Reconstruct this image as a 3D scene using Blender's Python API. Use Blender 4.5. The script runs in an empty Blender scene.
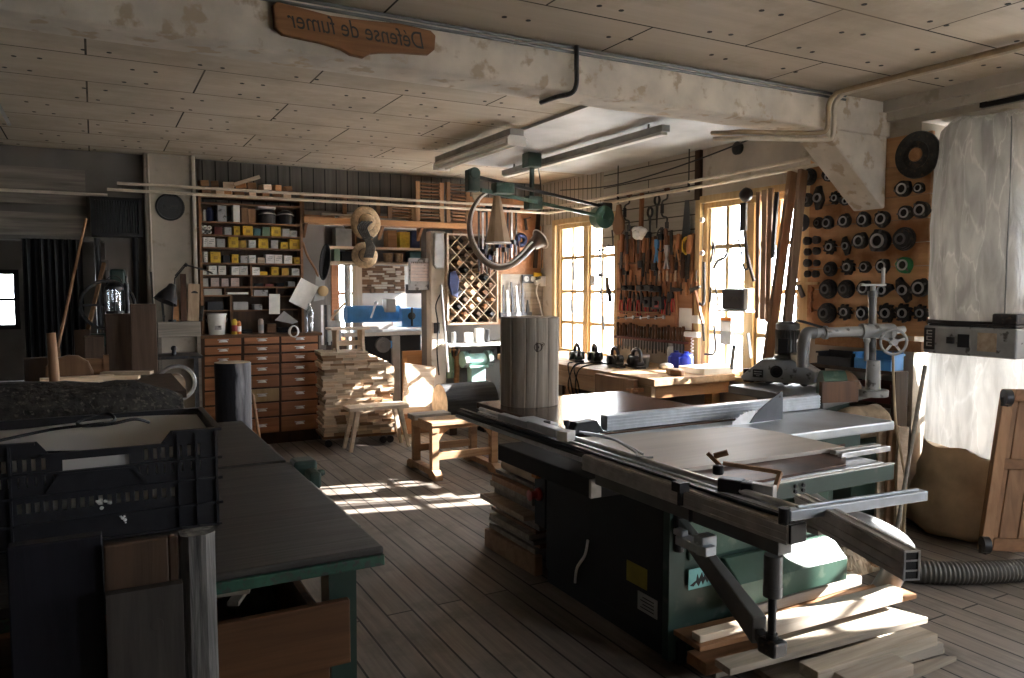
import bpy, bmesh, math, random
from mathutils import Vector, Matrix, Euler
random.seed(7)
SC = bpy.context.scene
COL = SC.collection
R = math.radians
V = Vector
# ------------------------------------------------------------------ camera model
YAW, PIT, EYE, FPX = R(28.5), R(3.8), 1.55, 768.0
FW = V((math.sin(YAW)*math.cos(PIT), math.cos(YAW)*math.cos(PIT), -math.sin(PIT)))
RT = V((math.cos(YAW), -math.sin(YAW), 0))
UP = RT.cross(FW)
EYEP = V((0, 0, EYE))
def ray(x, y): return FW + RT*((x-512)/FPX) - UP*((y-339)/FPX)
def pz(x, y, z=0.0):
    d = ray(x, y); return EYEP + d*((z-EYE)/d.z)
def pX(x, y, X):
    d = ray(x, y); return EYEP + d*(X/d.x)
def pY(x, y, Y):
    d = ray(x, y); return EYEP + d*(Y/d.y)
cam = bpy.data.cameras.new('camera'); cam.lens = 27; cam.sensor_width = 36; cam.clip_start = .05
co = bpy.data.objects.new('camera', cam); COL.objects.link(co)
co.location = EYEP
co.rotation_euler = FW.to_track_quat('-Z', 'Y').to_euler()
SC.camera = co
# ------------------------------------------------------------------ materials
def newmat(name):
    m = bpy.data.materials.new(name); m.use_nodes = True
    nt = m.node_tree; return m, nt, nt.nodes, nt.links, nt.nodes['Principled BSDF']
def ramp(N, stops):
    r = N.new('ShaderNodeValToRGB'); e = r.color_ramp.elements
    while len(e) < len(stops): e.new(.5)
    for k, (p, c) in enumerate(stops): e[k].position = p; e[k].color = (*c, 1)
    return r
def plain(name, c, rough=.6, metal=0., var=.25, scale=9., bump=.0, wear=None):
    """a solid colour with soft mottling; wear=(colour, amount) adds scuffed patches"""
    m, nt, N, L, B = newmat(name)
    tc = N.new('ShaderNodeTexCoord'); n = N.new('ShaderNodeTexNoise'); n.inputs['Scale'].default_value = scale
    n.inputs['Detail'].default_value = 6
    L.new(tc.outputs['Object'], n.inputs['Vector'])
    lo = tuple(x*(1-var) for x in c); hi = tuple(min(1, x*(1+var)) for x in c)
    r = ramp(N, [(.3, lo), (.7, hi)]); L.new(n.outputs['Fac'], r.inputs['Fac'])
    out = r.outputs['Color']
    if wear:
        n2 = N.new('ShaderNodeTexNoise'); n2.inputs['Scale'].default_value = scale*2.3; n2.inputs['Detail'].default_value = 8
        L.new(tc.outputs['Object'], n2.inputs['Vector'])
        r2 = ramp(N, [(.62-wear[1]*.2, (0, 0, 0)), (.70-wear[1]*.2, (1, 1, 1))]); L.new(n2.outputs['Fac'], r2.inputs['Fac'])
        mx = N.new('ShaderNodeMixRGB'); L.new(r2.outputs['Color'], mx.inputs['Fac']); L.new(out, mx.inputs[1]); mx.inputs[2].default_value = (*wear[0], 1)
        out = mx.outputs['Color']
    L.new(out, B.inputs['Base Color'])
    B.inputs['Roughness'].default_value = rough; B.inputs['Metallic'].default_value = metal
    if bump:
        b = N.new('ShaderNodeBump'); b.inputs['Strength'].default_value = bump; b.inputs['Distance'].default_value = .01
        L.new(n.outputs['Fac'], b.inputs['Height']); L.new(b.outputs['Normal'], B.inputs['Normal'])
    return m
def wood(name, c1, c2, axis='x', fine=26., rough=.6, bump=.25, per=.35, stain=None, spec=.3):
    """grain running along one object axis; per = how much separate pieces differ in tone"""
    m, nt, N, L, B = newmat(name)
    tc = N.new('ShaderNodeTexCoord'); mp = N.new('ShaderNodeMapping'); oi = N.new('ShaderNodeObjectInfo')
    s = [fine]*3; s['xyz'.index(axis)] = fine*.06; mp.inputs['Scale'].default_value = s
    ad = N.new('ShaderNodeVectorMath'); ad.operation = 'ADD'
    sc = N.new('ShaderNodeMath'); sc.operation = 'MULTIPLY'; sc.inputs[1].default_value = 17.
    L.new(oi.outputs['Random'], sc.inputs[0]); L.new(tc.outputs['Object'], mp.inputs['Vector'])
    L.new(mp.outputs['Vector'], ad.inputs[0]); L.new(sc.outputs[0], ad.inputs[1])
    n = N.new('ShaderNodeTexNoise'); n.inputs['Scale'].default_value = 1.; n.inputs['Detail'].default_value = 7; n.inputs['Roughness'].default_value = .6; n.inputs['Distortion'].default_value = .6
    L.new(ad.outputs[0], n.inputs['Vector'])
    r = ramp(N, [(.3, c1), (.68, c2)]); L.new(n.outputs['Fac'], r.inputs['Fac'])
    hs = N.new('ShaderNodeHueSaturation'); L.new(r.outputs['Color'], hs.inputs['Color'])
    mr = N.new('ShaderNodeMapRange'); mr.inputs['To Min'].default_value = 1-per; mr.inputs['To Max'].default_value = 1+per
    L.new(oi.outputs['Random'], mr.inputs['Value']); L.new(mr.outputs[0], hs.inputs['Value'])
    out = hs.outputs['Color']
    if stain:
        n2 = N.new('ShaderNodeTexNoise'); n2.inputs['Scale'].default_value = 3.2; n2.inputs['Detail'].default_value = 7
        L.new(tc.outputs['Object'], n2.inputs['Vector'])
        r2 = ramp(N, [(.48, (0, 0, 0)), (.62, (1, 1, 1))]); L.new(n2.outputs['Fac'], r2.inputs['Fac'])
        mx = N.new('ShaderNodeMixRGB'); L.new(r2.outputs['Color'], mx.inputs['Fac']); L.new(out, mx.inputs[1]); mx.inputs[2].default_value = (*stain, 1)
        out = mx.outputs['Color']
    L.new(out, B.inputs['Base Color']); B.inputs['Roughness'].default_value = rough; B.inputs['Specular IOR Level'].default_value = spec
    b = N.new('ShaderNodeBump'); b.inputs['Strength'].default_value = bump; b.inputs['Distance'].default_value = .008
    L.new(n.outputs['Fac'], b.inputs['Height']); L.new(b.outputs['Normal'], B.inputs['Normal'])
    return m
def boards(name, c1, c2, gap, along='y', bw=.16, bl=2.6, rough=.6, mortar=.006, dirt=None, fine=30., spec=.3, offs=.37, bump=.3, contrast=1.):
    """boards or panels laid in staggered courses (brick texture) with grain; object space = world space for the setting"""
    m, nt, N, L, B = newmat(name)
    tc = N.new('ShaderNodeTexCoord'); sp = N.new('ShaderNodeSeparateXYZ'); cb = N.new('ShaderNodeCombineXYZ')
    L.new(tc.outputs['Object'], sp.inputs[0])
    a, b_ = {'y': ('Y', 'X'), 'x': ('X', 'Y'), 'yz': ('Y', 'Z'), 'zy': ('Z', 'Y'), 'xz': ('X', 'Z'), 'zx': ('Z', 'X')}[along]
    L.new(sp.outputs[a], cb.inputs[0]); L.new(sp.outputs[b_], cb.inputs[1])
    br = N.new('ShaderNodeTexBrick'); L.new(cb.outputs[0], br.inputs['Vector'])
    br.offset = offs; br.inputs['Scale'].default_value = 1; br.inputs['Brick Width'].default_value = bl; br.inputs['Row Height'].default_value = bw
    br.inputs['Mortar Size'].default_value = mortar; br.inputs['Mortar Smooth'].default_value = .2; br.inputs['Bias'].default_value = 0
    br.inputs['Color1'].default_value = (*c1, 1); br.inputs['Color2'].default_value = (*c2, 1); br.inputs['Mortar'].default_value = (*gap, 1)
    mp = N.new('ShaderNodeMapping'); mp.inputs['Scale'].default_value = (fine*.05, fine, fine); L.new(cb.outputs[0], mp.inputs['Vector'])
    n = N.new('ShaderNodeTexNoise'); n.inputs['Scale'].default_value = 1; n.inputs['Detail'].default_value = 7; n.inputs['Roughness'].default_value = .65
    L.new(mp.outputs[0], n.inputs['Vector'])
    r = ramp(N, [(.3, (1-.45*contrast,)*3), (.7, (1+.0,)*3)]); L.new(n.outputs['Fac'], r.inputs['Fac'])
    mu = N.new('ShaderNodeMixRGB'); mu.blend_type = 'MULTIPLY'; mu.inputs[0].default_value = 1; L.new(br.outputs['Color'], mu.inputs[1]); L.new(r.outputs['Color'], mu.inputs[2])
    out = mu.outputs['Color']
    if dirt:
        n2 = N.new('ShaderNodeTexNoise'); n2.inputs['Scale'].default_value = dirt[1]; n2.inputs['Detail'].default_value = 9; n2.inputs['Roughness'].default_value = .65
        L.new(tc.outputs['Object'], n2.inputs['Vector'])
        r2 = ramp(N, [(dirt[2], (0, 0, 0)), (dirt[2]+.16, (dirt[3],)*3)]); L.new(n2.outputs['Fac'], r2.inputs['Fac'])
        mx = N.new('ShaderNodeMixRGB'); L.new(r2.outputs['Color'], mx.inputs['Fac']); L.new(out, mx.inputs[1]); mx.inputs[2].default_value = (*dirt[0], 1)
        out = mx.outputs['Color']
    L.new(out, B.inputs['Base Color']); B.inputs['Roughness'].default_value = rough; B.inputs['Specular IOR Level'].default_value = spec
    bp = N.new('ShaderNodeBump'); bp.inputs['Strength'].default_value = bump; bp.inputs['Distance'].default_value = .01
    L.new(mu.outputs['Color'], bp.inputs['Height']); L.new(bp.outputs['Normal'], B.inputs['Normal'])
    return m
def sheet(name, c, trans=.5, rough=.5, crinkle=0., alpha=1.):
    """thin material that lets light through (plastic film, paper, lampshade)"""
    m, nt, N, L, B = newmat(name)
    N.remove(B); o = N['Material Output']
    d = N.new('ShaderNodeBsdfDiffuse'); d.inputs['Color'].default_value = (*c, 1)
    t = N.new('ShaderNodeBsdfTranslucent'); t.inputs['Color'].default_value = (*c, 1)
    g = N.new('ShaderNodeBsdfGlossy'); g.inputs['Roughness'].default_value = rough*.7; g.inputs['Color'].default_value = (.9, .9, .9, 1)
    a = N.new('ShaderNodeMixShader'); a.inputs[0].default_value = trans; L.new(d.outputs[0], a.inputs[1]); L.new(t.outputs[0], a.inputs[2])
    b = N.new('ShaderNodeMixShader'); b.inputs[0].default_value = .07; L.new(a.outputs[0], b.inputs[1]); L.new(g.outputs[0], b.inputs[2])
    if crinkle:
        tc = N.new('ShaderNodeTexCoord'); mp = N.new('ShaderNodeMapping'); mp.inputs['Scale'].default_value = (7, 7, 1.6); mp.inputs['Rotation'].default_value = (.15, .2, .1)
        n = N.new('ShaderNodeTexNoise'); n.inputs['Scale'].default_value = 2.; n.inputs['Detail'].default_value = 6; n.inputs['Distortion'].default_value = .5
        L.new(tc.outputs['Object'], mp.inputs[0]); L.new(mp.outputs[0], n.inputs['Vector'])
        w = N.new('ShaderNodeTexVoronoi'); w.feature = 'DISTANCE_TO_EDGE'; w.inputs['Scale'].default_value = 3.0
        mp2 = N.new('ShaderNodeMapping'); mp2.inputs['Scale'].default_value = (3.2, 3.2, .55); mp2.inputs['Rotation'].default_value = (.5, -.35, .2)
        ad = N.new('ShaderNodeMixRGB'); ad.inputs[0].default_value = .12; L.new(tc.outputs['Object'], ad.inputs[1]); L.new(n.outputs['Color'], ad.inputs[2])
        L.new(ad.outputs[0], mp2.inputs[0]); L.new(mp2.outputs[0], w.inputs['Vector'])
        r = ramp(N, [(0., tuple(min(1, k*1.3) for k in c)), (.035, c), (1, tuple(k*.9 for k in c))]); L.new(w.outputs['Distance'], r.inputs['Fac'])
        r3 = ramp(N, [(.35, (.62,)*3), (.65, (1,)*3)]); L.new(n.outputs['Fac'], r3.inputs['Fac'])
        mu = N.new('ShaderNodeMixRGB'); mu.blend_type = 'MULTIPLY'; mu.inputs[0].default_value = 1; L.new(r.outputs['Color'], mu.inputs[1]); L.new(r3.outputs['Color'], mu.inputs[2])
        L.new(mu.outputs['Color'], d.inputs['Color']); L.new(mu.outputs['Color'], t.inputs['Color'])
        bp = N.new('ShaderNodeBump'); bp.inputs['Strength'].default_value = crinkle; bp.inputs['Distance'].default_value = .02
        L.new(n.outputs['Fac'], bp.inputs['Height'])
        for s in (d, t, g): L.new(bp.outputs['Normal'], s.inputs['Normal'])
    L.new(b.outputs[0], o.inputs[0]); return m
def glass(name, tint=(.97, .98, 1), gloss=.06):
    m, nt, N, L, B = newmat(name); N.remove(B); o = N['Material Output']
    t = N.new('ShaderNodeBsdfTransparent'); t.inputs['Color'].default_value = (*tint, 1)
    g = N.new('ShaderNodeBsdfGlossy'); g.inputs['Roughness'].default_value = .03
    b = N.new('ShaderNodeMixShader'); b.inputs[0].default_value = gloss; L.new(t.outputs[0], b.inputs[1]); L.new(g.outputs[0], b.inputs[2])
    L.new(b.outputs[0], o.inputs[0]); return m
def lamp_glow(name, c, s):
    m, nt, N, L, B = newmat(name); B.inputs['Base Color'].default_value = (*c, 1); B.inputs['Emission Color'].default_value = (*c, 1); B.inputs['Emission Strength'].default_value = s; return m
M = {}
M['floor'] = boards('floor_boards', (.295, .25, .21), (.215, .18, .152), (.015, .012, .010), 'y', .13, 3.4, .55, .0055, ((.07, .058, .048), 2.3, .50, .6), 34, .35, bump=.5)
M['ceil'] = boards('ceiling_board', (.58, .50, .40), (.52, .45, .36), (.04, .035, .03), 'x', .6, 1.2, .8, .006, ((.30, .24, .17), 1.1, .47, .55), 9, .15, .5, .08, .35)
M['ceil_grey'] = plain('glossy_grey_panel', (.40, .41, .42), .5, 0, .25, 2.2, .1)
M['plaster'] = plain('old_plaster', (.52, .47, .40), .85, 0, .16, 3.4, .15, ((.40, .35, .28), .1))
M['beam'] = plain('stained_concrete', (.58, .52, .44), .85, 0, .22, 4.5, .25, ((.44, .35, .25), .25))
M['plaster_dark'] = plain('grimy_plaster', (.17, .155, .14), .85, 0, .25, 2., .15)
M['white_boards'] = boards('whitewashed_boards', (.52, .48, .42), (.45, .42, .36), (.08, .07, .06), 'yz', .13, 3., .7, .006, None, 20, .2, contrast=.5)
M['white_vert'] = boards('whitewashed_upright_boards', (.50, .45, .38), (.42, .38, .31), (.09, .08, .065), 'zy', .085, 3., .7, .006, None, 20, .2, contrast=.5)
M['back_boards'] = boards('grey_back_wall_boards', (.16, .145, .13), (.12, .11, .10), (.02, .02, .02), 'zx', .12, 3., .8, .006, None, 20, .2)
M['dark'] = plain('near_black', (.009, .009, .010), .7)
M['black'] = plain('black_metal', (.02, .02, .021), .45, .3)
M['black_pl'] = plain('black_plastic', (.022, .022, .026), .42, 0, .2, 30)
M['iron'] = plain('dark_iron', (.05, .05, .052), .4, .75, .35, 22, 0, ((.11, .085, .065), .15))
M['steel'] = plain('bright_steel', (.58, .59, .61), .3, .6, .2, 14)
M['cast'] = plain('machined_cast_iron', (.46, .49, .52), .33, .45, .15, 6)
M['alu'] = plain('brushed_aluminium', (.50, .49, .47), .38, .4, .15, 25)
M['grey_paint'] = plain('grey_machine_paint', (.31, .315, .315), .42, 0, .2, 8, 0, ((.08, .075, .07), .15))
M['grey_lt'] = plain('light_grey_paint', (.38, .38, .37), .5, 0, .2, 8)
M['green'] = plain('green_machine_paint', (.045, .105, .075), .4, 0, .25, 6, 0, ((.10, .15, .12), .15))
M['green_dk'] = plain('dark_green_paint', (.02, .045, .035), .4, 0, .25, 6, 0, ((.05, .06, .05), .2))
M['green_edge'] = plain('chipped_green_edge', (.02, .075, .05), .5, 0, .3, 25, .2, ((.04, .045, .04), .5))
M['mint'] = plain('mint_grinder_paint', (.26, .42, .37), .45, 0, .2, 10)
M['blue'] = plain('blue_machine_paint', (.09, .31, .68), .35, 0, .2, 8)
M['blue_pl'] = plain('blue_plastic', (.02, .045, .50), .35, 0, .15)
M['white'] = plain('white_paint', (.78, .77, .74), .5, 0, .08, 12)
M['sack'] = sheet('white_sack_paper', (.88, .87, .84), .5, .6)
M['paper'] = plain('paper', (.84, .83, .80), .8, 0, .06, 20)
M['yellow'] = plain('yellow_card', (.62, .40, .03), .6, 0, .15, 30)
M['red'] = plain('red_plastic', (.45, .04, .03), .4)
M['orange'] = plain('orange_plastic', (.55, .16, .02), .5)
M['pipe'] = plain('cream_pipe_paint', (.60, .53, .43), .45, 0, .15, 10)
M['pipe_br'] = plain('brown_pipe_paint', (.34, .25, .15), .45, 0, .25, 10)
M['rope'] = plain('grey_rope', (.10, .095, .088), .9, 0, .4, 60)
M['straw'] = plain('straw', (.56, .40, .24), .8, 0, .25, 40, .3)
M['cloth'] = plain('sackcloth', (.33, .25, .17), .95, 0, .3, 20, .4)
M['film'] = sheet('plastic_film_bag', (.50, .48, .45), .55, .35, .55)
M['film_low'] = sheet('pale_plastic_bag', (.86, .86, .85), .72, .35, .4)
M['bag_br'] = plain('brown_dust_bag', (.54, .40, .27), .85, 0, .3, 5, .8)
M['hose'] = plain('ribbed_hose', (.055, .05, .042), .55, 0, .2, 12)
M['glass'] = glass('window_glass')
M['jar'] = glass('clear_jar_glass', (.86, .9, .92), .16)
M['w_orange'] = wood('orange_pine', (.34, .155, .06), (.52, .27, .12), 'x', 22, .5)
M['w_cut'] = wood('cutter_board_pine', (.46, .24, .11), (.68, .40, .21), 'y', 16, .5, .2, .2, (.30, .13, .05))
M['w_tool'] = wood('tool_board_wood', (.36, .155, .07), (.52, .26, .13), 'y', 16, .6, .25, .2)
M['w_dress'] = wood('dresser_wood', (.27, .105, .042), (.48, .20, .085), 'x', 20, .42, .2, .18, None, .4)
M['w_dress_d'] = wood('dark_carcass_wood', (.06, .028, .014), (.12, .055, .026), 'z', 20, .5)
M['w_shelf'] = wood('brown_shelf_wood', (.14, .07, .035), (.25, .13, .065), 'x', 20, .6)
M['w_frame'] = wood('window_frame_pine', (.42, .29, .14), (.60, .44, .24), 'z', 20, .5, .2, .1)
M['w_pale'] = wood('pale_offcut_wood', (.50, .36, .25), (.78, .63, .47), 'x', 26, .7, .2, .4)
M['w_palez'] = wood('pale_upright_wood', (.42, .30, .19), (.62, .47, .32), 'z', 26, .7, .2, .25)
M['w_grey'] = wood('weathered_grey_wood', (.18, .16, .14), (.36, .32, .27), 'x', 24, .8, .3, .25)
M['w_greyy'] = wood('sawn_grey_wood', (.22, .19, .15), (.42, .36, .29), 'x', 24, .8, .3, .3)
M['w_post'] = wood('silvered_post_wood', (.025, .025, .026), (.22, .212, .2), 'z', 50, .8, .6, .1)
M['w_log'] = wood('weathered_log_wood', (.22, .185, .15), (.44, .385, .32), 'z', 22, .8, .6, .1)
M['w_end'] = plain('end_grain', (.48, .38, .27), .8, 0, .3, 14, .3)
M['w_bark'] = plain('dark_bark', (.03, .026, .022), .9, 0, .7, 30, 1.5, ((.10, .085, .07), .25))
M['w_brown'] = wood('brown_plank_wood', (.17, .09, .045), (.30, .17, .09), 'z', 22, .6)
M['w_brownx'] = wood('brown_board_wood', (.17, .085, .04), (.30, .155, .075), 'x', 22, .6)
M['w_darkz'] = wood('dark_box_wood', (.035, .022, .014), (.075, .045, .028), 'z', 20, .6)
M['w_navy'] = wood('navy_painted_board', (.004, .004, .008), (.010, .010, .016), 'z', 20, .6)
M['w_bench'] = wood('old_workbench_wood', (.26, .16, .09), (.44, .30, .18), 'y', 20, .6, .25, .2)
M['w_benchtop'] = wood('worn_dark_benchtop', (.024, .023, .021), (.062, .058, .054), 'x', 26, .5, .4, .1, (.03, .028, .026), .4)
M['w_gloss'] = wood('glossy_brown_panel', (.085, .045, .03), (.14, .08, .055), 'x', 16, .2, .06, .05, None, .6)
M['w_light'] = wood('pale_veneered_board', (.50, .45, .40), (.62, .56, .50), 'x', 14, .5, .1, .1)
M['w_strip'] = wood('stained_brown_board', (.07, .035, .024), (.17, .085, .055), 'x', 14, .45, .15, .05, (.05, .028, .02))
M['w_stool'] = wood('trestle_wood', (.28, .16, .085), (.46, .29, .17), 'x', 20, .6, .2, .15)
M['w_stool_p'] = wood('pale_stool_wood', (.58, .45, .33), (.78, .66, .52), 'x', 20, .65, .2, .1)
M['w_handle'] = wood('tool_handle_wood', (.22, .085, .035), (.40, .18, .08), 'z', 30, .45, .2, .45)
M['w_handle_d'] = wood('dark_tool_handle_wood', (.06, .025, .014), (.16, .07, .035), 'z', 30, .45, .2, .45)
M['w_sign'] = wood('sign_wood', (.14, .06, .022), (.27, .125, .05), 'x', 24, .55, .3, .05)
M['horn'] = plain('horn_wood', (.085, .058, .04), .45, 0, .3, 10)
M['sleeve'] = plain('teal_card', (.05, .14, .16), .6)
M['bwall'] = plain('alcove_plaster', (.30, .28, .26), .8, 0, .15, 3)
M['snow'] = plain('pale_ground', (.72, .72, .70), .9, 0, .1, .6)
M['trunkp'] = plain('foliage_dark', (.03, .035, .03), .9)
# ------------------------------------------------------------------ mesh building
class MB:
    def __init__(s): s.v = []; s.f = []; s.mi = []; s.T = Matrix(); s.k = 0
    def add(s, vs, fs):
        b = len(s.v); s.v += [s.T @ V(p) for p in vs]
        for f in fs: s.f.append([b+i for i in f]); s.mi.append(s.k)
        return s
    def box(s, x0, x1, y0, y1, z0, z1):
        return s.add([(x, y, z) for z in (z0, z1) for y in (y0, y1) for x in (x0, x1)],
                     [(0, 2, 3, 1), (4, 5, 7, 6), (0, 1, 5, 4), (2, 6, 7, 3), (0, 4, 6, 2), (1, 3, 7, 5)])
    def obox(s, c, sz, rot=(0, 0, 0)):
        T = s.T; s.T = T @ Matrix.Translation(V(c)) @ Euler(rot).to_matrix().to_4x4()
        a, b, d = (k/2 for k in sz); s.box(-a, a, -b, b, -d, d); s.T = T; return s
    def frame_(s, d, up=None):
        d = d.normalized(); u = V(up) if up else (V((0, 0, 1)) if abs(d.z) < .95 else V((0, 1, 0)))
        x = u.cross(d).normalized(); return x, d.cross(x)
    def bar(s, p0, p1, w, h, up=None, w1=None, h1=None):
        p0, p1 = V(p0), V(p1); x, y = s.frame_(p1-p0, up); w1 = w if w1 is None else w1; h1 = h if h1 is None else h1
        vs = [p0+x*a*w/2+y*b*h/2 for a, b in ((-1, -1), (1, -1), (1, 1), (-1, 1))]+[p1+x*a*w1/2+y*b*h1/2 for a, b in ((-1, -1), (1, -1), (1, 1), (-1, 1))]
        return s.add(vs, [(3, 2, 1, 0), (4, 5, 6, 7), (0, 1, 5, 4), (1, 2, 6, 5), (2, 3, 7, 6), (3, 0, 4, 7)])
    def rings(s, rs, caps=True, closed=False):
        n = len(rs[0]); vs = [p for r in rs for p in r]; fs = []
        m = len(rs)
        for i in range(m if closed else m-1):
            j = (i+1) % m
            for k in range(n): l = (k+1) % n; fs.append((i*n+k, i*n+l, j*n+l, j*n+k))
        if caps and not closed: fs += [tuple(range(n-1, -1, -1)), tuple((m-1)*n+k for k in range(n))]
        return s.add(vs, fs)
    def cyl(s, p0, p1, r0, r1=None, n=16, caps=True):
        p0, p1 = V(p0), V(p1); r1 = r0 if r1 is None else r1; x, y = s.frame_(p1-p0)
        return s.rings([[p+(x*math.cos(t)+y*math.sin(t))*r for t in (2*math.pi*k/n for k in range(n))] for p, r in ((p0, r0), (p1, r1))], caps)
    def tube(s, pts, r, n=8, closed=False, caps=True):
        pts = [V(p) for p in pts]; m = len(pts); rr = r if isinstance(r, (list, tuple)) else [r]*m; rs = []
        px_ = None
        for i, p in enumerate(pts):
            d = (pts[(i+1) % m]-pts[i-1]) if (closed or 0 < i < m-1) else (pts[1]-pts[0] if i == 0 else pts[-1]-pts[-2])
            if d.length < 1e-9: d = V((0, 0, 1))
            d.normalize()
            if px_ is None: x, y = s.frame_(d)
            else: x = (px_-d*px_.dot(d)).normalized(); y = d.cross(x)
            px_ = x
            rs.append([p+(x*math.cos(t)+y*math.sin(t))*rr[i] for t in (2*math.pi*k/n for k in range(n))])
        return s.rings(rs, caps, closed)
    def lathe(s, prof, o=(0, 0, 0), ax=(0, 0, 1), n=20, caps=True):
        o = V(o); a = V(ax).normalized(); x, y = s.frame_(a)
        return s.rings([[o+a*z+(x*math.cos(t)+y*math.sin(t))*max(r, 1e-4) for t in (2*math.pi*k/n for k in range(n))] for r, z in prof], caps)
    def prism(s, poly, o, u, v, th):
        """outline in the plane o+u*a+v*b pushed along u x v by th"""
        o, u, v = V(o), V(u).normalized(), V(v).normalized(); w = u.cross(v)*th; n = len(poly)
        vs = [o+u*a+v*b for a, b in poly]; vs += [p+w for p in vs]
        return s.add(vs, [tuple(range(n-1, -1, -1)), tuple(range(n, 2*n))]+[(k, (k+1) % n, n+(k+1) % n, n+k) for k in range(n)])
    def ball(s, c, r, sx=1, sy=1, sz=1, n=14, m=8):
        c = V(c); rs = []
        for i in range(m+1):
            t = math.pi*i/m; rr = max(math.sin(t), 1e-3)*r
            rs.append([c+V((rr*math.cos(a)*sx, rr*math.sin(a)*sy, -math.cos(t)*r*sz)) for a in (2*math.pi*k/n for k in range(n))])
        return s.rings(rs)
    def grid(s, fn, nu, nv):
        vs = [fn(i/nu, j/nv) for j in range(nv+1) for i in range(nu+1)]
        return s.add(vs, [(j*(nu+1)+i, j*(nu+1)+i+1, (j+1)*(nu+1)+i+1, (j+1)*(nu+1)+i) for j in range(nv) for i in range(nu)])
    def mesh(s, name, mats, smooth=None, off=None, rec=True):
        me = bpy.data.meshes.new(name)
        me.from_pydata([p-off for p in s.v] if off else s.v, [], s.f)
        for m in (mats if isinstance(mats, (list, tuple)) else [mats]): me.materials.append(M[m])
        me.polygons.foreach_set('material_index', s.mi)
        if rec:
            bm = bmesh.new(); bm.from_mesh(me); bmesh.ops.recalc_face_normals(bm, faces=bm.faces); bm.to_mesh(me); bm.free()
        if smooth:
            me.polygons.foreach_set('use_smooth', [True]*len(me.polygons)); me.set_sharp_from_angle(angle=R(smooth))
        me.update(); return me
def linkobj(name, me, parent=None):
    o = bpy.data.objects.new(name, me); COL.objects.link(o)
    if parent: o.parent = parent
    return o
def bev(o, w, seg=2):
    m = o.modifiers.new('edge', 'BEVEL'); m.width = w; m.segments = seg; m.limit_method = 'ANGLE'; m.angle_limit = R(50); return o
def tag(o, label=None, cat=None, group=None, kind=None):
    for k, v in (('label', label), ('category', cat), ('group', group), ('kind', kind)):
        if v: o[k] = v
    return o
def thing(name, label, cat, loc=(0, 0, 0), rz=0, group=None):
    o = bpy.data.objects.new(name, None); COL.objects.link(o); o.empty_display_size = .05
    o.location = loc; o.rotation_euler = (0, 0, rz); return tag(o, label, cat, group)
def part(name, mb, mat, parent, smooth=None, local=False, bevel=0, label=None):
    """a part; built in world space (default) or in its thing's own space (local=True)"""
    o = linkobj(name, mb.mesh(name, mat, smooth), parent)
    if not local:
        chain = Matrix(); p = parent
        while p: chain = p.matrix_parent_inverse.copy() @ chain if False else chain; p = None
        o.matrix_parent_inverse = wmat(parent).inverted()
    if bevel: bev(o, bevel)
    if label: o['label'] = label
    return o
def wmat(o):
    m = o.matrix_basis.copy()
    if o.parent: m = wmat(o.parent) @ o.matrix_parent_inverse @ m
    return m
def solo(name, mb, mat, label, cat, group=None, smooth=None, bevel=0, kind=None):
    xs = [p.x for p in mb.v]; ys = [p.y for p in mb.v]; zs = [p.z for p in mb.v]
    off = V(((min(xs)+max(xs))/2, (min(ys)+max(ys))/2, min(zs)))
    o = linkobj(name, mb.mesh(name, mat, smooth, off)); o.location = off
    if bevel: bev(o, bevel)
    return tag(o, label, cat, group, kind)
def struct(name, mb, mat, parent=None, smooth=None, bevel=0):
    o = linkobj(name, mb.mesh(name, mat, smooth), parent)
    if bevel: bev(o, bevel)
    if not parent: o['kind'] = 'structure'
    return o
def dup(root, loc=None, rot=None, label=None, group=None, scale=None):
    r = root.copy(); COL.objects.link(r)
    if loc is not None: r.location = loc
    if rot is not None: r.rotation_euler = rot
    if scale is not None: r.scale = (scale,)*3 if not isinstance(scale, (tuple, list)) else scale
    if label: r['label'] = label
    if group: r['group'] = group
    for ch in list(root.children):
        c = ch.copy(); COL.objects.link(c); c.parent = r
        for g in list(ch.children):
            d = g.copy(); COL.objects.link(d); d.parent = c
    return r
ORD = ['first', 'second', 'third', 'fourth', 'fifth', 'sixth', 'seventh', 'eighth', 'ninth', 'tenth', 'eleventh', 'twelfth', 'thirteenth', 'fourteenth', 'fifteenth', 'sixteenth', 'seventeenth', 'eighteenth', 'nineteenth', 'twentieth', 'twenty-first', 'twenty-second', 'twenty-third', 'twenty-fourth', 'twenty-fifth', 'twenty-sixth']
def arc(c, r, a0, a1, u, v, n=12):
    c, u, v = V(c), V(u), V(v); return [c+u*r*math.cos(t)+v*r*math.sin(t) for t in (a0+(a1-a0)*k/n for k in range(n+1))]
def smoothpath(pts, n=6):
    pts = [V(p) for p in pts]; P = [pts[0]]+pts+[pts[-1]]; out = []
    for i in range(1, len(P)-2):
        for k in range(n):
            t = k/n; a, b, c, d = P[i-1], P[i], P[i+1], P[i+2]
            out.append(.5*((2*b)+(c-a)*t+(2*a-5*b+4*c-d)*t*t+(3*b-a-3*c+d)*t**3))
    out.append(pts[-1]); return out
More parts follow.
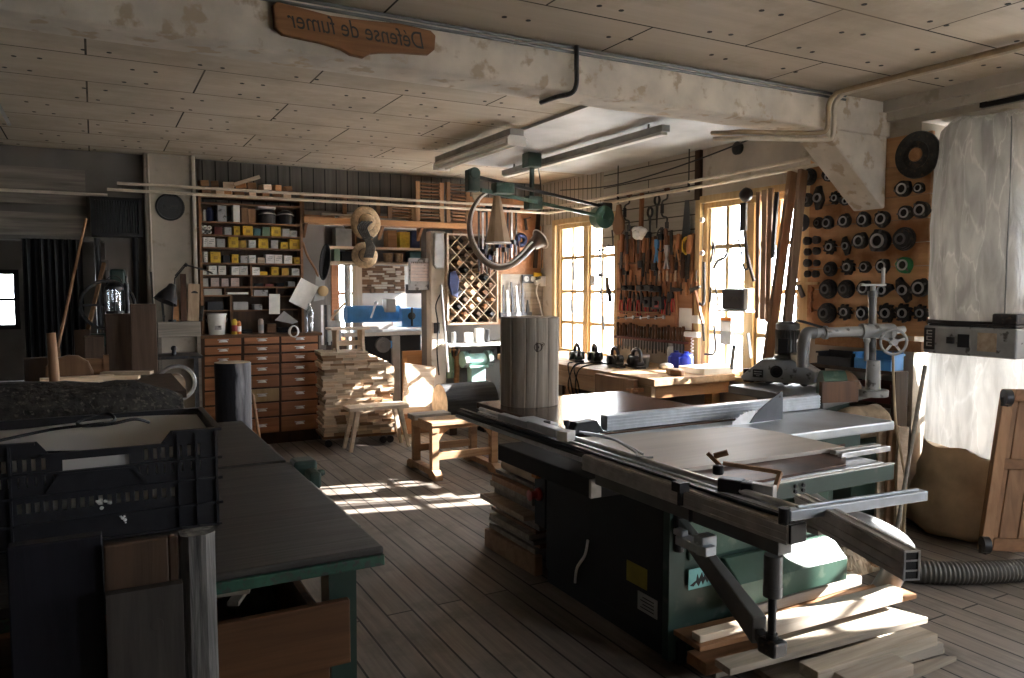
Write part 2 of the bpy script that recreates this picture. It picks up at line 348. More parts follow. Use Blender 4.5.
# ------------------------------------------------------------------ the room
XW, YB, H = 4.78, 8.1, 2.8
XL, YN = -3.2, -1.6
mb = MB().box(XL-.2, 5.05, YN-.2, 11.6, -.1, 0).box(5.05, 6.3, YN-.2, 3.9, -.1, 0); struct('floor', mb, 'floor')
mb = MB().box(XL-.2, 5.05, YN-.2, YB+.2, H, H+.15)
mb.k = 1
for i in range(-5, 9):                                   # plugged screw heads in the ceiling boards
    for j in range(0, 33):
        Y = YN+j*.3
        x = (i*.6)+(.3 if (j//2) % 2 else 0)+random.uniform(-.05, .05)
        for dx in (-.06, .06):
            yy = Y+random.uniform(-.02, .02)
            if not (3.35 < yy < 3.75) and XL < x+dx < 4.7 and not (x > 2.9 and yy > 3.7): mb.cyl((x+dx, yy, H-.002), (x+dx, yy, H+.002), .013, n=8)
struct('ceiling', mb, ['ceil', 'dark'])
mb = MB().box(2.98, XW, 3.7, 7.0, H-.025, H-.001); struct('ceiling_panel', mb, 'ceil_grey')
def wall_holes(name, mat, a0, a1, z0, z1, holes, put):
    """wall along an axis with rectangular openings (a0, a1, z0, z1)"""
    mb = MB(); cur = a0
    for (h0, h1, b, t) in sorted(holes):
        put(mb, cur, h0, z0, z1)
        if b > z0: put(mb, h0, h1, z0, b)
        if t < z1: put(mb, h0, h1, t, z1)
        cur = h1
    put(mb, cur, a1, z0, z1); return struct(name, mb, mat)
WIN = [(6.53, 7.70, .80, 2.28), (4.13, 5.25, .80, 2.30), (8.45, 9.7, .85, 2.2)]
BX = 6.05
BWIN = [(2.45, 3.62, .75, 2.35), (1.1, 1.65, 1.6, 2.35), (-.9, .45, .75, 2.35)]  # second shaped to sun the lumber pile, third added for foreground light; both unseen
wall_holes('wall_bay', 'plaster', YN, 3.85, 0, H, BWIN, lambda m, a, b, z0, z1: m.box(BX, BX+.24, a, b, z0, z1))
struct('wall_bay_side', MB().box(5.02, BX, 3.70, 3.85, 0, H), 'plaster'); struct('wall_bay_rear', MB().box(XW, BX, YN-.2, YN, 0, H), 'plaster')
struct('ceiling_bay', MB().box(5.02, 6.3, YN-.2, 3.85, H, H+.15), 'ceil')
wall_holes('wall_right', 'plaster', YN, 11.6, 0, H, WIN+[(YN, 3.2, 0, 2.63)], lambda m, a, b, z0, z1: m.box(XW, XW+.24, a, b, z0, z1))
OPN = [(-1.5, .10, 0, 1.98), (2.15, 3.30, 0, 2.32)]
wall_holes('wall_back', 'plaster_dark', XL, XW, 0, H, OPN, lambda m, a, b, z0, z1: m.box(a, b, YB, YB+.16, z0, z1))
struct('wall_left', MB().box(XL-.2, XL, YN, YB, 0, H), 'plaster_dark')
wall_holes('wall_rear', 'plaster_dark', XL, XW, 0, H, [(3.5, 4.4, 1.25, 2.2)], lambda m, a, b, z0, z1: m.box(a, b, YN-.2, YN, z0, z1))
mb = MB()
for x in (3.5, 3.92, 4.34): mb.box(x, x+.06, YN-.14, YN-.06, 1.25, 2.2)
for z in (1.25, 1.7, 2.14):
    for x in (3.56, 3.98): mb.box(x, x+.36, YN-.13, YN-.07, z, z+.06)
rw = struct('window_9', mb, 'w_frame'); linkobj('pane', MB().box(3.55, 4.35, YN-.102, YN-.098, 1.3, 2.15).mesh('pane', 'glass'), rw)  # unseen window added behind the camera for frontal fill light
# whitewashed boarding above the tool wall
struct('trim_1', MB().box(XW-.012, XW, 5.27, 6.75, 1.98, H-.02), 'white_boards')
struct('trim_2', MB().box(XW-.014, XW, 6.75, YB, 2.30, H-.02), 'white_vert')
# near part: ceiling moulding on the right wall
mb = MB().box(XW-.09, XW, YN, 3.42, H-.075, H).box(XW-.05, XW, YN, 3.42, H-.13, H-.075)
struct('trim_3', mb, 'plaster')
# beam and its haunch
mb = MB().box(XL, XW, 3.42, 3.66, 2.565, H)
mb.k = 0
mb.prism([(4.10, 2.57), (4.30, 2.57), (4.745, 2.57), (4.745, 2.09), (4.72, 2.09)], (0, 3.655, 0), (1, 0, 0), (0, 0, 1), .235)
struct('beam', mb, 'beam', bevel=.012)
# pillar standing in front of the back wall
mb = MB().box(.44, .84, YB-.16, YB, 0, H).box(.84, .875, YB-.22, YB, 0, H)
struct('pillar', mb, 'plaster', bevel=.01)
# boarded upper part of the back wall above shelf and doorway
struct('trim_4', MB().box(.93, XW, YB-.014, YB, 2.36, H-.01), 'back_boards')
struct('trim_5', MB().box(3.62, XW, YB-.03, YB, 1.12, 2.60), 'w_tool')
struct('trim_6', MB().box(XL, -.04, YB-.05, YB, 2.02, 2.22).box(XL, -.04, YB-.02, YB, 2.30, 2.62), 'w_grey')
# alcove behind the back wall doorway
mb = MB().box(2.0, 2.15, YB+.16, 9.9, 0, 2.5).box(2.0, XW, YB+.16, 9.9, 2.42, 2.5)
struct('wall_alcove_side', mb, 'bwall')
wall_holes('wall_alcove', 'bwall', 2.0, XW, 0, 2.5, [(2.78, 3.02, 1.02, 2.0)], lambda m, a, b, z0, z1: m.box(a, b, 9.9, 10.0, z0, z1))
# dim room beyond the opening on the left
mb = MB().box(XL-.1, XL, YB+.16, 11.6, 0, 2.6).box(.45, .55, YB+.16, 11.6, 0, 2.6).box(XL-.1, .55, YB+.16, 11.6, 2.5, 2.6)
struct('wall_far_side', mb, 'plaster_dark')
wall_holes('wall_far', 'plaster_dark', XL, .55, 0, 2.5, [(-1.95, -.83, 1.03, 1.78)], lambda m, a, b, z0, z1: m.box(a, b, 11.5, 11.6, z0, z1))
# outside ground, pale and sunlit
struct('ground_outside', MB().box(5.05, 60, 3.9, 11.7, -.4, -.3).box(6.3, 60, -40, 3.9, -.4, -.3).box(-40, 60, 11.7, 80, -.4, -.3).box(-40, 6.3, -40, -1.9, -.4, -.3), 'snow')
# ------------------------------------------------------------------ windows
def window(n, y0, y1, z0, z1, leaves, bars, mats=('w_frame', 'glass'), mull=True, XW=XW):
    mb = MB(); X = XW+.05
    fr = .05
    mb.box(X-.04, X+.04, y0, y0+fr, z0, z1).box(X-.04, X+.04, y1-fr, y1, z0, z1).box(X-.04, X+.04, y0+fr, y1-fr, z1-fr, z1).box(X-.04, X+.04, y0+fr, y1-fr, z0, z0+fr)
    w = (y1-y0)/leaves
    for k in range(1, leaves): mb.box(X-.045, X+.045, y0+k*w-.05, y0+k*w+.05, z0+fr, z1-fr)
    root = struct('window_%d' % n, mb, mats[0], bevel=.006)
    for k in range(leaves):
        a = y0+k*w+(fr if k == 0 else .05); b = y0+(k+1)*w-(fr if k == leaves-1 else .05)
        mb = MB()
        for q in (a, b-.03): mb.box(X-.02, X+.02, q, q+.03, z0+fr, z1-fr)
        if mull: mb.box(X-.018, X+.018, (a+b)/2-.019, (a+b)/2+.019, z0+fr, z1-fr)
        for t in bars:
            z = z0+(z1-z0)*t; mb.box(X-.016, X+.016, a+.03, b-.03, z-.018, z+.018)
        s = linkobj('sash', mb.mesh('sash', mats[0]), root)
        g = MB().box(X-.002, X+.002, a+.02, b-.02, z0+fr, z1-fr); linkobj('pane', g.mesh('pane', mats[1]), root)
    mb = MB().box(XW-.05, XW+.24, y0-.03, y1+.03, z0-.035, z0); linkobj('window_sill', mb.mesh('sill', 'w_frame'), root)
    mb = MB()
    for a, b in ((y0-.075, y0), (y1, y1+.06)): mb.box(XW-.03, XW, a, b, z0, z1+.06)
    mb.box(XW-.03, XW, y0, y1, z1, z1+.06); linkobj('window_frame', mb.mesh('casing', 'w_frame'), root)
    return root
window(1, *WIN[0], 2, (.24, .48, .74)); window(2, *WIN[1], 2, (.24, .48, .74)); window(3, *BWIN[0], 2, (.35, .68), XW=BX); window(4, *BWIN[1], 1, (.5,), XW=BX); window(8, *BWIN[2], 3, (.5,), XW=BX); window(7, *WIN[2], 2, (.35, .68))
mb = MB()
for a, b in ((-1.95, -1.89), (-.89, -.83)): mb.box(a, b, 11.48, 11.56, 1.03, 1.78)
mb.box(-1.95, -.83, 11.48, 11.56, 1.03, 1.09).box(-1.95, -.83, 11.48, 11.56, 1.72, 1.78).box(-1.95, -.83, 11.49, 11.55, 1.385, 1.425)
r5 = struct('window_5', mb, 'dark'); linkobj('pane', MB().box(-1.9, -.88, 11.52, 11.524, 1.08, 1.73).mesh('pane', 'glass'), r5)
mb = MB().box(2.70, 2.80, 9.86, 9.9, 0, 2.08).box(3.0, 3.1, 9.86, 9.9, 0, 2.08).box(2.80, 3.0, 9.86, 9.9, 1.98, 2.08).box(2.80, 3.0, 9.86, 9.9, 0, 1.04).box(2.80, 3.0, 9.88, 9.92, 1.46, 1.50)
r6 = struct('window_6', mb, 'w_dress'); linkobj('pane', MB().box(2.79, 3.01, 9.92, 9.924, 1.03, 1.99).mesh('pane', 'glass'), r6)
# ------------------------------------------------------------------ light: sky, sun, sky portals at the windows
w = bpy.data.worlds.new('sky'); SC.world = w; w.use_nodes = True
bg = w.node_tree.nodes['Background']; bg.inputs[0].default_value = (.93, .97, 1.0, 1); bg.inputs[1].default_value = SKY = 19.0
su = bpy.data.lights.new('sun', 'SUN'); su.energy = 36.; su.angle = R(.6); su.color = (1, .955, .88)
so = bpy.data.objects.new('sun', su); COL.objects.link(so); so.rotation_euler = V((-1, .26, -.54)).to_track_quat('-Z', 'Y').to_euler(); so.location = (9, 2, 7)
def portal(c, sx, sy, d):
    l = bpy.data.lights.new('sky_portal', 'AREA'); l.shape = 'RECTANGLE'; l.size = sx; l.size_y = sy; l.cycles.is_portal = True
    o = bpy.data.objects.new('sky_portal', l); COL.objects.link(o); o.location = c; o.rotation_euler = V(d).to_track_quat('-Z', 'Z').to_euler()
for x_, L_ in ((XW, WIN), (BX, BWIN)):
    for (a, b, z0, z1) in L_: portal((x_+.2, (a+b)/2, (z0+z1)/2), b-a, z1-z0, (-1, 0, 0))
portal((3.95, YN-.18, 1.72), .9, .95, (0, 1, 0)); portal((-1.39, 11.58, 1.4), 1.1, .75, (0, -1, 0)); portal((2.9, 9.98, 1.5), .24, .95, (0, -1, 0))
SC.view_settings.view_transform = 'Standard'; SC.view_settings.look = 'None'; SC.view_settings.gamma = 1; SC.view_settings.use_curve_mapping = False
SC.view_settings.exposure = 1.1
SC.cycles.max_bounces = 10; SC.cycles.diffuse_bounces = 6; SC.cycles.transparent_max_bounces = 12; SC.cycles.sample_clamp_indirect = 6
SC.cycles.use_denoising = True
SC.cycles.caustics_reflective = False; SC.cycles.caustics_refractive = False
def stump_mat():  # bark colour runs from blue-black on the left to paler on the right
    m, nt, N, L, B = newmat('two_tone_bark')
    tc = N.new('ShaderNodeTexCoord'); sp = N.new('ShaderNodeSeparateXYZ'); L.new(tc.outputs['Generated'], sp.inputs[0])
    n = N.new('ShaderNodeTexNoise'); n.inputs['Scale'].default_value = 5; n.inputs['Detail'].default_value = 6; L.new(tc.outputs['Generated'], n.inputs['Vector'])
    a = N.new('ShaderNodeMath'); a.operation = 'MULTIPLY_ADD'; a.inputs[1].default_value = .35; L.new(n.outputs['Fac'], a.inputs[0]); L.new(sp.outputs['X'], a.inputs[2])
    r = ramp(N, [(.66, (.014, .014, .018)), (.72, (.20, .20, .22)), (.80, (.26, .25, .26)), (.9, (.09, .085, .09))]); L.new(a.outputs[0], r.inputs['Fac'])
    L.new(r.outputs['Color'], B.inputs['Base Color']); B.inputs['Roughness'].default_value = .7
    b = N.new('ShaderNodeBump'); b.inputs['Strength'].default_value = .5; b.inputs['Distance'].default_value = .02; L.new(n.outputs['Fac'], b.inputs['Height']); L.new(b.outputs['Normal'], B.inputs['Normal'])
    return m
M['w_stumpbark'] = stump_mat()
M['w_dusk'] = wood('dusky_grey_board', (.03, .026, .023), (.075, .065, .058), 'z', 18, .7, .25, .1)
M['green_l'] = plain('pale_green_paint', (.14, .23, .15), .4, 0, .2, 6, 0, ((.22, .28, .2), .15))
M['sticker_y'] = plain('yellow_sticker', (.32, .25, .03), .6)
M['turq'] = plain('turquoise_sticker', (.16, .40, .40), .5)
M['alu_b'] = plain('bluish_aluminium', (.42, .46, .51), .38, .4, .12, 25)
M['alu_d'] = plain('worn_aluminium', (.50, .48, .46), .4, .35, .2, 20)
M['dark_steel'] = plain('dark_blued_steel', (.06, .065, .075), .4, .6, .2, 10)
M['grey_mid'] = plain('mid_grey_paint', (.13, .13, .13), .4, .2, .2, 8)
M['red_dk'] = plain('dark_red_card', (.14, .035, .03), .6)
M['ochre'] = plain('ochre_card', (.36, .22, .03), .6, 0, .2, 30)
M['pink'] = plain('pinkish_card', (.50, .40, .36), .7, 0, .1, 30)
M['navy'] = plain('navy_cloth', (.015, .025, .085), .7, 0, .3, 20)
M['bottle'] = glass('bottle_plastic', (.80, .86, .90), .2)
M['w_logdark'] = wood('dark_weathered_log', (.025, .025, .027), (.085, .083, .082), 'x', 26, .8, .6, .1)
M['w_palex2'] = wood('brown_offcut_wood', (.22, .13, .075), (.40, .26, .16), 'x', 26, .7, .2, .3)
M['green_br'] = plain('bright_green_paint', (.02, .22, .08), .4)
M['tube_off'] = plain('frosted_lamp_glass', (.70, .69, .66), .35, 0, .04)
M['horn_tan'] = wood('tan_horn_wood', (.28, .19, .12), (.44, .32, .21), 'z', 14, .5)
M['flowers'] = plain('dark_flower_painting', (.012, .016, .011), .5, 0, .4, 7, 0, ((.22, .16, .08), -.1))
M['w_lumber'] = wood('sawn_lumber', (.36, .30, .24), (.56, .48, .40), 'x', 24, .75, .2, .2)
M['w_plank'] = wood('raw_plank_wood', (.17, .10, .06), (.30, .19, .12), 'z', 22, .6, .2, .15)
M['w_box'] = wood('brown_box_wood', (.085, .04, .018), (.17, .08, .036), 'x', 20, .55, .3, .15)
M['handle_metal'] = plain('pale_handle_metal', (.72, .71, .69), .35, .3)
M['green_mid'] = plain('dull_green_paint', (.03, .07, .05), .42, 0, .3, 6, 0, ((.08, .12, .09), .15))
M['w_dim'] = wood('dim_brown_board', (.075, .047, .032), (.15, .098, .068), 'z', 22, .65, .3, .15)
# ================================================================== workbench on the left and what stands on it
BT = .855
root = thing('workbench', 'long dark-topped workbench with chipped green edge running along the left', 'workbench', (0, 3.05, 0))
def slab(x0, x1, y0, y1, z0, z1, edge=True):
    mb = MB().box(x0, x1, y0, y1, z0, z1); return mb
o = part('worktop', slab(-.75, .665, 1.95, 3.10, BT-.022, BT), 'w_benchtop', root, bevel=.006)
o = part('worktop', slab(-.75, .66, 3.125, 4.18, BT-.02, BT+.002), 'w_benchtop', root, bevel=.006)
mb = MB().box(-.75, .667, 1.945, 1.985, BT-.052, BT-.022).box(.63, .667, 1.985, 4.18, BT-.052, BT-.022).box(-.75, .63, 4.14, 4.18, BT-.052, BT-.022)
part('edge_band', mb, 'green_edge', root, bevel=.004, label='chipped green edge band')
mb = MB().box(.667, .70, 2.25, 2.88, BT-.10, BT-.03); part('side_rail', mb, 'green_dk', root, bevel=.01)
for y in (2.10, 3.95):
    for x in (.585, -.62):
        mb = MB().prism([(-.04, BT-.022), (.04, BT-.022), (.034, 0), (-.028, 0)], (x, y+.06, 0), (1, 0, 0), (0, 0, 1), .09)
        part('leg', mb, 'green_dk', root)
mb = MB().box(-.58, .54, 3.91, 3.94, .40, .47); part('stretcher', mb, 'w_darkz', root)
# iron vice jaw at the edge
mb = MB().box(.669, .76, 3.02, 3.12, BT-.09, BT+.012).box(.701, .745, 2.9, 3.0, BT-.075, BT-.01).cyl((.76, 3.06, BT-.05), (.80, 3.06, BT-.05), .014)
solo('bench_vice', mb, 'green_dk', 'dark green vice jaw clamped at the edge of the dark workbench by the seam', 'vice', bevel=.012)
# wooden drawer box and stored wood below
root = thing('wooden_box', 'low orange-brown wooden box full of scraps under the dark workbench', 'box', (.1, 2.2, .56))
mb = MB().box(-.55, .585, 2.00, 2.025, .528, .705); part('front_board', mb, 'w_box', root, bevel=.003)
part('side_board', MB().box(-.55, -.53, 2.025, 2.6, .53, .69), 'w_box', root); part('side_board', MB().box(.49, .51, 2.025, 2.6, .53, .68), 'w_box', root); part('back_board', MB().box(-.53, .49, 2.58, 2.60, .53, .69), 'w_box', root); part('base', MB().box(-.53, .49, 2.025, 2.58, .53, .545), 'w_box', root)
for k, (a, b, zz, l) in enumerate(((( .05, 2.1), (.42, 2.45), .71, 'thin stick lying aslant over the wooden box under the dark workbench'), ((-.1, 2.3), (.35, 2.15), .695, 'flat lath lying across the wooden box under the dark workbench'), ((.30, 2.12), (.50, 2.5), .705, 'short grey lath in the open top of the wooden box'))):
    mb = MB().bar((*a, zz), (*b, zz+.03), .03, .012); solo('lath', mb, 'w_greyy', l, 'stick')
mb = MB()
mb.ball((.40, 2.35, .60), .06, 1, 1, .9).ball((.36, 2.42, .60), .05).ball((.43, 2.43, .60), .045)
solo('rag', mb, 'rope', 'crumpled grey rag in the wooden box under the dark workbench', 'rag', smooth=60)
for k in range(5):
    z = k*.1055; x1 = .53-.02*(k % 2); mb = MB().box(-.5+.05*k, x1, 2.0+.012*(k % 3), 2.5, z, z+.105)
    solo('stored_board', mb, 'w_box' if k % 2 == 0 else 'w_brownx', ['lowest', 'second lowest', 'middle', 'second highest', 'topmost'][k]+' board of the stack on the floor beneath the wooden box', 'board', 'boards stored under the workbench', bevel=.003)
# boards standing up against the near end of the bench
mb = MB().box(-.18, -.002, 1.895, 1.935, 0, 1.005); solo('navy_board', mb, 'w_navy', 'wide navy-black upright panel under the black crate', 'board', bevel=.004)
mb = MB().box(.0, .155, 1.845, 1.872, 0, .885).cyl((.10, 1.8445, .80), (.10, 1.8465, .80), .014); solo('upright_board', mb, 'w_dusk', 'grey-brown upright board with a dark knot beneath the black crate', 'board', bevel=.004)
mb = MB().box(.0, .13, 1.876, 1.9, 0, .985).box(.13, .15, 1.876, 1.9, 0, .985); solo('upright_plank', mb, 'w_darkz', 'dark upright plank with pale edge behind the grey-brown board', 'board', bevel=.004)
mb = MB()
mb.rings([[V((.19+dx*(1+.08*math.sin(3.1*z+2)), 1.90+dy, z)) for dx, dy in ((-.038, -.02), (-.02, -.035), (.02, -.035), (.044, -.018), (.044, .03), (-.038, .03))] for z in (0, .1, .22, .36, .5, .63, .75, .86, .93, .982)])
solo('weathered_post', mb, 'w_post', 'silvery weathered split post standing under the corner of the black crate', 'post')
mb = MB()
mb.rings([[V((-.27+.055*math.cos(t)*(1+.1*math.sin(5*t+z*9)), 1.885+.05*math.sin(t), z)) for t in (2*math.pi*k/14 for k in range(14))] for z in (0, .15, .3, .45, .6, .75, .9, .985)])
solo('bark_post', mb, 'w_bark', 'rough bark-covered post at the far left below the black crate', 'post', smooth=50)
# ------------------------------------------------------------------ black plastic crate
cr = thing('plastic_crate', 'black slotted plastic crate on the near end of the dark workbench', 'crate', (0, 2.57, BT))
cx0, cx1, cy0, cy1, cz0, cz1 = -.318, .302, 2.36, 2.78, BT+.001, 1.145
def slotwall(mb, a0, a1, z0, z1, bands, put):
    """wall of bands (z0, z1, [holes (a, b)])"""
    cur = z0
    for (b0, b1, holes) in bands:
        if b0 > cur: put(mb, a0, a1, cur, b0)
        q = a0
        for (h0, h1) in holes: put(mb, q, h0, b0, b1); q = h1
        put(mb, q, a1, b0, b1); cur = b1
    if z1 > cur: put(mb, a0, a1, cur, z1)
def pxx(x): return pY(x, 480, cy0).x
rowA = [(pxx(x)-.005, pxx(x)+.005) for x in (-18, -8, 4, 15, 25, 34, 44)]; rowA2 = [(pxx(x)-.005, pxx(x)+.005) for x in (147, 156, 164, 172, 181, 190, 199)]
rowB = [(pxx(x)-.0022, pxx(x)+.0022) for x in (-10, 0, 8, 18, 27, 36, 45, 54, 140, 148, 157, 165, 173, 183, 192, 201)]
rowC = [(pxx(18+k*9.1)-.0055, pxx(18+k*9.1)+.0055) for k in range(18)]
hh = (pxx(63), pxx(130))
bands = [(.918, .922, []), (.955, .983, rowC), (1.026, 1.052, rowB), (1.060, 1.068, rowA[:0]+[hh]+rowA2[:0]), (1.068, 1.090, rowA+[hh]+rowA2), (1.090, 1.103, rowA+rowA2)]
mb = MB(); slotwall(mb, cx0, cx1, cz0, 1.108, bands, lambda m, a, b, z0, z1: m.box(a, b, cy0, cy0+.006, z0, z1))
mb.box(cx0, pxx(38), cy0, cy0+.006, 1.108, cz1).box(pxx(172), cx1, cy0, cy0+.006, 1.108, cz1)
for s, a in ((-1, pxx(38)), (1, pxx(172))): mb.prism([(a, 1.108), (a+(-s)*.028, 1.108), (a, cz1)], (0, cy0+.006, 0), (1, 0, 0), (0, 0, 1), .006)
front = part('front_wall', mb, 'black_pl', cr)
mb = MB()
for z in (cz0+.006, .925, .998, 1.058): mb.box(cx0-.006, cx1+.006, cy0-.010, cy0, z-.003, z+.003)
for x in (cx0+.005, pxx(10), pxx(179), pxx(197), cx1-.004): mb.box(x-.003, x+.003, cy0-.010, cy0, cz0, cz1)
for s, a, b in ((1, pxx(47), pxx(60)), (-1, pxx(147), pxx(134))): mb.bar((a, cy0-.004, 1.004), (b, cy0-.004, 1.052), .008, .006, (0, 1, 0))
mb.box(pxx(60), pxx(134), cy0-.012, cy0, 1.048, 1.055)
mb.box(cx0-.01, pxx(36), cy0-.012, cy0, cz1-.008, cz1).box(pxx(174), cx1+.01, cy0-.012, cy0, cz1-.008, cz1).box(pxx(42), pxx(168), cy0-.012, cy0, 1.104, 1.112)
part('rib', mb, 'black_pl', cr)
hb = [(cy0+.05+k*.03, cy0+.06+k*.03) for k in range(11)]
for s_, xa in ((1, cx1-.006), (-1, cx0)):
    mb = MB(); slotwall(mb, cy0, cy1, cz0, cz1, [(.955, .983, hb), (1.068, 1.103, hb)], lambda m, a, b, z0, z1: m.box(xa, xa+.006, a, b, z0, z1))
    for z in (.925, .998, 1.058, cz1-.004): mb.box(xa+(.006 if s_ > 0 else -.011), xa+(.017 if s_ > 0 else 0), cy0-.01, cy1+.01, z-.004, z+.004)
    part('side_wall', mb, 'black_pl', cr)

mb = MB(); hb = [(cx0+.05+k*.028, cx0+.06+k*.028) for k in range(19)]
slotwall(mb, cx0, cx1, cz0, cz1, [(.955, .983, hb), (1.068, 1.118, hb)], lambda m, a, b, z0, z1: m.box(a, b, cy1-.006, cy1, z0, z1)); mb.box(cx0-.01, cx1+.01, cy1, cy1+.011, cz1-.01, cz1)
part('back_wall', mb, 'black_pl', cr)
part('base', MB().box(cx0, cx1, cy0, cy1, cz0, cz0+.006), 'black_pl', cr)
mb = MB(); rr = random.Random(3)
for k in range(9): mb.ball((pxx(104)+rr.uniform(-.02, .02), cy0-.008, pY(100, 503, cy0).z+rr.uniform(-.013, .012)), rr.uniform(.002, .006), 1, .3, 1, 6, 4)
part('paint_splash', mb, 'white', cr, label='larger white paint splash'); mb = MB()
for k in range(5): mb.ball((pxx(121)+rr.uniform(-.008, .01), cy0-.008, pY(120, 519, cy0).z+rr.uniform(-.012, .01)), rr.uniform(.002, .005), 1, .3, 1, 6, 4)
part('paint_splash', mb, 'white', cr, label='white paint splash')
mb = MB(); mb.grid(lambda u, v: V((cx0+.012+u*(cx1-cx0-.024), cy0+.012+v*(cy1-cy0-.03), 1.112+.02*math.sin(u*5.5+1)*math.sin(v*3+.5)+.014*v)), 16, 10)
top = list(mb.v); mb.grid(lambda u, v: V((cx0+.012+u*(cx1-cx0-.024), cy0+.010, cz0+.008+v*(1.09-cz0))), 16, 3)
mb.grid(lambda u, v: V((cx1-.012, cy0+.012+u*(cy1-cy0-.03), cz0+.008+v*(1.1-cz0))), 8, 3)
solo('paper_sack', mb, 'sack', 'off-white paper sack filling the black plastic crate', 'sack', smooth=60)
cord = smoothpath([V(q)+V((0, 0, .012)) for q in [(-.28, 2.45, 1.125), (-.26, 2.42, 1.13), (-.12, 2.5, 1.14), (-.02, 2.44, 1.155), (.04, 2.52, 1.15), (.02, 2.60, 1.16), (-.05, 2.55, 1.15), (-.04, 2.46, 1.15), (.03, 2.43, 1.155), (.09, 2.45, 1.16), (.13, 2.5, 1.14)]], 6)
solo('cable', MB().tube(cord, .0045, 6), 'dark', 'black cable looped on the white sack in the black crate', 'cable', smooth=60)
# ------------------------------------------------------------------ log and things behind the crate
lg = thing('bark_log', 'thick dark bark-covered log lying on the workbench behind the black crate', 'log', (-.2, 3.25, BT))
mb = MB(); rr = random.Random(5)
rs = []
for i in range(22):
    x = -.9+1.19*i/21; sc = 1-(.45*max(0, (i-17)/4)**1.5)
    rs.append([V((x, 3.25+.17*sc*math.cos(t)*(1+.07*math.sin(4*t+x*7)+rr.uniform(-.03, .03)), BT+.182+.17*sc*math.sin(t)*(1+.05*math.sin(3*t+x*11)+rr.uniform(-.03, .03)))) for t in (2*math.pi*k/26 for k in range(26))])
mb.rings(rs, caps=False); part('bark', mb, 'w_bark', lg, smooth=70)
mb = MB(); mb.rings([[p for p in rs[-1]], [V((.30, 3.25, BT+.172))+(p-V((.29, 3.25, BT+.172)))*.3 for p in rs[-1]]]); mb.add(rs[0], [tuple(range(26))]); part('cut_end', mb, 'w_end', lg, label='pale cut end')
# rear side table carrying the scraps in the dark left corner
tb = thing('side_table', 'dark side table in the left corner behind the bark log', 'table', (-.25, 4.95, 0))
part('table_top', MB().box(-1.1, .42, 4.45, 5.4, .96, 1.0), 'w_darkz', tb)
for x in (-1.0, .34):
    for y in (4.52, 5.32): part('leg', MB().box(x-.035, x+.035, y-.035, y+.035, 0, .96), 'w_darkz', tb)
def at5(x, y, Y=4.9): return pY(x, y, Y)
for k in range(6):
    a = at5(25+k*17, 381-k*1.2, 4.75+.06*k); L_ = .34
    mb = MB().obox((a.x+.09, 4.75+.06*k, 1.012+.019*(k % 3)+(.0 if k < 3 else .0)), (.42-.03*k, .09, .018), (0, 0, .3-.12*k))
    solo('thin_board', mb, 'w_pale', ORD[k]+' thin pale board from the left in the scatter on the dark side table', 'board', 'thin boards on the side table')
mb = MB().cyl(at5(55, 384, 4.72), at5(51, 333, 4.72), .026, .022, 12); solo('round_stick', mb, 'w_brown', 'upright round wooden stick among the scraps in the dark left corner', 'stick', smooth=50)
c = at5(69, 384, 5.0)
mb = MB().prism([(-.12, 0), (.12, 0), (.125, .07), (.10, .13), (.05, .165), (0, .17), (-.06, .155), (-.11, .11)], (c.x, 5.06, 1.0), (1, 0, 0), (0, 0, 1), .07)
solo('wood_block', mb, 'w_brown', 'rounded wooden block standing on the side table in the dark left corner', 'block', bevel=.01)
c = at5(42, 384, 5.2); mb = MB().obox((c.x, 5.2, 1.075), (.17, .05, .15), (0, 0, .1)); solo('wood_offcut', mb, 'w_darkz', 'squarish brown offcut behind the round stick in the left corner', 'block', bevel=.004)
c = at5(89, 384, 5.25); mb = MB().box(c.x-.12, c.x+.08, 5.2, 5.24, 1.0, 1.13).box(c.x+.08, c.x+.11, 5.19, 5.25, 1.0, 1.15); solo('wood_bracket', mb, 'w_brownx', 'brown wooden bracket beside the rounded block in the left corner', 'block')
# tall boards and boxes standing further back on the left
def upright(name, x0, x1, ytop, Y, mat, label, cat='board', z0=0., th=.04, lean=0.):
    a = pY(x0, ytop, Y); b = pY(x1, ytop, Y)
    mb = MB().prism([(a.x, z0), (b.x, z0), (b.x, a.z), (a.x, a.z)], (0, Y+th, 0), (1, 0, 0), (0, 0, 1), th)
    return solo(name, mb, mat, label, cat, bevel=.004)
upright('tall_board', 130, 156, 304, 5.9, 'w_dim', 'tall brown board standing on edge left of the pillar', th=.05)
upright('tall_box', 105, 131, 314, 6.1, 'w_darkz', 'dark tall wooden box with a glass lantern on top', 'box', th=.25)
upright('short_box', 84, 104, 337, 6.1, 'w_dim', 'short reddish wooden box left of the dark tall box', 'box', th=.2)
upright('crate_board', 74, 90, 330, 6.5, 'w_darkz', 'dark splayed wooden crate end in the left corner', 'board', th=.05)
lt = thing('lantern', 'small glass lantern with bright pane on top of the dark tall box', 'lantern', (pY(115, 313, 6.2).x, 6.2, pY(115, 314, 6.1).z))
part('base', MB().cyl((0, 0, 0), (0, 0, .02), .06), 'black', lt, local=True); part('cap', MB().cyl((0, 0, .17), (0, 0, .19), .062).lathe([(.06, .19), (.04, .215), (.015, .225)]), 'black', lt, local=True, smooth=40)
part('glass', MB().cyl((0, 0, .02), (0, 0, .17), .048, n=20), 'jar', lt, local=True, smooth=40)
part('frame', MB().cyl((.058, 0, .02), (.058, 0, .17), .005).cyl((-.058, 0, .02), (-.058, 0, .17), .005).cyl((0, -.058, .02), (0, -.058, .17), .005).tube(arc((0, 0, .22), .05, 0, math.pi, (1, 0, 0), (0, 0, 1)), .003, 6), 'black', lt, local=True)
c = pY(127, 300, 6.2)
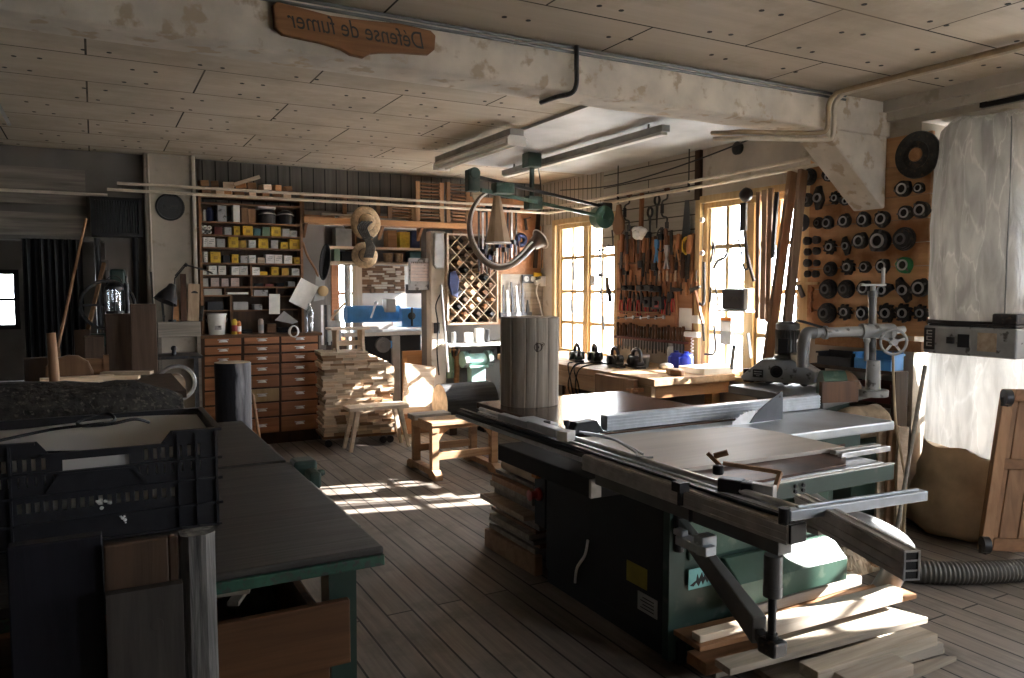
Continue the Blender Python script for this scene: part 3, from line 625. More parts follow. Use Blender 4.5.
mb = MB().cyl((c.x, 6.2, lt.location.z), (c.x, 6.2, lt.location.z+.22), .016).cyl((c.x, 6.2, lt.location.z+.22), (c.x, 6.2, lt.location.z+.27), .006).box(c.x-.02, c.x+.02, 6.19, 6.21, lt.location.z+.1, lt.location.z+.15)
solo('oil_can', mb, 'iron', 'slim metal oil can beside the glass lantern', 'can', smooth=40)
# bandsaw silhouette with its wheel, in the corner
bs = thing('bandsaw', 'dark bandsaw with a spoked rim wheel in the left corner', 'bandsaw', (.15, 7.3, 0))
a = pY(108, 305, 7.2); part('wheel', MB().tube(arc((a.x, 7.2, a.z), .20, 0, 2*math.pi, (1, 0, 0), (0, 0, 1), 28)[:-1], .014, 6, True).cyl((a.x, 7.18, a.z), (a.x, 7.22, a.z), .03).bar((a.x-.2, 7.2, a.z), (a.x+.2, 7.2, a.z), .018, .018).bar((a.x, 7.2, a.z-.2), (a.x, 7.2, a.z+.2), .018, .018), 'iron', bs, smooth=40)
part('column', MB().box(a.x+.02, a.x+.14, 7.24, 7.42, 0, a.z+.3).box(a.x-.15, a.x+.1, 7.24, 7.36, a.z-.35, a.z-.24), 'green_dk', bs, bevel=.02)
part('table', MB().box(a.x-.32, a.x+.16, 7.0, 7.4, .92, .95), 'cast', bs)
part('base', MB().box(a.x-.3, a.x+.2, 7.1, 7.45, 0, .5), 'green_dk', bs, bevel=.02)
# long sticks leaning
a, b = pY(86, 219, 7.6), pY(57, 352, 6.9)
sh = thing('paddle', 'long thin wooden paddle leaning against the dark curtain', 'paddle', (b.x, 6.9, 0))
part('shaft', MB().cyl(b, a, .012, .012, 8), 'w_brown', sh, smooth=40); d = (b-a).normalized()
part('blade', MB().prism([(-.02, 0), (.02, 0), (.06, -.16), (.05, -.42), (-.05, -.42), (-.06, -.16)], b+V((0, .01, .02)), (1, 0, 0), -d, .02), 'w_brown', sh)
a, b = pY(104, 263, 8.04), pY(97, 292, 7.9); mb = MB().bar(b+(b-a)*2.2, a, .03, .02); solo('stick', mb, 'w_brown', 'short pale stick leaning on the grey wall left of the pillar', 'stick')
a = pY(104, 265, 8.08); mb = MB().box(a.x-.04, a.x+.04, 8.075, 8.10, a.z-.05, a.z+.05).box(a.x-.012, a.x+.012, 8.06, 8.075, a.z-.02, a.z+.02); solo('light_switch', mb, 'plaster_dark', 'grey square switch box on the wall left of the pillar', 'switch', bevel=.004)
# dark curtain in the opening
mb = MB(); x0, x1 = pY(24, 300, 8.0).x, pY(84, 300, 8.0).x
n = 60; mb.rings([[V((x0+(x1-x0)*k/n, 8.0+.025*math.sin(k*.9)+.01*math.sin(k*2.3), z)) for k in range(n+1)]+[V((x1-(x1-x0)*k/n, 8.012+.025*math.sin((n-k)*.9)+.01*math.sin((n-k)*2.3), z)) for k in range(n+1)] for z in (.01, .7, 1.4, 1.985)])
solo('curtain', mb, 'dark', 'black curtain hanging in the doorway at the far left', 'curtain', smooth=60)
# slatted heater high on the wall
h0, h1 = pY(90, 196, 7.9), pY(143, 237, 7.9)
ht = thing('wall_heater', 'dark finned heater hung high on the wall left of the pillar', 'heater', ((h0.x+h1.x)/2, 7.95, h1.z))
part('casing', MB().box(h0.x, h1.x, 7.9, 7.93, h0.z-.03, h0.z).box(h0.x, h1.x, 7.9, 7.93, h1.z, h1.z+.03).box(h0.x, h0.x+.03, 7.9, 8.1, h1.z, h0.z).box(h1.x-.035, h1.x, 7.88, 8.1, h1.z, h0.z).box(h0.x, h1.x, 8.02, 8.1, h1.z, h0.z), 'black', ht)
mb = MB()
for k in range(16): x = h0.x+.05+k*(h1.x-h0.x-.1)/15; mb.box(x-.008, x+.008, 7.905, 8.02, h1.z+.03, h0.z-.03)
part('fin', mb, 'black', ht)
for q, (x, y0_, y1_) in enumerate(((97, 238, 300), (135, 238, 300))):
    a, b = pY(x, y0_, 8.06), pY(x, y1_, 8.06)
    solo('wall_pipe', MB().cyl(V((a.x, 8.06, a.z)), V((a.x, 8.06, .9)), .025, n=10), 'black', ['dark pipe running down the wall from the heater, on the curtain side', 'dark pipe running down the wall from the heater, on the pillar side'][q], 'pipe', smooth=40)
# round black plate on the pillar
a = pY(170, 207, YB-.17)
pl = thing('wall_plate', 'round black plate with a raised rim on the pale pillar', 'plate', (a.x, YB-.16, a.z))
part('disc', MB().lathe([(.128, 0), (.128, .02), (.112, .028), (.108, .02), (0, .018)], (0, 0, 0), (0, -1, 0), 36), 'black_pl', pl, local=True, smooth=30)
mb = MB()
for k, w_ in enumerate((.022, .026, .022, .026)): mb.box(-.062+k*.034, -.062+k*.034+w_, -.022, -.018, -.012, .016)
mb.box(-.055, .06, -.0215, -.018, -.03, -.022); part('embossing', mb, 'iron', pl, local=True)
# conduit on the pillar's left edge
solo('conduit', MB().tube([(.47, YB-.175, 2.78), (.475, YB-.175, 2.4), (.485, YB-.175, 1.2)], .011, 8), 'plaster', 'thin grey conduit running down the left edge of the pillar', 'pipe', smooth=40)
# ledge with lamp and clamps beside the pillar
a, b = pY(157, 322, 7.75), pY(200, 336, 7.75)
lb = thing('tool_ledge', 'thick pale wooden ledge in front of the pillar below the desk lamp', 'shelf', ((a.x+b.x)/2, 7.8, 0))
part('board', MB().box(a.x, b.x, 7.68, 7.86, b.z, a.z), 'w_grey', lb, bevel=.004)
part('panel', MB().box(a.x, b.x, 7.78, 7.80, .95, b.z), 'plaster', lb); part('support', MB().box(a.x, a.x+.03, 7.70, 7.84, 0, b.z), 'w_grey', lb); part('support', MB().box(b.x-.03, b.x, 7.70, 7.84, 0, b.z), 'w_grey', lb)
ZL = a.z
dl = thing('desk_lamp', 'black articulated desk lamp beside the pale pillar', 'lamp', (pY(172, 320, 7.8).x, 7.8, ZL))
p0, p1, p2, p3 = pY(205, 270, 7.7), pY(186, 265, 7.7), pY(175, 278, 7.7), pY(171, 289, 7.7)
part('arm', MB().tube([p0+V((.07, .05, -.03)), p0, p1], .008, 6).tube([p1, p2], .008, 6).tube([p1+V((0, 0, .02)), p2+V((.0, 0, .02))], .005, 6).ball(p1, .018), 'iron', dl, smooth=40)
d = V((-.45, -.2, -1)).normalized()
part('lamp_shade', MB().lathe([(.02, -.05), (.035, -.04), (.045, .0), (.085, .07), (.105, .13), (.10, .13), (.08, .07), (.03, .0)], p3+V((0, 0, -.0)), d, 24, False), 'black_pl', dl, smooth=40)
part('base', MB().cyl((p2.x-.03, 7.74, ZL), (p2.x-.03, 7.74, ZL+.02), .035).cyl((p2.x-.03, 7.74, ZL+.02), (p2.x, 7.72, p2.z), .006), 'black_pl', dl)
for k, (x, yt, m, nm, l) in enumerate(((154, 272, 'iron', 'bar_clamp', 'thin black bar clamp leaning at the left of the desk lamp'), (164, 300, 'iron', 'bar_clamp', 'black bar clamp under the shade of the desk lamp'), (184, 274, 'w_handle_d', 'hand_saw', 'dark saw blade leaning on the pillar right of the desk lamp'), (176, 300, 'w_orange', 'mallet', 'orange wooden mallet standing on the pale ledge'), (193, 284, 'w_palez', 'wood_template', 'pale wooden template with a round hole on the ledge'), (200.5, 306, 'iron', 'tongs', 'dark tongs leaning at the shelf end of the ledge'))):
    b_ = pY(x, 321, 7.8); t_ = pY(x-3+k, yt, 7.86); w_ = [.014, .02, .05, .05, .10, .03][k]
    b0_ = V((b_.x, b_.y, ZL))
    mb = MB().bar(b0_, t_, w_, .02, (0, -1, 0) if False else None)
    if nm == 'bar_clamp': mb.bar(b0_+V((0, -.03, .05)), b0_+V((0, .02, .05)), .02, .02)
    if nm == 'wood_template': mb.k = 1; mb.cyl(t_+V((.0, -.025, -.10)), t_+V((.0, -.008, -.10)), .035)
    solo(nm, mb, [m, 'dark'], l, 'tool')
# small machine (grindstone) and stump in front of the dresser
gz = thing('grinder_stand', 'small dark bench machine with a pale ring wheel by the pillar foot', 'machine', (pY(178, 400, 6.2).x, 6.2, 0))
a = pY(176, 382, 6.2); b = pY(150, 357, 6.2); e_ = pY(202, 357, 6.2)
part('ring', MB().tube(arc((a.x, 6.14, a.z), .125, 0, 2*math.pi, (1, 0, 0), (0, 0, 1), 30)[:-1], .014, 6, True), 'steel', gz, smooth=40, label='bright metal ring')
part('hub', MB().cyl((a.x, 6.12, a.z), (a.x, 6.25, a.z), .06), 'w_end', gz, smooth=40)
part('table', MB().box(b.x, e_.x, 6.15, 6.5, b.z-.02, b.z), 'iron', gz).data
part('knob', MB().cyl((a.x, 6.3, b.z), (a.x, 6.3, b.z+.04), .015).ball((a.x, 6.3, b.z+.05), .022), 'iron', gz, smooth=40)
for x in (b.x+.03, e_.x-.03): part('leg', MB().box(x-.015, x+.015, 6.3, 6.33, 0, b.z-.02), 'iron', gz)
a0, a1 = pY(214, 363, 5.3), pY(250, 363, 5.3); cxs, rs_ = (a0.x+a1.x)/2, (a1.x-a0.x)/2*1.02
st = thing('upright_stump', 'upright log with blue-black bark and paler right side behind the workbench', 'log', (cxs, 5.3, 0))
mb = MB(); mb.rings([[V((cxs+rs_*math.cos(t)*(1+.03*math.sin(3*t+z*2)), 5.3+rs_*math.sin(t), z)) for t in (2*math.pi*k/24 for k in range(24))] for z in (0, .3, .6, .8, .95, a0.z)], caps=False); part('bark', mb, 'w_stumpbark', st, smooth=60)
part('cut_end', MB().cyl((cxs, 5.3, a0.z-.004), (cxs, 5.3, a0.z+.001), rs_*.985, n=24).cyl((cxs, 5.3, 0), (cxs, 5.3, .01), rs_*.98, n=24), 'w_end', st, label='pale cut end')
# ================================================================== combination saw / planer in the middle
T = .87
sw = thing('table_saw', 'big dark green combination table saw with aluminium rails in the middle of the shop', 'table saw', (2.4, 2.9, 0))
P = lambda n, mb, m, **k: part(n, mb, m, sw, **k)
# cabinets
mb = MB().box(2.10, 2.98, 2.40, 3.36, 0.0, .80); P('cabinet', mb, 'green_dk', bevel=.012)
mb = MB().box(2.13, 2.97, 2.385, 2.40, .42, .79); P('end_panel', mb, 'green_mid', bevel=.006)
mb = MB().prism([(0, .41), (-.03, .41), (-.12, .33), (-.12, .23), (0, .23)], (2.30, 2.386, 0), (0, 1, 0), (0, 0, 1), .66); P('chip_chute', mb, 'green_mid', bevel=.006)
mb = MB().box(2.06, 2.10, 2.36, 3.40, 0, .10); P('plinth', mb, 'dark')
mb = MB().box(2.46, 3.0, 3.36, 4.05, .12, .80).box(2.5, 2.95, 3.4, 4.0, 0, .12); P('motor_housing', mb, 'green_dk', bevel=.01)
mb = MB().box(2.02, 2.10, 2.38, 2.42, .02, .80); P('corner_post', mb, 'green_dk')
mb = MB().box(1.66, 2.02, 2.42, 3.20, .735, .812); P('carriage_housing', mb, 'dark', bevel=.006)
mb = MB().box(1.65, 1.70, 2.405, 2.42, .742, .815); P('housing_cap', mb, 'alu', bevel=.003)
mb = MB().box(2.02, 2.10, 2.42, 3.35, .10, .80); P('side_panel', mb, 'dark', bevel=.004)
# stickers and marks
xs = 2.018
q = [pX(x, y, xs) for x, y in ((650, 561), (672, 581), (672, 600), (655, 588))]
mb = MB().box(xs-.001, xs+.003, 2.52, 2.66, .27, .36); P('warning_sticker', mb, 'sticker_y', label='yellow warning sticker')
mb = MB().box(xs-.001, xs+.003, 2.45, 2.58, .17, .25); mb.k = 1
for k in range(4): mb.box(xs-.002, xs, 2.47, 2.56-.015*(k % 2), .185+.015*k, .189+.015*k)
P('rating_plate', mb, ['grey_lt', 'dark'], label='pale rating plate')
mb = MB().box(2.125, 2.285, 2.380, 2.384, .30, .385); mb.k = 1
pts = [(2.13, .318), (2.165, .335), (2.172, .362), (2.18, .338), (2.196, .366), (2.203, .340), (2.219, .368), (2.226, .342), (2.243, .37), (2.25, .345), (2.262, .352), (2.247, .320), (2.238, .336), (2.225, .314), (2.214, .332), (2.201, .310), (2.192, .330), (2.178, .308), (2.165, .326), (2.15, .312)]
mb.prism(pts, (0, 2.380, 0), (1, 0, 0), (0, 0, 1), .0015)
P('maker_plate', mb, ['turq', 'dark'], label='turquoise plate with a black zigzag mark')
mb = MB().box(2.30, 2.345, 2.379, 2.384, .345, .385); P('small_plate', mb, 'grey_lt')
# rear control end: timber tray with buttons
mb = MB().box(2.02, 2.10, 3.36, 3.47, .30, .66); P('control_box', mb, 'dark', bevel=.004)
mb = MB().lathe([(.034, 0), (.034, .012), (.022, .02), (.022, .05), (.03, .06), (.0, .064)], (2.02, 3.42, .47), (-1, 0, 0), 18); P('stop_button', mb, 'red', smooth=40, label='red stop button')
mb = MB().box(1.99, 2.02, 3.40, 3.45, .56, .64); P('switch', mb, 'orange', label='orange switch')
mb = MB().cyl((2.0, 3.2, .69), (2.0, 3.2, .615), .012, n=10); P('lever', mb, 'white', smooth=40, label='white lever')
# tops
mb = MB().box(1.985, 3.04, 2.93, 4.10, T-.035, T); P('extension_panel', mb, 'w_gloss', bevel=.003)
mb = MB().box(1.98, 3.04, 2.925, 2.965, T-.10, T-.036).box(1.98, 2.02, 2.965, 4.10, T-.10, T-.036).box(2.02, 3.04, 4.06, 4.10, T-.10, T-.036); P('panel_apron', mb, 'dark')
for (x, y) in ((2.95, 4.02),): P('support_leg', MB().box(x-.03, x+.03, y-.03, y+.03, 0, T-.1), 'dark')
mb = MB().box(2.03, 3.60, 2.50, 2.91, T-.05, T-.002); mb.box(3.045, 3.60, 2.91, 3.16, T-.05, T-.002); P('cast_table', mb, 'cast', bevel=.008)
mb = MB().box(2.98, 3.50, 2.62, 3.1, T-.18, T-.05).box(3.05, 3.4, 2.7, 3.0, 0, T-.18); P('table_support', mb, 'green_dk', bevel=.01)
# fence on the rear
f0, f1, fy = pY(607, 433, 2.95).x, pY(820, 412, 2.95).x, 2.95
mb = MB().box(f0, f1, fy, fy+.055, T+.003, T+.075)
for z in (.015, .030, .045, .060): mb.box(f0, f1, fy-.004, fy, T+.003+z, T+.003+z+.008)
P('fence', mb, 'alu_b', bevel=.002)
mb = MB().prism([(0, 0), (.05, .055), (.16, .06), (.20, 0)], (f0-.22, fy+.06, T+.002), (1, 0, 0), (0, 0, 1), .07); P('fence_clamp', mb, 'black', bevel=.008)
# blade and riving guard
bx = pY(752, 424, 2.80).x; n = 44; rad = .205; zc = T+.068-rad
pts = []
for k in range(n):
    t = 2*math.pi*k/n; pts += [(rad*math.cos(t), rad*math.sin(t)), (rad*.955*math.cos(t+.02), rad*.955*math.sin(t+.02)), (rad*.955*math.cos(t+.09), rad*.955*math.sin(t+.09))]
mb = MB().prism(pts, (bx, 2.803, zc), (1, 0, 0), (0, 0, 1), .004); P('saw_blade', mb, 'steel')
a, b, c = (pY(x, y, 2.8) for x, y in ((749, 425), (782, 392), (782, 426)))
mb = MB().prism([(a.x, T+.001), (c.x, T+.001), (b.x+.002, b.z+.004), (b.x-.015, b.z), (a.x+.04, T+.045)], (0, 2.806, 0), (1, 0, 0), (0, 0, 1), .01); mb.k = 1
mb.cyl((b.x-.02, 2.794, b.z-.022), (b.x-.02, 2.798, b.z-.022), .006, n=10); P('riving_knife', mb, ['dark_steel', 'dark'])
# sliding table with its green edge bar
mb = MB().box(1.90, 2.72, 1.93, 2.49, T-.04, T-.006); P('sliding_table', mb, 'cast', bevel=.003)
mb = MB().box(1.88, 2.735, 1.895, 1.93, T-.07, T-.008); P('edge_bar', mb, 'green_dk', bevel=.004)
mb = MB().box(1.88, 2.735, 1.893, 1.915, T-.0075, T-.004); P('edge_strip', mb, 'white')
mb = MB().cyl((2.20, 1.894, T-.036), (2.20, 1.888, T-.036), .012).cyl((2.24, 1.894, T-.036), (2.24, 1.888, T-.036), .012)
for k, x in enumerate((2.18, 2.22)):
    for z in (.028, .046): P('bolt', MB().cyl((x, 1.895, T-z), (x, 1.888, T-z), .007, n=8), 'dark')
for k, (y, w_) in enumerate(((2.03, .022), (2.075, .03))): P('guide_bar', MB().box(2.60+.02*k, 2.90, y, y+w_, T+.0, T+.022), 'alu' if k else 'steel', bevel=.002)
# crosscut fence: aluminium extrusion along the operator side
def extr(mb, p0, p1, w, h, groove=True):
    p0, p1 = V(p0), V(p1); mb.bar(p0, p1, w, h)
    d = (p1-p0).normalized(); x, y = mb.frame_(d)
    if groove:
        for sx in (-1, 1):
            for sy in (-1, 0, 1): mb.bar(p0+x*sx*w*.5+y*sy*h*.36, p1+x*sx*w*.5+y*sy*h*.36, .006, h*.13)
        for sx in (-.33, .33): mb.bar(p0+x*sx*w+y*h*.5, p1+x*sx*w+y*h*.5, w*.2, .005)
mb = MB(); extr(mb, (1.685, 1.455, .873), (1.685, 2.46, .873), .075, .056); P('crosscut_rail', mb, 'alu_d')
P('rail_track', MB().box(1.665, 1.705, 2.44, 3.68, .868, .90).box(1.68, 1.70, 1.46, 3.68, .9045, .914), 'black'); P('track_edge', MB().box(1.658, 1.664, 2.46, 3.68, .868, .885), 'steel')
mb = MB().box(1.655, 1.715, 1.448, 1.455, .848, .90); P('rail_end_cap', mb, 'black')
mb = MB().cyl((1.765, 1.50, .915), (1.765, 3.60, .915), .011, n=10).box(1.75, 1.78, 1.5, 3.6, .895, .903); P('guide_rod', mb, 'steel', smooth=40)
mb = MB().box(1.79, 1.94, 1.47, 1.93, T-.025, T-.01); P('table_strip', mb, 'grey_lt')
mb = MB().box(1.665, 1.72, 1.50, 2.40, .798, .843); P('lower_profile', mb, 'grey_mid', bevel=.003)
# mitre extension
e0, e1 = pz(801, 508, .885), pz(911, 564, .895)
e0 = V((e0.x, e0.y, .892)); e1 = V((e1.x, e1.y, .892))
mb = MB(); extr(mb, e0, e1, .042, .07); P('mitre_extension', mb, 'alu_d')
d = (e1-e0).normalized(); x, y = mb.frame_(d); mb = MB()
for sx in (-1, 1):
    mb.bar(e1+x*sx*.019, e1+d*.004+x*sx*.019, .005, .072)
for sy in (-.034, -.012, .012, .034): mb.bar(e1+y*sy, e1+d*.004+y*sy, .042, .004)
mb.k = 1; mb.bar(e1-d*.001, e1+d*.0015, .04, .066); P('profile_end', mb, ['steel', 'dark'])
mb = MB(); extr(mb, (1.66, 1.47, .925), (2.19, 1.42, .925), .034, .03, False); mb.bar((1.70, 1.47, .942), (2.17, 1.425, .942), .012, .008); P('roller_bar', mb, 'alu_b', bevel=.003)
mb = MB().cyl((1.655, 1.472, .90), (1.655, 1.472, .945), .016); P('bar_cap', mb, 'black')
# clamp with flip levers
MB_FLIP = V((.0, -.15, -.02))
mb = MB(); mb.T = Matrix.Translation(MB_FLIP); mb.obox((1.76, 1.93, .945), (.045, .08, .045), (0, 0, .5)).obox((1.78, 1.88, .945), (.04, .04, .04), (0, 0, .5)).cyl((1.75, 1.98, .97), (1.75, 1.98, 1.0), .018); P('flip_stop', mb, 'black', bevel=.006)
mb = MB(); mb.T = Matrix.Translation(MB_FLIP); mb.bar((1.77, 1.98, 1.005), (1.90, 1.86, .985), .016, .012).bar((1.78, 2.0, .99), (1.75, 2.03, 1.03), .014, .012).bar((1.90, 1.86, .985), (1.85, 1.84, .93), .012, .016).cyl((1.77, 2.02, 1.02), (1.80, 1.99, 1.035), .01); P('stop_lever', mb, 'w_brownx')
mb = MB(); mb.T = Matrix.Translation(MB_FLIP); mb.obox((1.80, 1.845, .94), (.03, .09, .05), (0, 0, .35)); P('stop_plate', mb, 'alu', bevel=.003)
# rear stop blocks
mb = MB().box(1.67, 1.71, 2.95, 3.22, .925, .955).box(1.67, 1.72, 2.70, 2.94, .930, .962).box(1.72, 1.80, 2.88, 3.10, .935, .95); P('stop_block', mb, 'alu_b', bevel=.004)
for y in (2.72,): P('stop_knob', MB().cyl((1.74, y, .95), (1.74, y, .975), .007).cyl((1.74, y, .97), (1.74, y, .992), .013, .014), 'black', smooth=40)
P('stop_knob', MB().cyl((1.74, 2.88, .945), (1.74, 2.88, .965), .016), 'black', smooth=40)
mb = MB().tube(smoothpath([(1.78, 2.68, .945), (1.80, 2.5, .95), (1.79, 2.32, .93), (1.755, 2.25, .925), (1.80, 2.22, .925)]), .005, 6).tube(smoothpath([(1.79, 2.66, .94), (1.82, 2.48, .94), (1.80, 2.28, .925)]), .005, 6); P('stop_wire', mb, 'steel', smooth=40)
P('stop_block', MB().obox((1.70, 2.66, .94), (.06, .05, .04), (0, 0, .4)), 'white')
# underside clamps and knob
mb = MB().cyl((1.665, 1.86, .80), (1.665, 1.86, .875), .008).box(1.60, 1.64, 1.84, 1.88, .905, .935).cyl((1.62, 1.86, .86), (1.62, 1.86, .91), .010); P('clamp_screw', mb, 'black')
mb = MB().box(1.60, 1.645, 1.72, 1.86, .735, .765).box(1.605, 1.665, 1.74, 1.78, .75, .79).box(1.60, 1.63, 1.83, 1.87, .765, .785).cyl((1.62, 1.76, .73), (1.62, 1.76, .77), .018); P('table_clamp', mb, 'alu_b', bevel=.004)
# telescopic prop and swing arm
p_ = V((1.68, 1.53, 0))
P('prop_tube', MB().cyl((p_.x, p_.y, .685), (p_.x, p_.y, .79), .026, n=20).cyl((p_.x, p_.y, .67), (p_.x, p_.y, .70), .0275, n=20), 'grey_mid', smooth=40)
P('prop_rod', MB().cyl((p_.x, p_.y, .51), (p_.x, p_.y, .68), .012, n=14).cyl((p_.x, p_.y, .545), (p_.x, p_.y, .56), .017, n=14), 'black', smooth=40)
P('prop_foot', MB().box(p_.x-.028, p_.x+.03, p_.y-.035, p_.y+.03, .50, .545), 'iron', bevel=.008)
s0, s1 = V((2.06, 2.35, .585)), V((1.705, 1.60, .535))
P('swing_arm', MB().bar(s0, s1, .035, .075, None, .045, .085), 'grey_mid', bevel=.005)
P('arm_bracket', MB().bar(s1+V((0, 0, -.01)), p_+V((0.005, .03, .52)), .03, .04), 'iron', bevel=.006)
P('arm_hinge', MB().cyl((2.06, 2.37, .48), (2.06, 2.37, .64), .02), 'iron', smooth=40)
P('dust_pipe', MB().tube(smoothpath([(2.75, 2.36, .62), (2.80, 2.25, .56), (2.95, 2.15, .50), (3.1, 2.1, .40), (3.2, 2.2, .25), (3.25, 2.3, .1)], 5), .055, 14), 'grey_mid', smooth=50)
P('cable', MB().tube(smoothpath([(2.016, 2.96, .36), (2.012, 2.98, .28), (2.008, 3.04, .2), (2.01, 3.06, .12)]), .007, 6), 'white', label='white cable')
# pale board on top, brown board below it
q = [pz(x, y, T+.02) for x, y in ((573, 438), (735, 427), (772, 431), (845, 447), (668, 471))]
mb = MB(); n = len(q); z0, z1 = T-.0015, T+.02
q = [V((p.x, p.y, 0)) for p in q]
def flat(poly, z0, z1):
    mb = MB(); n = len(poly); return mb.add([V((p.x, p.y, z0)) for p in poly]+[V((p.x, p.y, z1)) for p in poly], [tuple(range(n)), tuple(range(n, 2*n))]+[(k, (k+1) % n, n+(k+1) % n, n+k) for k in range(n)])
solo('pale_board', flat(q, T+.0055, T+.022), 'w_light', 'large pale veneered board lying on the table saw in front of the blade', 'board', bevel=.002)
q2 = [pz(x, y, T+.004) for x, y in ((640, 478), (668, 466), (845, 444), (846, 464), (764, 480), (700, 488))]
solo('brown_board', flat(q2, T-.0045, T+.005), 'w_strip', 'stained brown board sticking out under the pale board on the table saw', 'board')
# round timber standing on the rear panel
a, b = pz(497, 402, T), pz(556, 402, T)
lc = V((2.235, 3.90, T+.001)); lr = .172; lh = pY(526, 317, 3.905).z-T
lg = thing('round_post', 'thick weathered round timber standing upright on the saw table panel', 'log', lc)
mb = MB(); N_ = 180; crk = {20: .03, 60: .025, 88: .02, 101: .03, 102: .02, 116: .022, 126: .03, 127: .018, 139: .025, 152: .02, 170: .02}
mb.rings([[V((lr*(1+.012*math.sin(2*t+z*2)-crk.get(k, 0))*math.cos(t+.03*math.sin(z*5)), lr*(1+.012*math.sin(2*t+z*2)-crk.get(k, 0))*math.sin(t+.03*math.sin(z*5)), z)) for k, t in ((k, 2*math.pi*k/N_) for k in range(N_))] for z in (0, .06, .12, .2, .28, .35, lh)], caps=False)
part('barkless_side', mb, 'w_log', lg, local=True)
part('cut_face', MB().cyl((0, 0, lh-.006), (0, 0, lh), lr*.965, n=40), 'w_end', lg, local=True)
mb = MB()
for ang, z, r in ((-2.0, .20, .016), (-1.80, .345, .030), (-2.45, .34, .020), (-1.65, .36, .014)):
    d = V((math.cos(ang), math.sin(ang), 0)); mb = MB(); mb.lathe([(r, -.004), (r*.8, .003), (r*.55, .0), (.001, .003)], V((0, 0, z))+d*lr*.985, d, 16); part('knot', mb, 'w_darkz', lg, local=True, smooth=60)
# timber stored under the rear of the saw
ZS = [.115, .20, .225, .29, .34, .38, .44, .47, .50, .55, .61, .66]
rr = random.Random(4)
skid = thing('wooden_skid', 'light wooden skid on the floor under the timber rack of the table saw', 'skid', (2.2, 3.75, 0))
part('runner', MB().bar((2.04, 4.06, .055), (2.06, 3.49, .055), .05, .11), 'w_stool', skid, bevel=.005); part('runner', MB().bar((2.38, 4.06, .055), (2.38, 3.49, .055), .05, .11), 'w_stool', skid, bevel=.005)
NM = ['lowest', 'second', 'third', 'fourth', 'fifth', 'sixth', 'seventh', 'eighth', 'ninth', 'tenth', 'eleventh', 'topmost']
zc_ = .1105
for k in range(12):
    th = rr.choice((.022, .03, .038, .045)); l = rr.uniform(.0, .12)
    y1 = 4.02+rr.uniform(-.03, .07); x0 = 2.02+rr.uniform(0, .06)
    if k in (3, 7): x0 -= .05
    mb = MB().box(x0, 2.42, 3.50+l*.4, y1, zc_, zc_+th-.0015)
    solo('stored_plank', mb, ['w_greyy', 'w_brownx', 'w_grey'][k % 3] if k != 7 else 'w_pale', '%s plank in the stack on the skid behind the table saw' % (NM[k] if k in (0, 11) else NM[k]+' lowest' if False else (NM[k]+' plank up' if False else NM[k]+'-from-bottom')), 'plank', 'planks under the saw', bevel=.002)
    zc_ += th
mb = MB().cyl((2.12, 3.52, zc_+.035), (2.12, 3.98, zc_+.035), .034, n=16); solo('cardboard_tube', mb, 'bag_br', 'brown cardboard tube on top of the plank stack under the saw', 'tube', smooth=40)
mb = MB().cyl((2.21, 3.55, zc_+.028), (2.21, 4.0, zc_+.028), .027, n=16); solo('cardboard_tube', mb, 'grey_lt', 'grey tube beside the brown cardboard tube under the saw', 'tube', smooth=40)
# ================================================================== sawn boards on the floor in front
lum = []
def lboard(p, z, th, w_, mat, label, poly=None):
    """board from its near top edge (two pixels), at top height z, going back by w_"""
    a, b = pz(*p[0], z), pz(*p[1], z); d = (b-a).normalized(); nrm = V((-d.y, d.x, 0))
    pts = [(0, 0), ((b-a).length, 0), ((b-a).length, w_), (0, w_)] if not poly else [(u*(b-a).length, v*w_) for u, v in poly]
    mb = MB().prism(pts, V((a.x, a.y, z-th)), d, nrm, th)
    return solo('sawn_board', mb, mat, label, 'board', 'sawn boards piled by the saw', bevel=.003)
lboard(((716, 668), (905, 614)), .045, .045, .14, 'w_greyy', 'bottom board of the lumber pile nearest the saw cabinet')
lboard(((765, 625), (903, 589)), .215, .06, .07, 'w_lumber', 'thick pale beam on top of the sawn lumber pile')
lboard(((752, 607), (862, 576)), .20, .045, .09, 'w_lumber', 'brightly sunlit wide board at the back of the lumber pile')
lboard(((700, 647), (917, 594)), .152, .022, .17, 'w_brownx', 'thin board with brown edge right under the pale beam on the pile')
lboard(((730, 669), (928, 617)), .125, .028, .16, 'w_greyy', 'wide grey board with a notched end in the middle of the pile', ((0, 0), (1, 0), (.94, 1), (.28, 1), (.31, .55), (0, .55)))
lboard(((818, 672), (938, 634)), .115, .05, .09, 'w_greyy', 'thick grey beam with sawn end in the middle of the lumber pile')
lboard(((848, 672), (944, 643)), .07, .045, .07, 'w_grey', 'rough-faced darker beam in front of the thick grey beam')
lboard(((790, 690), (945, 648)), .024, .024, .20, 'w_greyy', 'thin bottom board at the front of the lumber pile')
lboard(((852, 682), (914, 664)), .095, .045, .10, 'w_lumber', 'short thick offcut at the very front of the lumber pile')
lboard(((880, 690), (957, 656)), .022, .022, .10, 'w_greyy', 'tapered thin board at the front edge of the lumber pile', ((0, 0), (1, 0), (.9, .35), (0, 1)))
lboard(((706, 664), (860, 626)), .095, .05, .12, 'w_brownx', 'brown board in the lower middle of the lumber pile')
lboard(((700, 636), (760, 621)), .183, .03, .05, 'w_stool_p', 'narrow pale strip on the pile beside the saw cabinet below the zigzag plate')
lboard(((838, 574), (880, 562)), .03, .03, .04, 'w_brownx', 'thin brown stick on the floor behind the lumber pile')
mb = MB(); rr = random.Random(9)
c = pz(868, 572, .0)
mb.grid(lambda u, v: V((c.x-.2+.3*u, c.y-.02+.26*v, max(.002, .11*math.sin(math.pi*u)*math.sin(math.pi*v)+rr.uniform(-.006, .006)))), 26, 22)
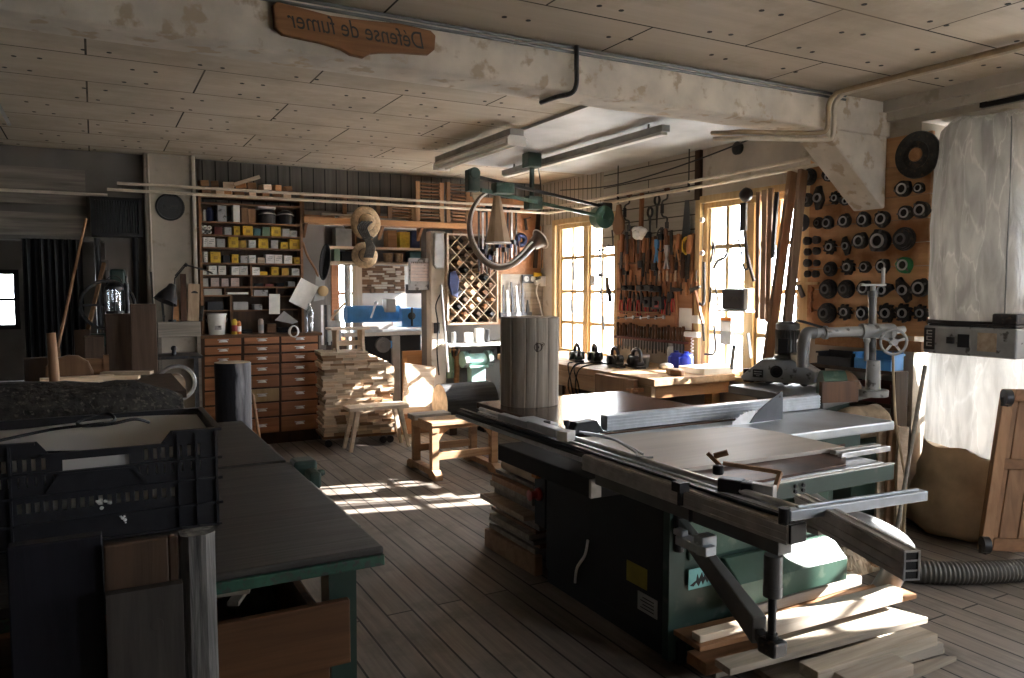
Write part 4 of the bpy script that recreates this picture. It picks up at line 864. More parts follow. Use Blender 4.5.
solo('sawdust_heap', mb, 'w_end', 'heap of pale sawdust on the floor behind the lumber pile', 'sawdust', kind='stuff')
# ================================================================== chest of drawers and shelf unit at the back
DY = 7.80
dx0, dx1 = pY(201, 400, DY).x, pY(320, 400, DY).x
ztop = pY(260, 334, DY).z
ch = thing('drawer_chest', 'tall brown workshop chest with three columns of small drawers', 'chest of drawers', ((dx0+dx1)/2, 7.86, 0))
part('carcass', MB().box(dx0, dx1, DY, 8.08, .0, ztop-.03), 'w_dress_d', ch)
part('top', MB().box(dx0-.005, dx1+.03, DY-.03, 8.09, ztop-.03, ztop), 'w_shelf', ch, bevel=.004)
ys = [335.5, 344.5, 353.5, 363.5, 375, 388, 402.5, 417.5, 434]
cols = [(204.5, 241), (244, 279), (281, 317.5)]
hb_ = MB()
hb_.grid(lambda u, v: V((.036*math.cos(math.pi*u)*math.sin(math.pi/2*v+.0), -.018*math.sin(math.pi/2*(1-v))-.002, .016*math.sin(math.pi*u)*math.sin(math.pi/2*v)-.004)), 10, 5).box(-.044, .044, -.003, 0, .008, .014).box(-.036, .036, -.021, -.002, -.006, -.003)
hme = hb_.mesh('cup_handle', 'handle_metal', 40)
for c, (xa, xb) in enumerate(cols):
    for r in range(8):
        a = pY(xa, ys[r]+.9, DY); b = pY(xb, ys[r+1]-.6, DY); z1, z0 = pY(260, ys[r]+1, DY).z, pY(260, ys[r+1]-.8, DY).z
        mb = MB().box(a.x, b.x, DY-.016, DY-.0005, z0, z1); light = (c == 1 and r == 5)
        o = part('drawer', mb, 'w_frame' if light else 'w_dress', ch, bevel=.004, label='paler replacement drawer front' if light else None)
        h = linkobj('handle', hme, o); h.matrix_parent_inverse = wmat(o).inverted(); h.location = ((a.x+b.x)/2, DY-.017, (z0+z1)/2); h.scale = (1.15, 1.25, 1.3)
SY = 7.90
sx0, sx1 = pY(199.5, 250, SY).x, pY(303, 250, SY).x
zs = lambda y: pY(250, y, SY).z
su_ = thing('shelf_unit', 'brown wooden small-parts shelf unit standing on the chest of drawers', 'shelf unit', ((sx0+sx1)/2, 7.95, ztop))
part('side_panel', MB().box(sx0, sx0+.025, SY, 8.08, ztop+.001, zs(199.3)), 'w_shelf', su_); part('side_panel', MB().box(sx1-.025, sx1, SY, 8.08, ztop+.001, zs(199.3)), 'w_shelf', su_)
part('back_panel', MB().box(sx0+.025, sx1-.025, 8.065, 8.08, ztop+.001, zs(204)), 'w_darkz', su_)
SHY = [205, 223.5, 236.3, 248.8, 264, 276, 287.5]
for y in SHY: part('shelf', MB().box(sx0+.025, sx1-.025, SY, 8.065, zs(y+.6), zs(y-.9)), 'w_shelf', su_)
xd = lambda x: pY(x, 280, SY).x
part('divider', MB().box(xd(250.5), xd(252.5), SY, 8.06, zs(295.5), zs(264.8)), 'w_shelf', su_)
part('shelf', MB().box(sx0+.025, xd(231), SY, 8.06, zs(296.5), zs(295)), 'w_shelf', su_); part('shelf', MB().box(xd(231), xd(252), SY, 8.06, zs(311.5), zs(310)), 'w_shelf', su_)
part('divider', MB().box(xd(229.5), xd(232), SY, 8.06, ztop+.001, zs(296)), 'w_shelf', su_); part('divider', MB().box(xd(224), xd(225.5), SY, 8.06, zs(295), zs(288)), 'w_shelf', su_); part('divider', MB().box(xd(276), xd(277.5), SY, 8.06, zs(298), zs(288)), 'w_shelf', su_)
SHN = ['top', 'second', 'third', 'fourth', 'fifth', 'sixth']
rows = {
 1: [(204, 'r6', 0, 0)],
 2: [(220, 8, 7, 'red_dk'), (230, 7, 7, 'grey_lt'), (239, 6.5, 8.5, 'yellow'), (249.5, 10, 9, 'yellow'), (258.8, 7, 7, 'sleeve'), (268, 7.5, 8.5, 'green_l'), (277.8, 9.5, 9.5, 'yellow'), (287.5, 7.5, 7.5, 'grey_lt'), (295.5, 7, 6, 'white')],
 3: [(206.5, 4, 9, 'white'), (213, 8, 9, 'paper'), (222.3, 8, 8, 'grey_lt'), (235, 10, 10, 'yellow'), (244, 7, 7, 'ochre'), (253.5, 7.5, 7.5, 'white'), (265, 10, 9.5, 'yellow'), (276, 7.5, 8, 'grey_lt'), (285.5, 7.5, 6.5, 'yellow'), (296, 10, 9.5, 'yellow')],
 4: [(206.5, 4, 10, 'white'), (216.2, 10.5, 10, 'yellow'), (227.3, 7.5, 7, 'dark'), (236.2, 7, 8, 'yellow'), (245, 7.5, 7, 'grey_paint'), (253.5, 7.5, 7.5, 'white'), (262.3, 7.5, 5.5, 'w_pale'), (271, 8, 8.5, 'white'), (279.5, 8, 8.5, 'white'), (289, 8.5, 7.8, 'white'), (298, 6.5, 6.5, 'yellow')],
 5: [(205, 5, 4.5, 'white'), (213.2, 8.5, 8.5, 'white'), (223.2, 8, 8.5, 'white'), (236, 8, 8, 'white'), (245, 8, 8.5, 'white'), (256.5, 8, 7.5, 'paper'), (264.5, 7.5, 3.5, 'yellow'), (276, 7.5, 8, 'yellow'), (286, 7.5, 7, 'ochre'), (296.3, 8, 6.8, 'white')],
 6: [(206, 6, 7.5, 'grey_lt'), (215.3, 8.5, 8, 'pink'), (225.5, 7.5, 7.5, 'pink'), (235.5, 8.5, 8, 'pink'), (259, 10, 3, 'dark'), (270, 9, 2.5, 'red_dk'), (281, 8, 3.5, 'dark'), (292, 7, 5, 'grey_paint')]}
CN = {'yellow': 'yellow', 'white': 'white', 'paper': 'off-white', 'grey_lt': 'grey', 'grey_paint': 'dark grey', 'dark': 'black', 'sleeve': 'teal', 'green_l': 'green', 'red_dk': 'dark red', 'ochre': 'dull ochre', 'pink': 'pinkish', 'w_pale': 'tan'}
for r, items in rows.items():
    if r == 1: continue
    zb = zs(SHY[r-1]-.9) if False else zs(SHY[r-1]-.9)
    base = zs({2: 236.3, 3: 248.8, 4: 264, 5: 276, 6: 287.5}[r]-.95)
    for k, (x, w_, h, m) in enumerate(items):
        a, b = xd(x-w_/2), xd(x+w_/2); hh_ = h*.01035; cx_ = (a+b)/2; ww = (b-a)*.97
        rz = random.uniform(-.06, .06)
        mb = MB(); mb.T = Matrix.Translation((cx_, SY+.07+random.uniform(0, .015), base)) @ Matrix.Rotation(rz, 4, 'Z')
        mb.box(-ww/2, ww/2, -.05, .07, .0005, hh_)
        mb.k = 1
        if h > 5:
            if m in ('yellow', 'ochre'): mb.box(-ww*.18, ww*.22, -.0515, -.05, hh_*.3, hh_*.62).box(-ww*.42, -ww*.22, -.0515, -.05, hh_*.78, hh_*.9)
            elif m in ('white', 'paper', 'pink', 'grey_lt'): mb.box(-ww*.3, ww*.3, -.0515, -.05, hh_*.55, hh_*.61).box(-ww*.35, ww*.1, -.0515, -.05, hh_*.35, hh_*.4).box(-ww*.1, ww*.35, -.0515, -.05, hh_*.72, hh_*.78)
        solo('parts_box', mb, [m, 'ochre' if m in ('yellow', 'ochre') else 'grey_paint'], '%s box, %s from the left on the %s shelf of the small-parts unit' % (CN[m], ORD[k+1] if r == 2 else ORD[k], SHN[r-1]), 'box', 'small parts boxes in the shelf unit', bevel=.002)
# rolls on the second shelf
base = zs(236.3-.95)
for k in range(6):
    x = 202.5+(k % 3)*4.4; z = base+.021+(k//3)*.042
    mb = MB(); c = V((xd(x), SY+.02, z)); mb.lathe([(.020, 0), (.020, .1), (.011, .1), (.011, 0), (.020, 0)], c, (0, 1, 0), 16, False)
    solo('tape_roll', mb, 'white' if k > 2 else 'grey_lt', '%s white roll from the left in the %s row on the second shelf' % (ORD[k % 3], ['lower', 'upper'][k//3]), 'roll', 'rolls in the shelf unit', smooth=40)
# big things on the top shelf
b1 = zs(223.5-.95)
for k, (x, w_, h, m, l, shape) in enumerate(((203, 5, 12, 'w_shelf', 'brown glass jar at the left end of the top shelf', 'c'), (207.5, 3.5, 11, 'white', 'slim white bottle beside the brown jar on the top shelf', 'c'), (212.5, 8, 13, 'navy', 'dark blue tin can on the top shelf', 'c'), (224, 9, 15, 'grey_paint', 'grey upright carton on the top shelf', 'b'), (231, 5, 6, 'dark', 'small black can between the cartons on the top shelf', 'c'), (238.5, 6.5, 16, 'white', 'white upright carton on the top shelf', 'b'), (246.5, 6.5, 14, 'w_brown', 'brown upright box, left one of two on the top shelf', 'b'), (254, 7.5, 13, 'w_brown', 'brown upright box, right one of two on the top shelf', 'b'))):
    a, b = xd(x-w_/2), xd(x+w_/2); hh_ = h*.0103; c = (a+b)/2
    mb = MB()
    if shape == 'c': r_ = (b-a)/2; mb.lathe([(r_, .0005), (r_, hh_*.8), (r_*.6, hh_*.88), (r_*.6, hh_)], (c, SY+.08, b1), (0, 0, 1), 18)
    else: mb.box(a, b, SY+.02, SY+.15, b1+.0005, b1+hh_)
    solo({'c': 'can', 'b': 'carton'}[shape], mb, m, l, {'c': 'can', 'b': 'box'}[shape], smooth=40 if shape == 'c' else None)
for k, x in enumerate((270, 288)):
    c = V((xd(x), SY+.075, b1)); th = thing('face_shield', ['left', 'right'][k]+' of two dark face shields with white rims on the top shelf', 'face shield', c, 0, 'face shields on the top shelf')
    part('visor', MB().lathe([(.078, .001), (.082, .07), (.07, .12), (.03, .14), (0, .142)], (0, 0, 0), (0, 0, 1), 24), 'black_pl', th, local=True, smooth=50)
    part('rim', MB().tube(arc((0, -.0, .085), .084, math.pi*1.05, math.pi*1.95, (1, 0, 0), (0, .97, -.18), 14), .005, 6), 'white', th, local=True, smooth=40)
c = V((xd(268), SY+.08, b1+.1435)); solo('box_lid', MB().box(c.x-.08, c.x+.09, c.y-.07, c.y+.07, c.z, c.z+.03), 'white', 'flat white box lying on the left face shield on the top shelf', 'box', bevel=.003)
# papers and boxes in the lower pigeonholes
def flatbox(x0, x1, y0, y1, m, l, cat='box', yy=SY+.02, d=.135, nm='flat_box'):
    a, b = xd(x0), xd(x1); return solo(nm, MB().box(a, b, yy, yy+d, zs(y1), zs(y0)), m, l, cat, bevel=.002)
flatbox(204, 222, 289, 294.9, 'grey_lt', 'flat grey box in the left pigeonhole below the sixth shelf')
flatbox(227, 248, 292.3, 294.3, 'paper', 'stack of papers in the pigeonhole beside the flat grey box', 'papers', nm='paper_stack', yy=SY-.01); part
flatbox(254, 268, 290, 296, 'grey_paint', 'dark grey box hanging right of the middle divider in the shelf unit')
flatbox(207, 223, 301.5, 309.8, 'black_pl', 'black case in the left lower pigeonhole', 'case', nm='case')
flatbox(233, 248, 302, 309.9, 'grey_lt', 'grey box on the lowest short shelf of the shelf unit')
flatbox(254, 262, 304.5, 310, 'grey_paint', 'small dark box on the ledge right of the grey box'); 
sup = MB().box(xd(252), sx1-.025, SY+.08, 8.06, zs(311), zs(310)); part('shelf', sup, 'w_shelf', su_); part('shelf', MB().box(xd(252.5), sx1-.025, SY, 8.06, zs(297.2), zs(296)), 'w_shelf', su_); part('shelf', MB().box(sx0+.025, xd(229.5), SY+.01, 8.06, zs(310.9), zs(309.9)), 'w_shelf', su_)
# things standing on the chest
def at_chest(x, y=7.88): return V((pY(x, 333, y).x, y, ztop))
bk = thing('bucket', 'white plastic bucket with a handle on top of the drawer chest', 'bucket', at_chest(217, 7.91))
part('body', MB().lathe([(.075, .0), (.088, .19), (.094, .19), (.094, .205), (.087, .205), (.083, .19), (.072, .01), (0, .01)], (0, 0, 0), (0, 0, 1), 26), 'white', bk, local=True, smooth=40)
part('handle', MB().tube(arc((0, -.02, .16), .098, math.pi*1.02, math.pi*1.98, (1, 0, 0), (0, -.55, .83), 14), .003, 6), 'steel', bk, local=True, smooth=40)
part('sticker', MB().box(-.03, .03, -.0865, -.083, .05, .09), 'grey_paint', bk, local=True)
for k, (x, r_, h, m, l) in enumerate(((234.5, .027, .15, 'yellow', 'tall yellow tin with red print beside the white bucket'), (238.5, .028, .13, 'orange', 'orange tin right of the yellow tin on the drawer chest'), (261, .027, .145, 'pink', 'pinkish spray can in the middle of the drawer chest'))):
    c = at_chest(x, 7.86+.03*k); th = thing('tin', l, 'tin', c); part('body', MB().lathe([(r_, 0), (r_, h*.88), (r_*.7, h*.95), (r_*.7, h)], (0, 0, 0), (0, 0, 1), 18), m, th, local=True, smooth=40); part('label', MB().cyl((0, 0, h*.2), (0, 0, h*.6), r_*1.02, n=18, caps=False), ['red', 'paper', 'grey_lt'][k], th, local=True, smooth=40)
c = at_chest(310, 7.84); bt = thing('water_bottle', 'clear plastic bottle standing at the right end of the drawer chest', 'bottle', c)
part('body', MB().lathe([(.036, 0), (.038, .02), (.036, .09), (.033, .11), (.037, .14), (.036, .21), (.015, .26), (.013, .275)], (0, 0, 0), (0, 0, 1), 20), 'bottle', bt, local=True, smooth=50); part('cap', MB().cyl((0, 0, .275), (0, 0, .295), .015), 'white', bt, local=True)
c = at_chest(293, 7.795); mb = MB()
for k in range(4): mb.tube([c+V((.05*math.cos(t)*(1-.08*k), -.03-.004*k+.01*math.sin(t*2), .0+.055*math.sin(t)+.02)) for t in (2*math.pi*i/20+.3*k for i in range(20))], .006, 6, True)
solo('rope_coil', mb, 'white', 'coil of white rope hanging over the edge of the drawer chest', 'rope', smooth=50)
for k, (x, w_, h, m, l) in enumerate(((247, .09, .04, 'dark', 'low black box on the drawer chest right of the tins'), (271, .09, .09, 'w_shelf', 'small brown wooden box right of the pink spray can'), (283, .11, .05, 'dark', 'low dark tool tray at the back of the drawer chest'))):
    c = at_chest(x, 8.0); solo('small_box', MB().box(c.x-w_/2, c.x+w_/2, c.y-.05, c.y+.05, c.z+.0005, c.z+h), m, l, 'box', bevel=.003)
# hanging papers
a = pY(274.5, 304, 7.885); solo('paper_note', MB().obox((a.x, 7.885, a.z), (.105, .004, .20), (0, .02, 0)), 'paper', 'small upright white paper hanging in front of the shelf unit', 'paper')
a = pY(304, 294, 7.86); mb = MB(); mb.T = Matrix.Translation((a.x, 7.86, a.z)) @ Matrix.Rotation(R(28), 4, 'Y'); mb.grid(lambda u, v: V((-.10+.20*u, .012*math.sin(u*3), -.135+.27*v)), 6, 6); mb.grid(lambda u, v: V((-.10+.20*u, .003+.012*math.sin(u*3), -.135+.27*v)), 6, 6)
solo('paper_sheet', mb, 'paper', 'large tilted white paper sheet hanging at the right of the shelf unit', 'paper', smooth=60)
a = pY(286, 318, 7.88); mb = MB().prism([(-.11, -.02), (.06, -.06), (.12, -.04), (-.02, .07)], (a.x, 7.885, a.z), (1, 0, 0), (0, 0, 1), .02); solo('paper_fan', mb, 'grey_lt', 'grey folded papers leaning below the small hanging paper', 'papers')
# heap of blocks on top of the shelf unit
zt_ = zs(196); part('top_board', MB().box(sx0, sx1, SY, 8.08, zs(199.2), zs(198)), 'w_shelf', su_)
zt_ = zs(198)+.0; rr = random.Random(12)
for k in range(16):
    x = sx0+.05+(k % 8)*(sx1-sx0-.1)/8+rr.uniform(0, .04); lay = k//8
    L_, w_, h_ = rr.uniform(.13, .24), rr.uniform(.07, .10), rr.uniform(.045, .06)
    mb = MB().obox((x, 7.985+rr.uniform(-.01, .01), zt_+.04+lay*.08), (L_*.42, .13, h_), (rr.uniform(-.08, .08), rr.uniform(-.16, .16), rr.uniform(-.25, .25)))
    solo('wood_block', mb, ['w_brownx', 'w_pale', 'w_orange'][k % 3], '%s block from the left in the %s layer of the heap on the shelf unit' % (ORD[k % 8], ['lower', 'upper'][lay]), 'wood block', 'wood blocks on the shelf unit', bevel=.003)
a0, a1 = pY(233, 185, 7.93), pY(259, 177, 7.95); solo('wood_wedge', MB().bar(a0, a1, .07, .035), 'w_pale', 'long pale slab lying aslant on top of the heap above the shelf unit', 'wood block', bevel=.003)
# ------------------------------------------------------------------ wide plank shelf above the doorway with slatted frames
la, lb_ = pY(302, 219, 7.86), pY(471, 223, 7.86); zl = (la.z+lb_.z)/2+.01
ls = thing('plank_shelf', 'long brown plank shelf running above the alcove doorway', 'shelf', ((la.x+lb_.x)/2, 7.95, zl))
part('board', MB().box(sx1+.005, lb_.x, 7.86, 8.06, zl-.06, zl), 'w_orange', ls, bevel=.004)
for x in (sx1+.06, 2.75, 3.2): part('bracket', MB().prism([(0, 0), (.14, 0), (0, -.14)], (x, 8.06, zl-.061), (0, -1, 0), (0, 0, 1), .03), 'w_shelf', ls)
def louver(x0, x1, y0, y1, Y, lab, n):
    a, b = pY(x0, y0, Y), pY(x1, y1, Y); z1, z0 = a.z, zl+.001
    t = thing('slatted_frame', lab, 'slatted frame', ((a.x+b.x)/2, Y, z0), 0, 'slatted frames on the plank shelf')
    w_ = .045
    part('stile', MB().box(a.x, a.x+w_, Y, Y+.03, z0, z1), 'w_brown', t); part('stile', MB().box(b.x-w_, b.x, Y, Y+.03, z0, z1), 'w_brown', t)
    mb = MB()
    for k in range(n): z = z0+.02+(z1-z0-.04)*k/(n-1); mb.obox(((a.x+b.x)/2, Y+.015, z), (b.x-a.x-2*w_, .03, .012), (.5, 0, 0))
    part('slats', mb, 'w_shelf', t)
louver(416, 444, 181, 205, 7.90, 'left brown slatted frame standing upright on the plank shelf', 12)
louver(446.5, 470, 182, 205, 7.90, 'right brown slatted frame standing upright on the plank shelf', 12)
louver(388, 416, 205, 218, 7.92, 'short slatted frame lying low on the plank shelf left of the tall ones', 5)
rr = random.Random(21)
for k in range(5):
    a, b = pY(304+k*17, 214-k*.2, 7.95), pY(322+k*18, 213, 7.95)
    solo('timber_strip', MB().box(a.x, b.x+.12, 7.90+.02*(k % 2), 7.98+.02*(k % 2), zl+.001+.024*(k % 2), zl+.022+.024*(k % 2)), ['w_brownx', 'w_grey', 'w_pale'][k % 3], '%s timber strip from the left lying on the plank shelf' % ORD[k], 'timber', 'timber strips on the plank shelf')
a, b = pY(305, 194, 7.95), pY(416, 197, 7.95); ra = thing('upper_rack', 'thin brown rack rails with uprights above the plank shelf', 'rack', ((a.x+b.x)/2, 7.98, zl))
part('rail', MB().box(sx1+.02, b.x, 7.99, 8.02, a.z-.015, a.z+.015), 'w_brownx', ra)
for x in (sx1+.03, 2.35, 2.72, b.x-.03): part('upright', MB().box(x-.02, x+.02, 8.02, 8.06, zl+.001, a.z+.02), 'w_shelf', ra)
# ------------------------------------------------------------------ straw hats with a hank of rope in front of the plank shelf
def hat(name, cx, cz, rx, rz_, Y, lab):
    t = thing(name, lab, 'hat', (cx, Y, cz-rz_), 0)
    mb = MB(); mb.rings([[V((cx+rx*s*math.cos(q), Y+dy+.012*math.sin(2*q)*s, cz+rz_*s*math.sin(q))) for q in (2*math.pi*k/36 for k in range(36))] for s, dy in ((.5, -.004), (.7, .0), (.9, .008), (1, .02), (1.0, .026), (.9, .014), (.7, .006), (.5, .003))], caps=False); part('brim', mb, 'straw', t, smooth=60)
    mb = MB(); mb.rings([[V((cx+rx*s*math.cos(q), Y+dy, cz+rz_*s*math.sin(q))) for q in (2*math.pi*k/30 for k in range(30))] for s, dy in ((.52, .0), (.50, -.04), (.44, -.085), (.25, -.105), (.02, -.11))]); part('crown', mb, 'straw', t, smooth=60)
    mb = MB(); mb.rings([[V((cx+rx*s*math.cos(q), Y+dy, cz+rz_*s*math.sin(q))) for q in (2*math.pi*k/30 for k in range(30))] for s, dy in ((.535, -.004), (.53, -.03))], caps=False); part('band', mb, 'rope', t, smooth=60)
a, b, c = pY(352, 234, 7.4), pY(382, 234, 7.4), pY(367, 206, 7.4); hat('straw_hat', (a.x+b.x)/2, c.z-.16, (b.x-a.x)/2, .165, 7.42, 'larger straw hat hanging above the doorway behind the rope hank')
a, b, c = pY(354, 255, 7.4), pY(380, 255, 7.4), pY(367, 267.5, 7.4); hat('straw_hat', (a.x+b.x)/2, c.z+.125, (b.x-a.x)/2, .13, 7.46, 'smaller straw hat hanging just below the larger one')
mb = MB(); c = pY(367.5, 238, 7.28)
for k in range(11):
    o_ = (k-5)*.009
    mb.tube(smoothpath([c+V((o_*1.2, .01*(k % 3), .16)), c+V((-.05+o_, .01*(k % 2), .10)), c+V((o_*.9-.02, -.01, .02)), c+V((o_*.6, -.02, -.03)), c+V((.03+o_*.9, 0, -.10)), c+V((o_*.9+.005, .0, -.19))], 4), .008, 6)
mb.tube([c+V((.05*math.cos(t), -.005+.025*math.sin(t), -.03+.006*t)) for t in (k*.5 for k in range(20))], .008, 6)
solo('rope_hank', mb, 'rope', 'hank of dark grey rope hanging in front of the straw hats', 'rope', smooth=60)
# black cable hank and strap on the wall left of the doorway
c = pY(324, 262, 7.95); mb = MB()
for k in range(7): mb.tube([c+V(((.008+.007*k)*math.cos(t)+.05*math.sin(t)*.4, -.012*k*.5, (.11+.012*k)*math.sin(t))) for t in (2*math.pi*i/24 for i in range(24))], .008, 6, True)
solo('cable_hank', mb, 'dark', 'black cable hank hanging on the wall left of the alcove', 'cable', smooth=50)
c = pY(313, 262, 7.97); solo('leather_strap', MB().tube(smoothpath([c+V((-.10, 0, .2)), c+V((-.06, -.02, .06)), c+V((.02, -.02, -.08)), c+V((.05, 0, -.15))]), .012, 6), 'w_shelf', 'curved brown strap hanging beside the black cable hank', 'strap', smooth=50)
c = pY(323, 291, 7.95); solo('brass_disc', MB().lathe([(.055, 0), (.055, .012), (.04, .02), (.0, .022)], c, (0, -1, 0), 24), 'w_frame', 'round brassy disc hanging below the cable hank', 'disc', smooth=40)
c = pY(318, 282, 7.98); solo('grey_cloth', MB().prism([(-.05, -.2), (.06, -.18), (.07, .05), (-.02, .08)], c, (1, 0, 0), (0, 0, 1), .02), 'grey_lt', 'pale grey rag hanging below the cable hank', 'rag')
for k in range(3):
    a, b = pY(322+k*3.6, 305, 7.95), pY(322+k*3.6, 345, 7.95); solo('hanging_rule', MB().box(a.x-.012, a.x+.012, 7.95, 7.962, b.z, a.z), ['steel', 'iron', 'grey_lt'][k], '%s metal rule from the left hanging beside the drawer chest' % ORD[k], 'rule', 'metal rules by the drawer chest')
# ------------------------------------------------------------------ alcove: wall cabinet, things on its shelves, machine
az = lambda y, Y=8.6: pY(380, y, Y).z
ac = thing('alcove_shelf', 'pale wooden open shelf across the top of the alcove', 'shelf', (2.85, 8.7, az(264)))
for y in (248.5, 263): part('shelf', MB().box(2.2, 3.55, 8.55, 8.95, az(y+1.2), az(y-1.2)), 'w_pale', ac)
for x in (2.2, 2.62, 2.80, 3.53): part('upright', MB().box(x, x+.025, 8.56, 8.95, az(263), az(226)), 'w_shelf', ac)
part('back', MB().box(2.2, 3.555, 8.95, 8.97, az(265), az(226)), 'bwall', ac)
def on_alc(x0, x1, y0, base, m, nm, lab, cat, d=.15, Y=8.6):
    a, b = pY(x0, 250, Y).x, pY(x1, 250, Y).x
    return solo(nm, MB().box(a, b, Y, Y+d, az(base)+.0005, az(y0)), m, lab, cat, bevel=.003)
on_alc(336, 352, 230, 247.3, 'grey_lt', 'file_box', 'grey flat box on the upper alcove shelf behind the hats', 'box')
on_alc(388, 397, 230, 247.3, 'w_orange', 'binder', 'reddish-brown binder on the upper alcove shelf', 'binder')
on_alc(400, 410, 231, 247.3, 'yellow', 'binder', 'yellow binder on the upper alcove shelf', 'binder')
on_alc(411.5, 420, 229.5, 247.3, 'navy', 'binder', 'dark blue binder on the upper alcove shelf', 'binder')
on_alc(334, 340, 250, 261.8, 'green_l', 'carton', 'small green carton on the lower alcove shelf', 'box')
on_alc(342, 353, 252, 261.8, 'dark', 'carton', 'black carton on the lower alcove shelf', 'box')
for k, (x, r_) in enumerate(((388, .055), (398.5, .05))):
    c = V((pY(x, 255, 8.66).x, 8.66, az(261.8))); t = thing('wicker_basket', ['left', 'right'][k]+' of two small round wicker baskets on the lower alcove shelf', 'basket', c, 0, 'wicker baskets')
    mb = MB()
    for q in range(9): mb.tube(arc((0, 0, .006+q*.0115), r_*(.85+.02*q), 0, 2*math.pi, (1, 0, 0), (0, 1, 0), 18)[:-1], .0065, 5, True)
    mb.cyl((0, 0, 0), (0, 0, .005), r_*.85); part('body', mb, 'straw', t, local=True, smooth=50)
on_alc(410, 426, 250.5, 261.8, 'sleeve', 'teal_case', 'teal case on the lower alcove shelf beside the baskets', 'case')
# calendar on the pillar side
a, b = pY(410.5, 262.5, 8.0), pY(429, 281, 8.0); cal = thing('calendar', 'wall calendar with pinkish rows hanging at the right of the alcove', 'calendar', ((a.x+b.x)/2, 8.0, b.z))
part('sheet', MB().box(a.x, b.x, 8.0, 8.006, b.z-.04, a.z), 'pink', cal)
mb = MB()
for k in range(5): z = a.z-.025-k*.034; mb.box(a.x+.012, b.x-.012, 7.998, 8.0, z-.004, z+.001)
part('rows', mb, 'grey_paint', cal); part('footer', MB().box(a.x, b.x, 7.9985, 8.0, b.z-.04, b.z-.002), 'grey_paint', cal)
mb = MB()
for k in range(9): x = a.x+.012+k*(b.x-a.x-.024)/8; mb.tube(arc((x, 7.998, a.z), .008, 0, 2*math.pi, (0, 1, 0), (0, 0, 1), 10)[:-1], .0018, 5, True)
part('binding', mb, 'dark', cal); part('hanger_board', MB().box(a.x-.02, b.x+.0, 8.007, 8.02, b.z-.10, a.z+.05), 'grey_paint', cal)
a = pY(418, 287, 8.0); solo('pin_board', MB().box(a.x-.13, a.x+.05, 8.025, 8.04, a.z-.07, a.z+.03), 'black_pl', 'small dark board hanging below the calendar', 'board')
# mosaic of blocks
a, b = pY(361, 262.5, 9.2), pY(405, 293, 9.2); ms = thing('block_panel', 'panel mosaic of small brown wood blocks at the back of the alcove', 'panel', ((a.x+b.x)/2, 9.2, b.z))
part('board', MB().box(a.x, b.x, 9.22, 9.25, b.z, a.z), 'w_brownx', ms)
rr = random.Random(8); mb = MB(); z = b.z
while z < a.z-.02:
    h = rr.uniform(.022, .034); x = a.x
    while x < b.x-.02:
        l = rr.uniform(.05, .12); mb.k = rr.randint(0, 2); mb.box(x+.002, min(b.x, x+l)-.002, 9.22-rr.uniform(.008, .03), 9.22, z+.002, min(a.z, z+h)-.002); x += l
    z += h
part('tiles', mb, ['w_brownx', 'w_pale', 'w_shelf'], ms)
a = pY(357, 262, 9.1); b = pY(357, 293, 9.1); solo('pale_post', MB().box(a.x-.05, a.x+.06, 9.1, 9.16, 0, a.z+.1), 'w_palez', 'pale wooden post left of the block mosaic in the alcove', 'post')
a = pY(351, 240, 9.3); solo('drain_pipe', MB().cyl((a.x-.05, 9.3, 0), (a.x-.05, 9.3, 2.4), .04), 'grey_lt', 'grey upright pipe between the little window and the pale post', 'pipe', smooth=40)
# blue planer in the alcove
pl = thing('planer', 'blue thickness planer with pale cast table inside the alcove', 'planer', (3.1, 8.8, 0))
tz = az(331, 8.75); Q = lambda n, mb, m, **k: part(n, mb, m, pl, **k)
a, b = pY(344, 330, 8.6), pY(424, 330, 8.6)
Q('table', MB().box(a.x, b.x, 8.6, 9.1, tz-.05, tz), 'cast', bevel=.006); Q('table_edge', MB().box(a.x, b.x, 8.58, 8.6, tz-.045, tz-.005), 'white')
a, b = pY(347, 306, 8.85), pY(401, 322, 8.85); Q('cutter_guard', MB().cyl((a.x, 8.92, (a.z+b.z)/2), (b.x, 8.92, (a.z+b.z)/2), (a.z-b.z)/2, n=24), 'blue', smooth=40)
a, b = pY(402, 308.5, 8.72), pY(423, 327, 8.72); Q('drive_box', MB().box(a.x, b.x, 8.72, 9.05, b.z, a.z), 'blue', bevel=.012)
c = pY(412, 316, 8.70); Q('knob', MB().lathe([(.03, -.01), (.045, 0), (.045, .02), (.02, .03)], (c.x, 8.72, c.z), (0, -1, 0), 18).cyl((c.x, 8.70, c.z-.12), (c.x, 8.70, c.z+.1), .012), 'dark', smooth=40)
c0, c1 = pY(371, 318, 8.68), pY(376, 303, 8.68); Q('lever', MB().cyl(c0, c1, .012).ball(c1, .024), 'steel', smooth=40); Q('table_clamp', MB().box(c0.x-.12, c0.x+.12, 8.62, 8.74, tz, tz+.03).box(c0.x-.06, c0.x+.08, 8.64, 8.72, tz+.03, tz+.06), 'steel', smooth=40)
c = pY(392, 304, 8.72); Q('head', MB().box(c.x-.06, c.x+.06, 8.74, 8.9, c.z-.1, c.z+.06), 'grey_lt', bevel=.012)
Q('stand', MB().box(2.75, 3.45, 8.66, 9.05, .1, tz-.051).box(2.7, 3.5, 8.64, 9.08, 0, .1), 'dark', bevel=.01)
c = pY(383, 345, 8.62); Q('motor', MB().cyl((c.x, 8.6, c.z), (c.x, 8.655, c.z), .09, n=20).cyl((c.x, 8.585, c.z), (c.x, 8.6, c.z), .045), 'grey_mid', smooth=40)
c = pY(394, 345, 8.6); Q('switch', MB().box(c.x-.04, c.x+.05, 8.6, 8.655, c.z-.04, c.z+.05), 'blue', bevel=.006)
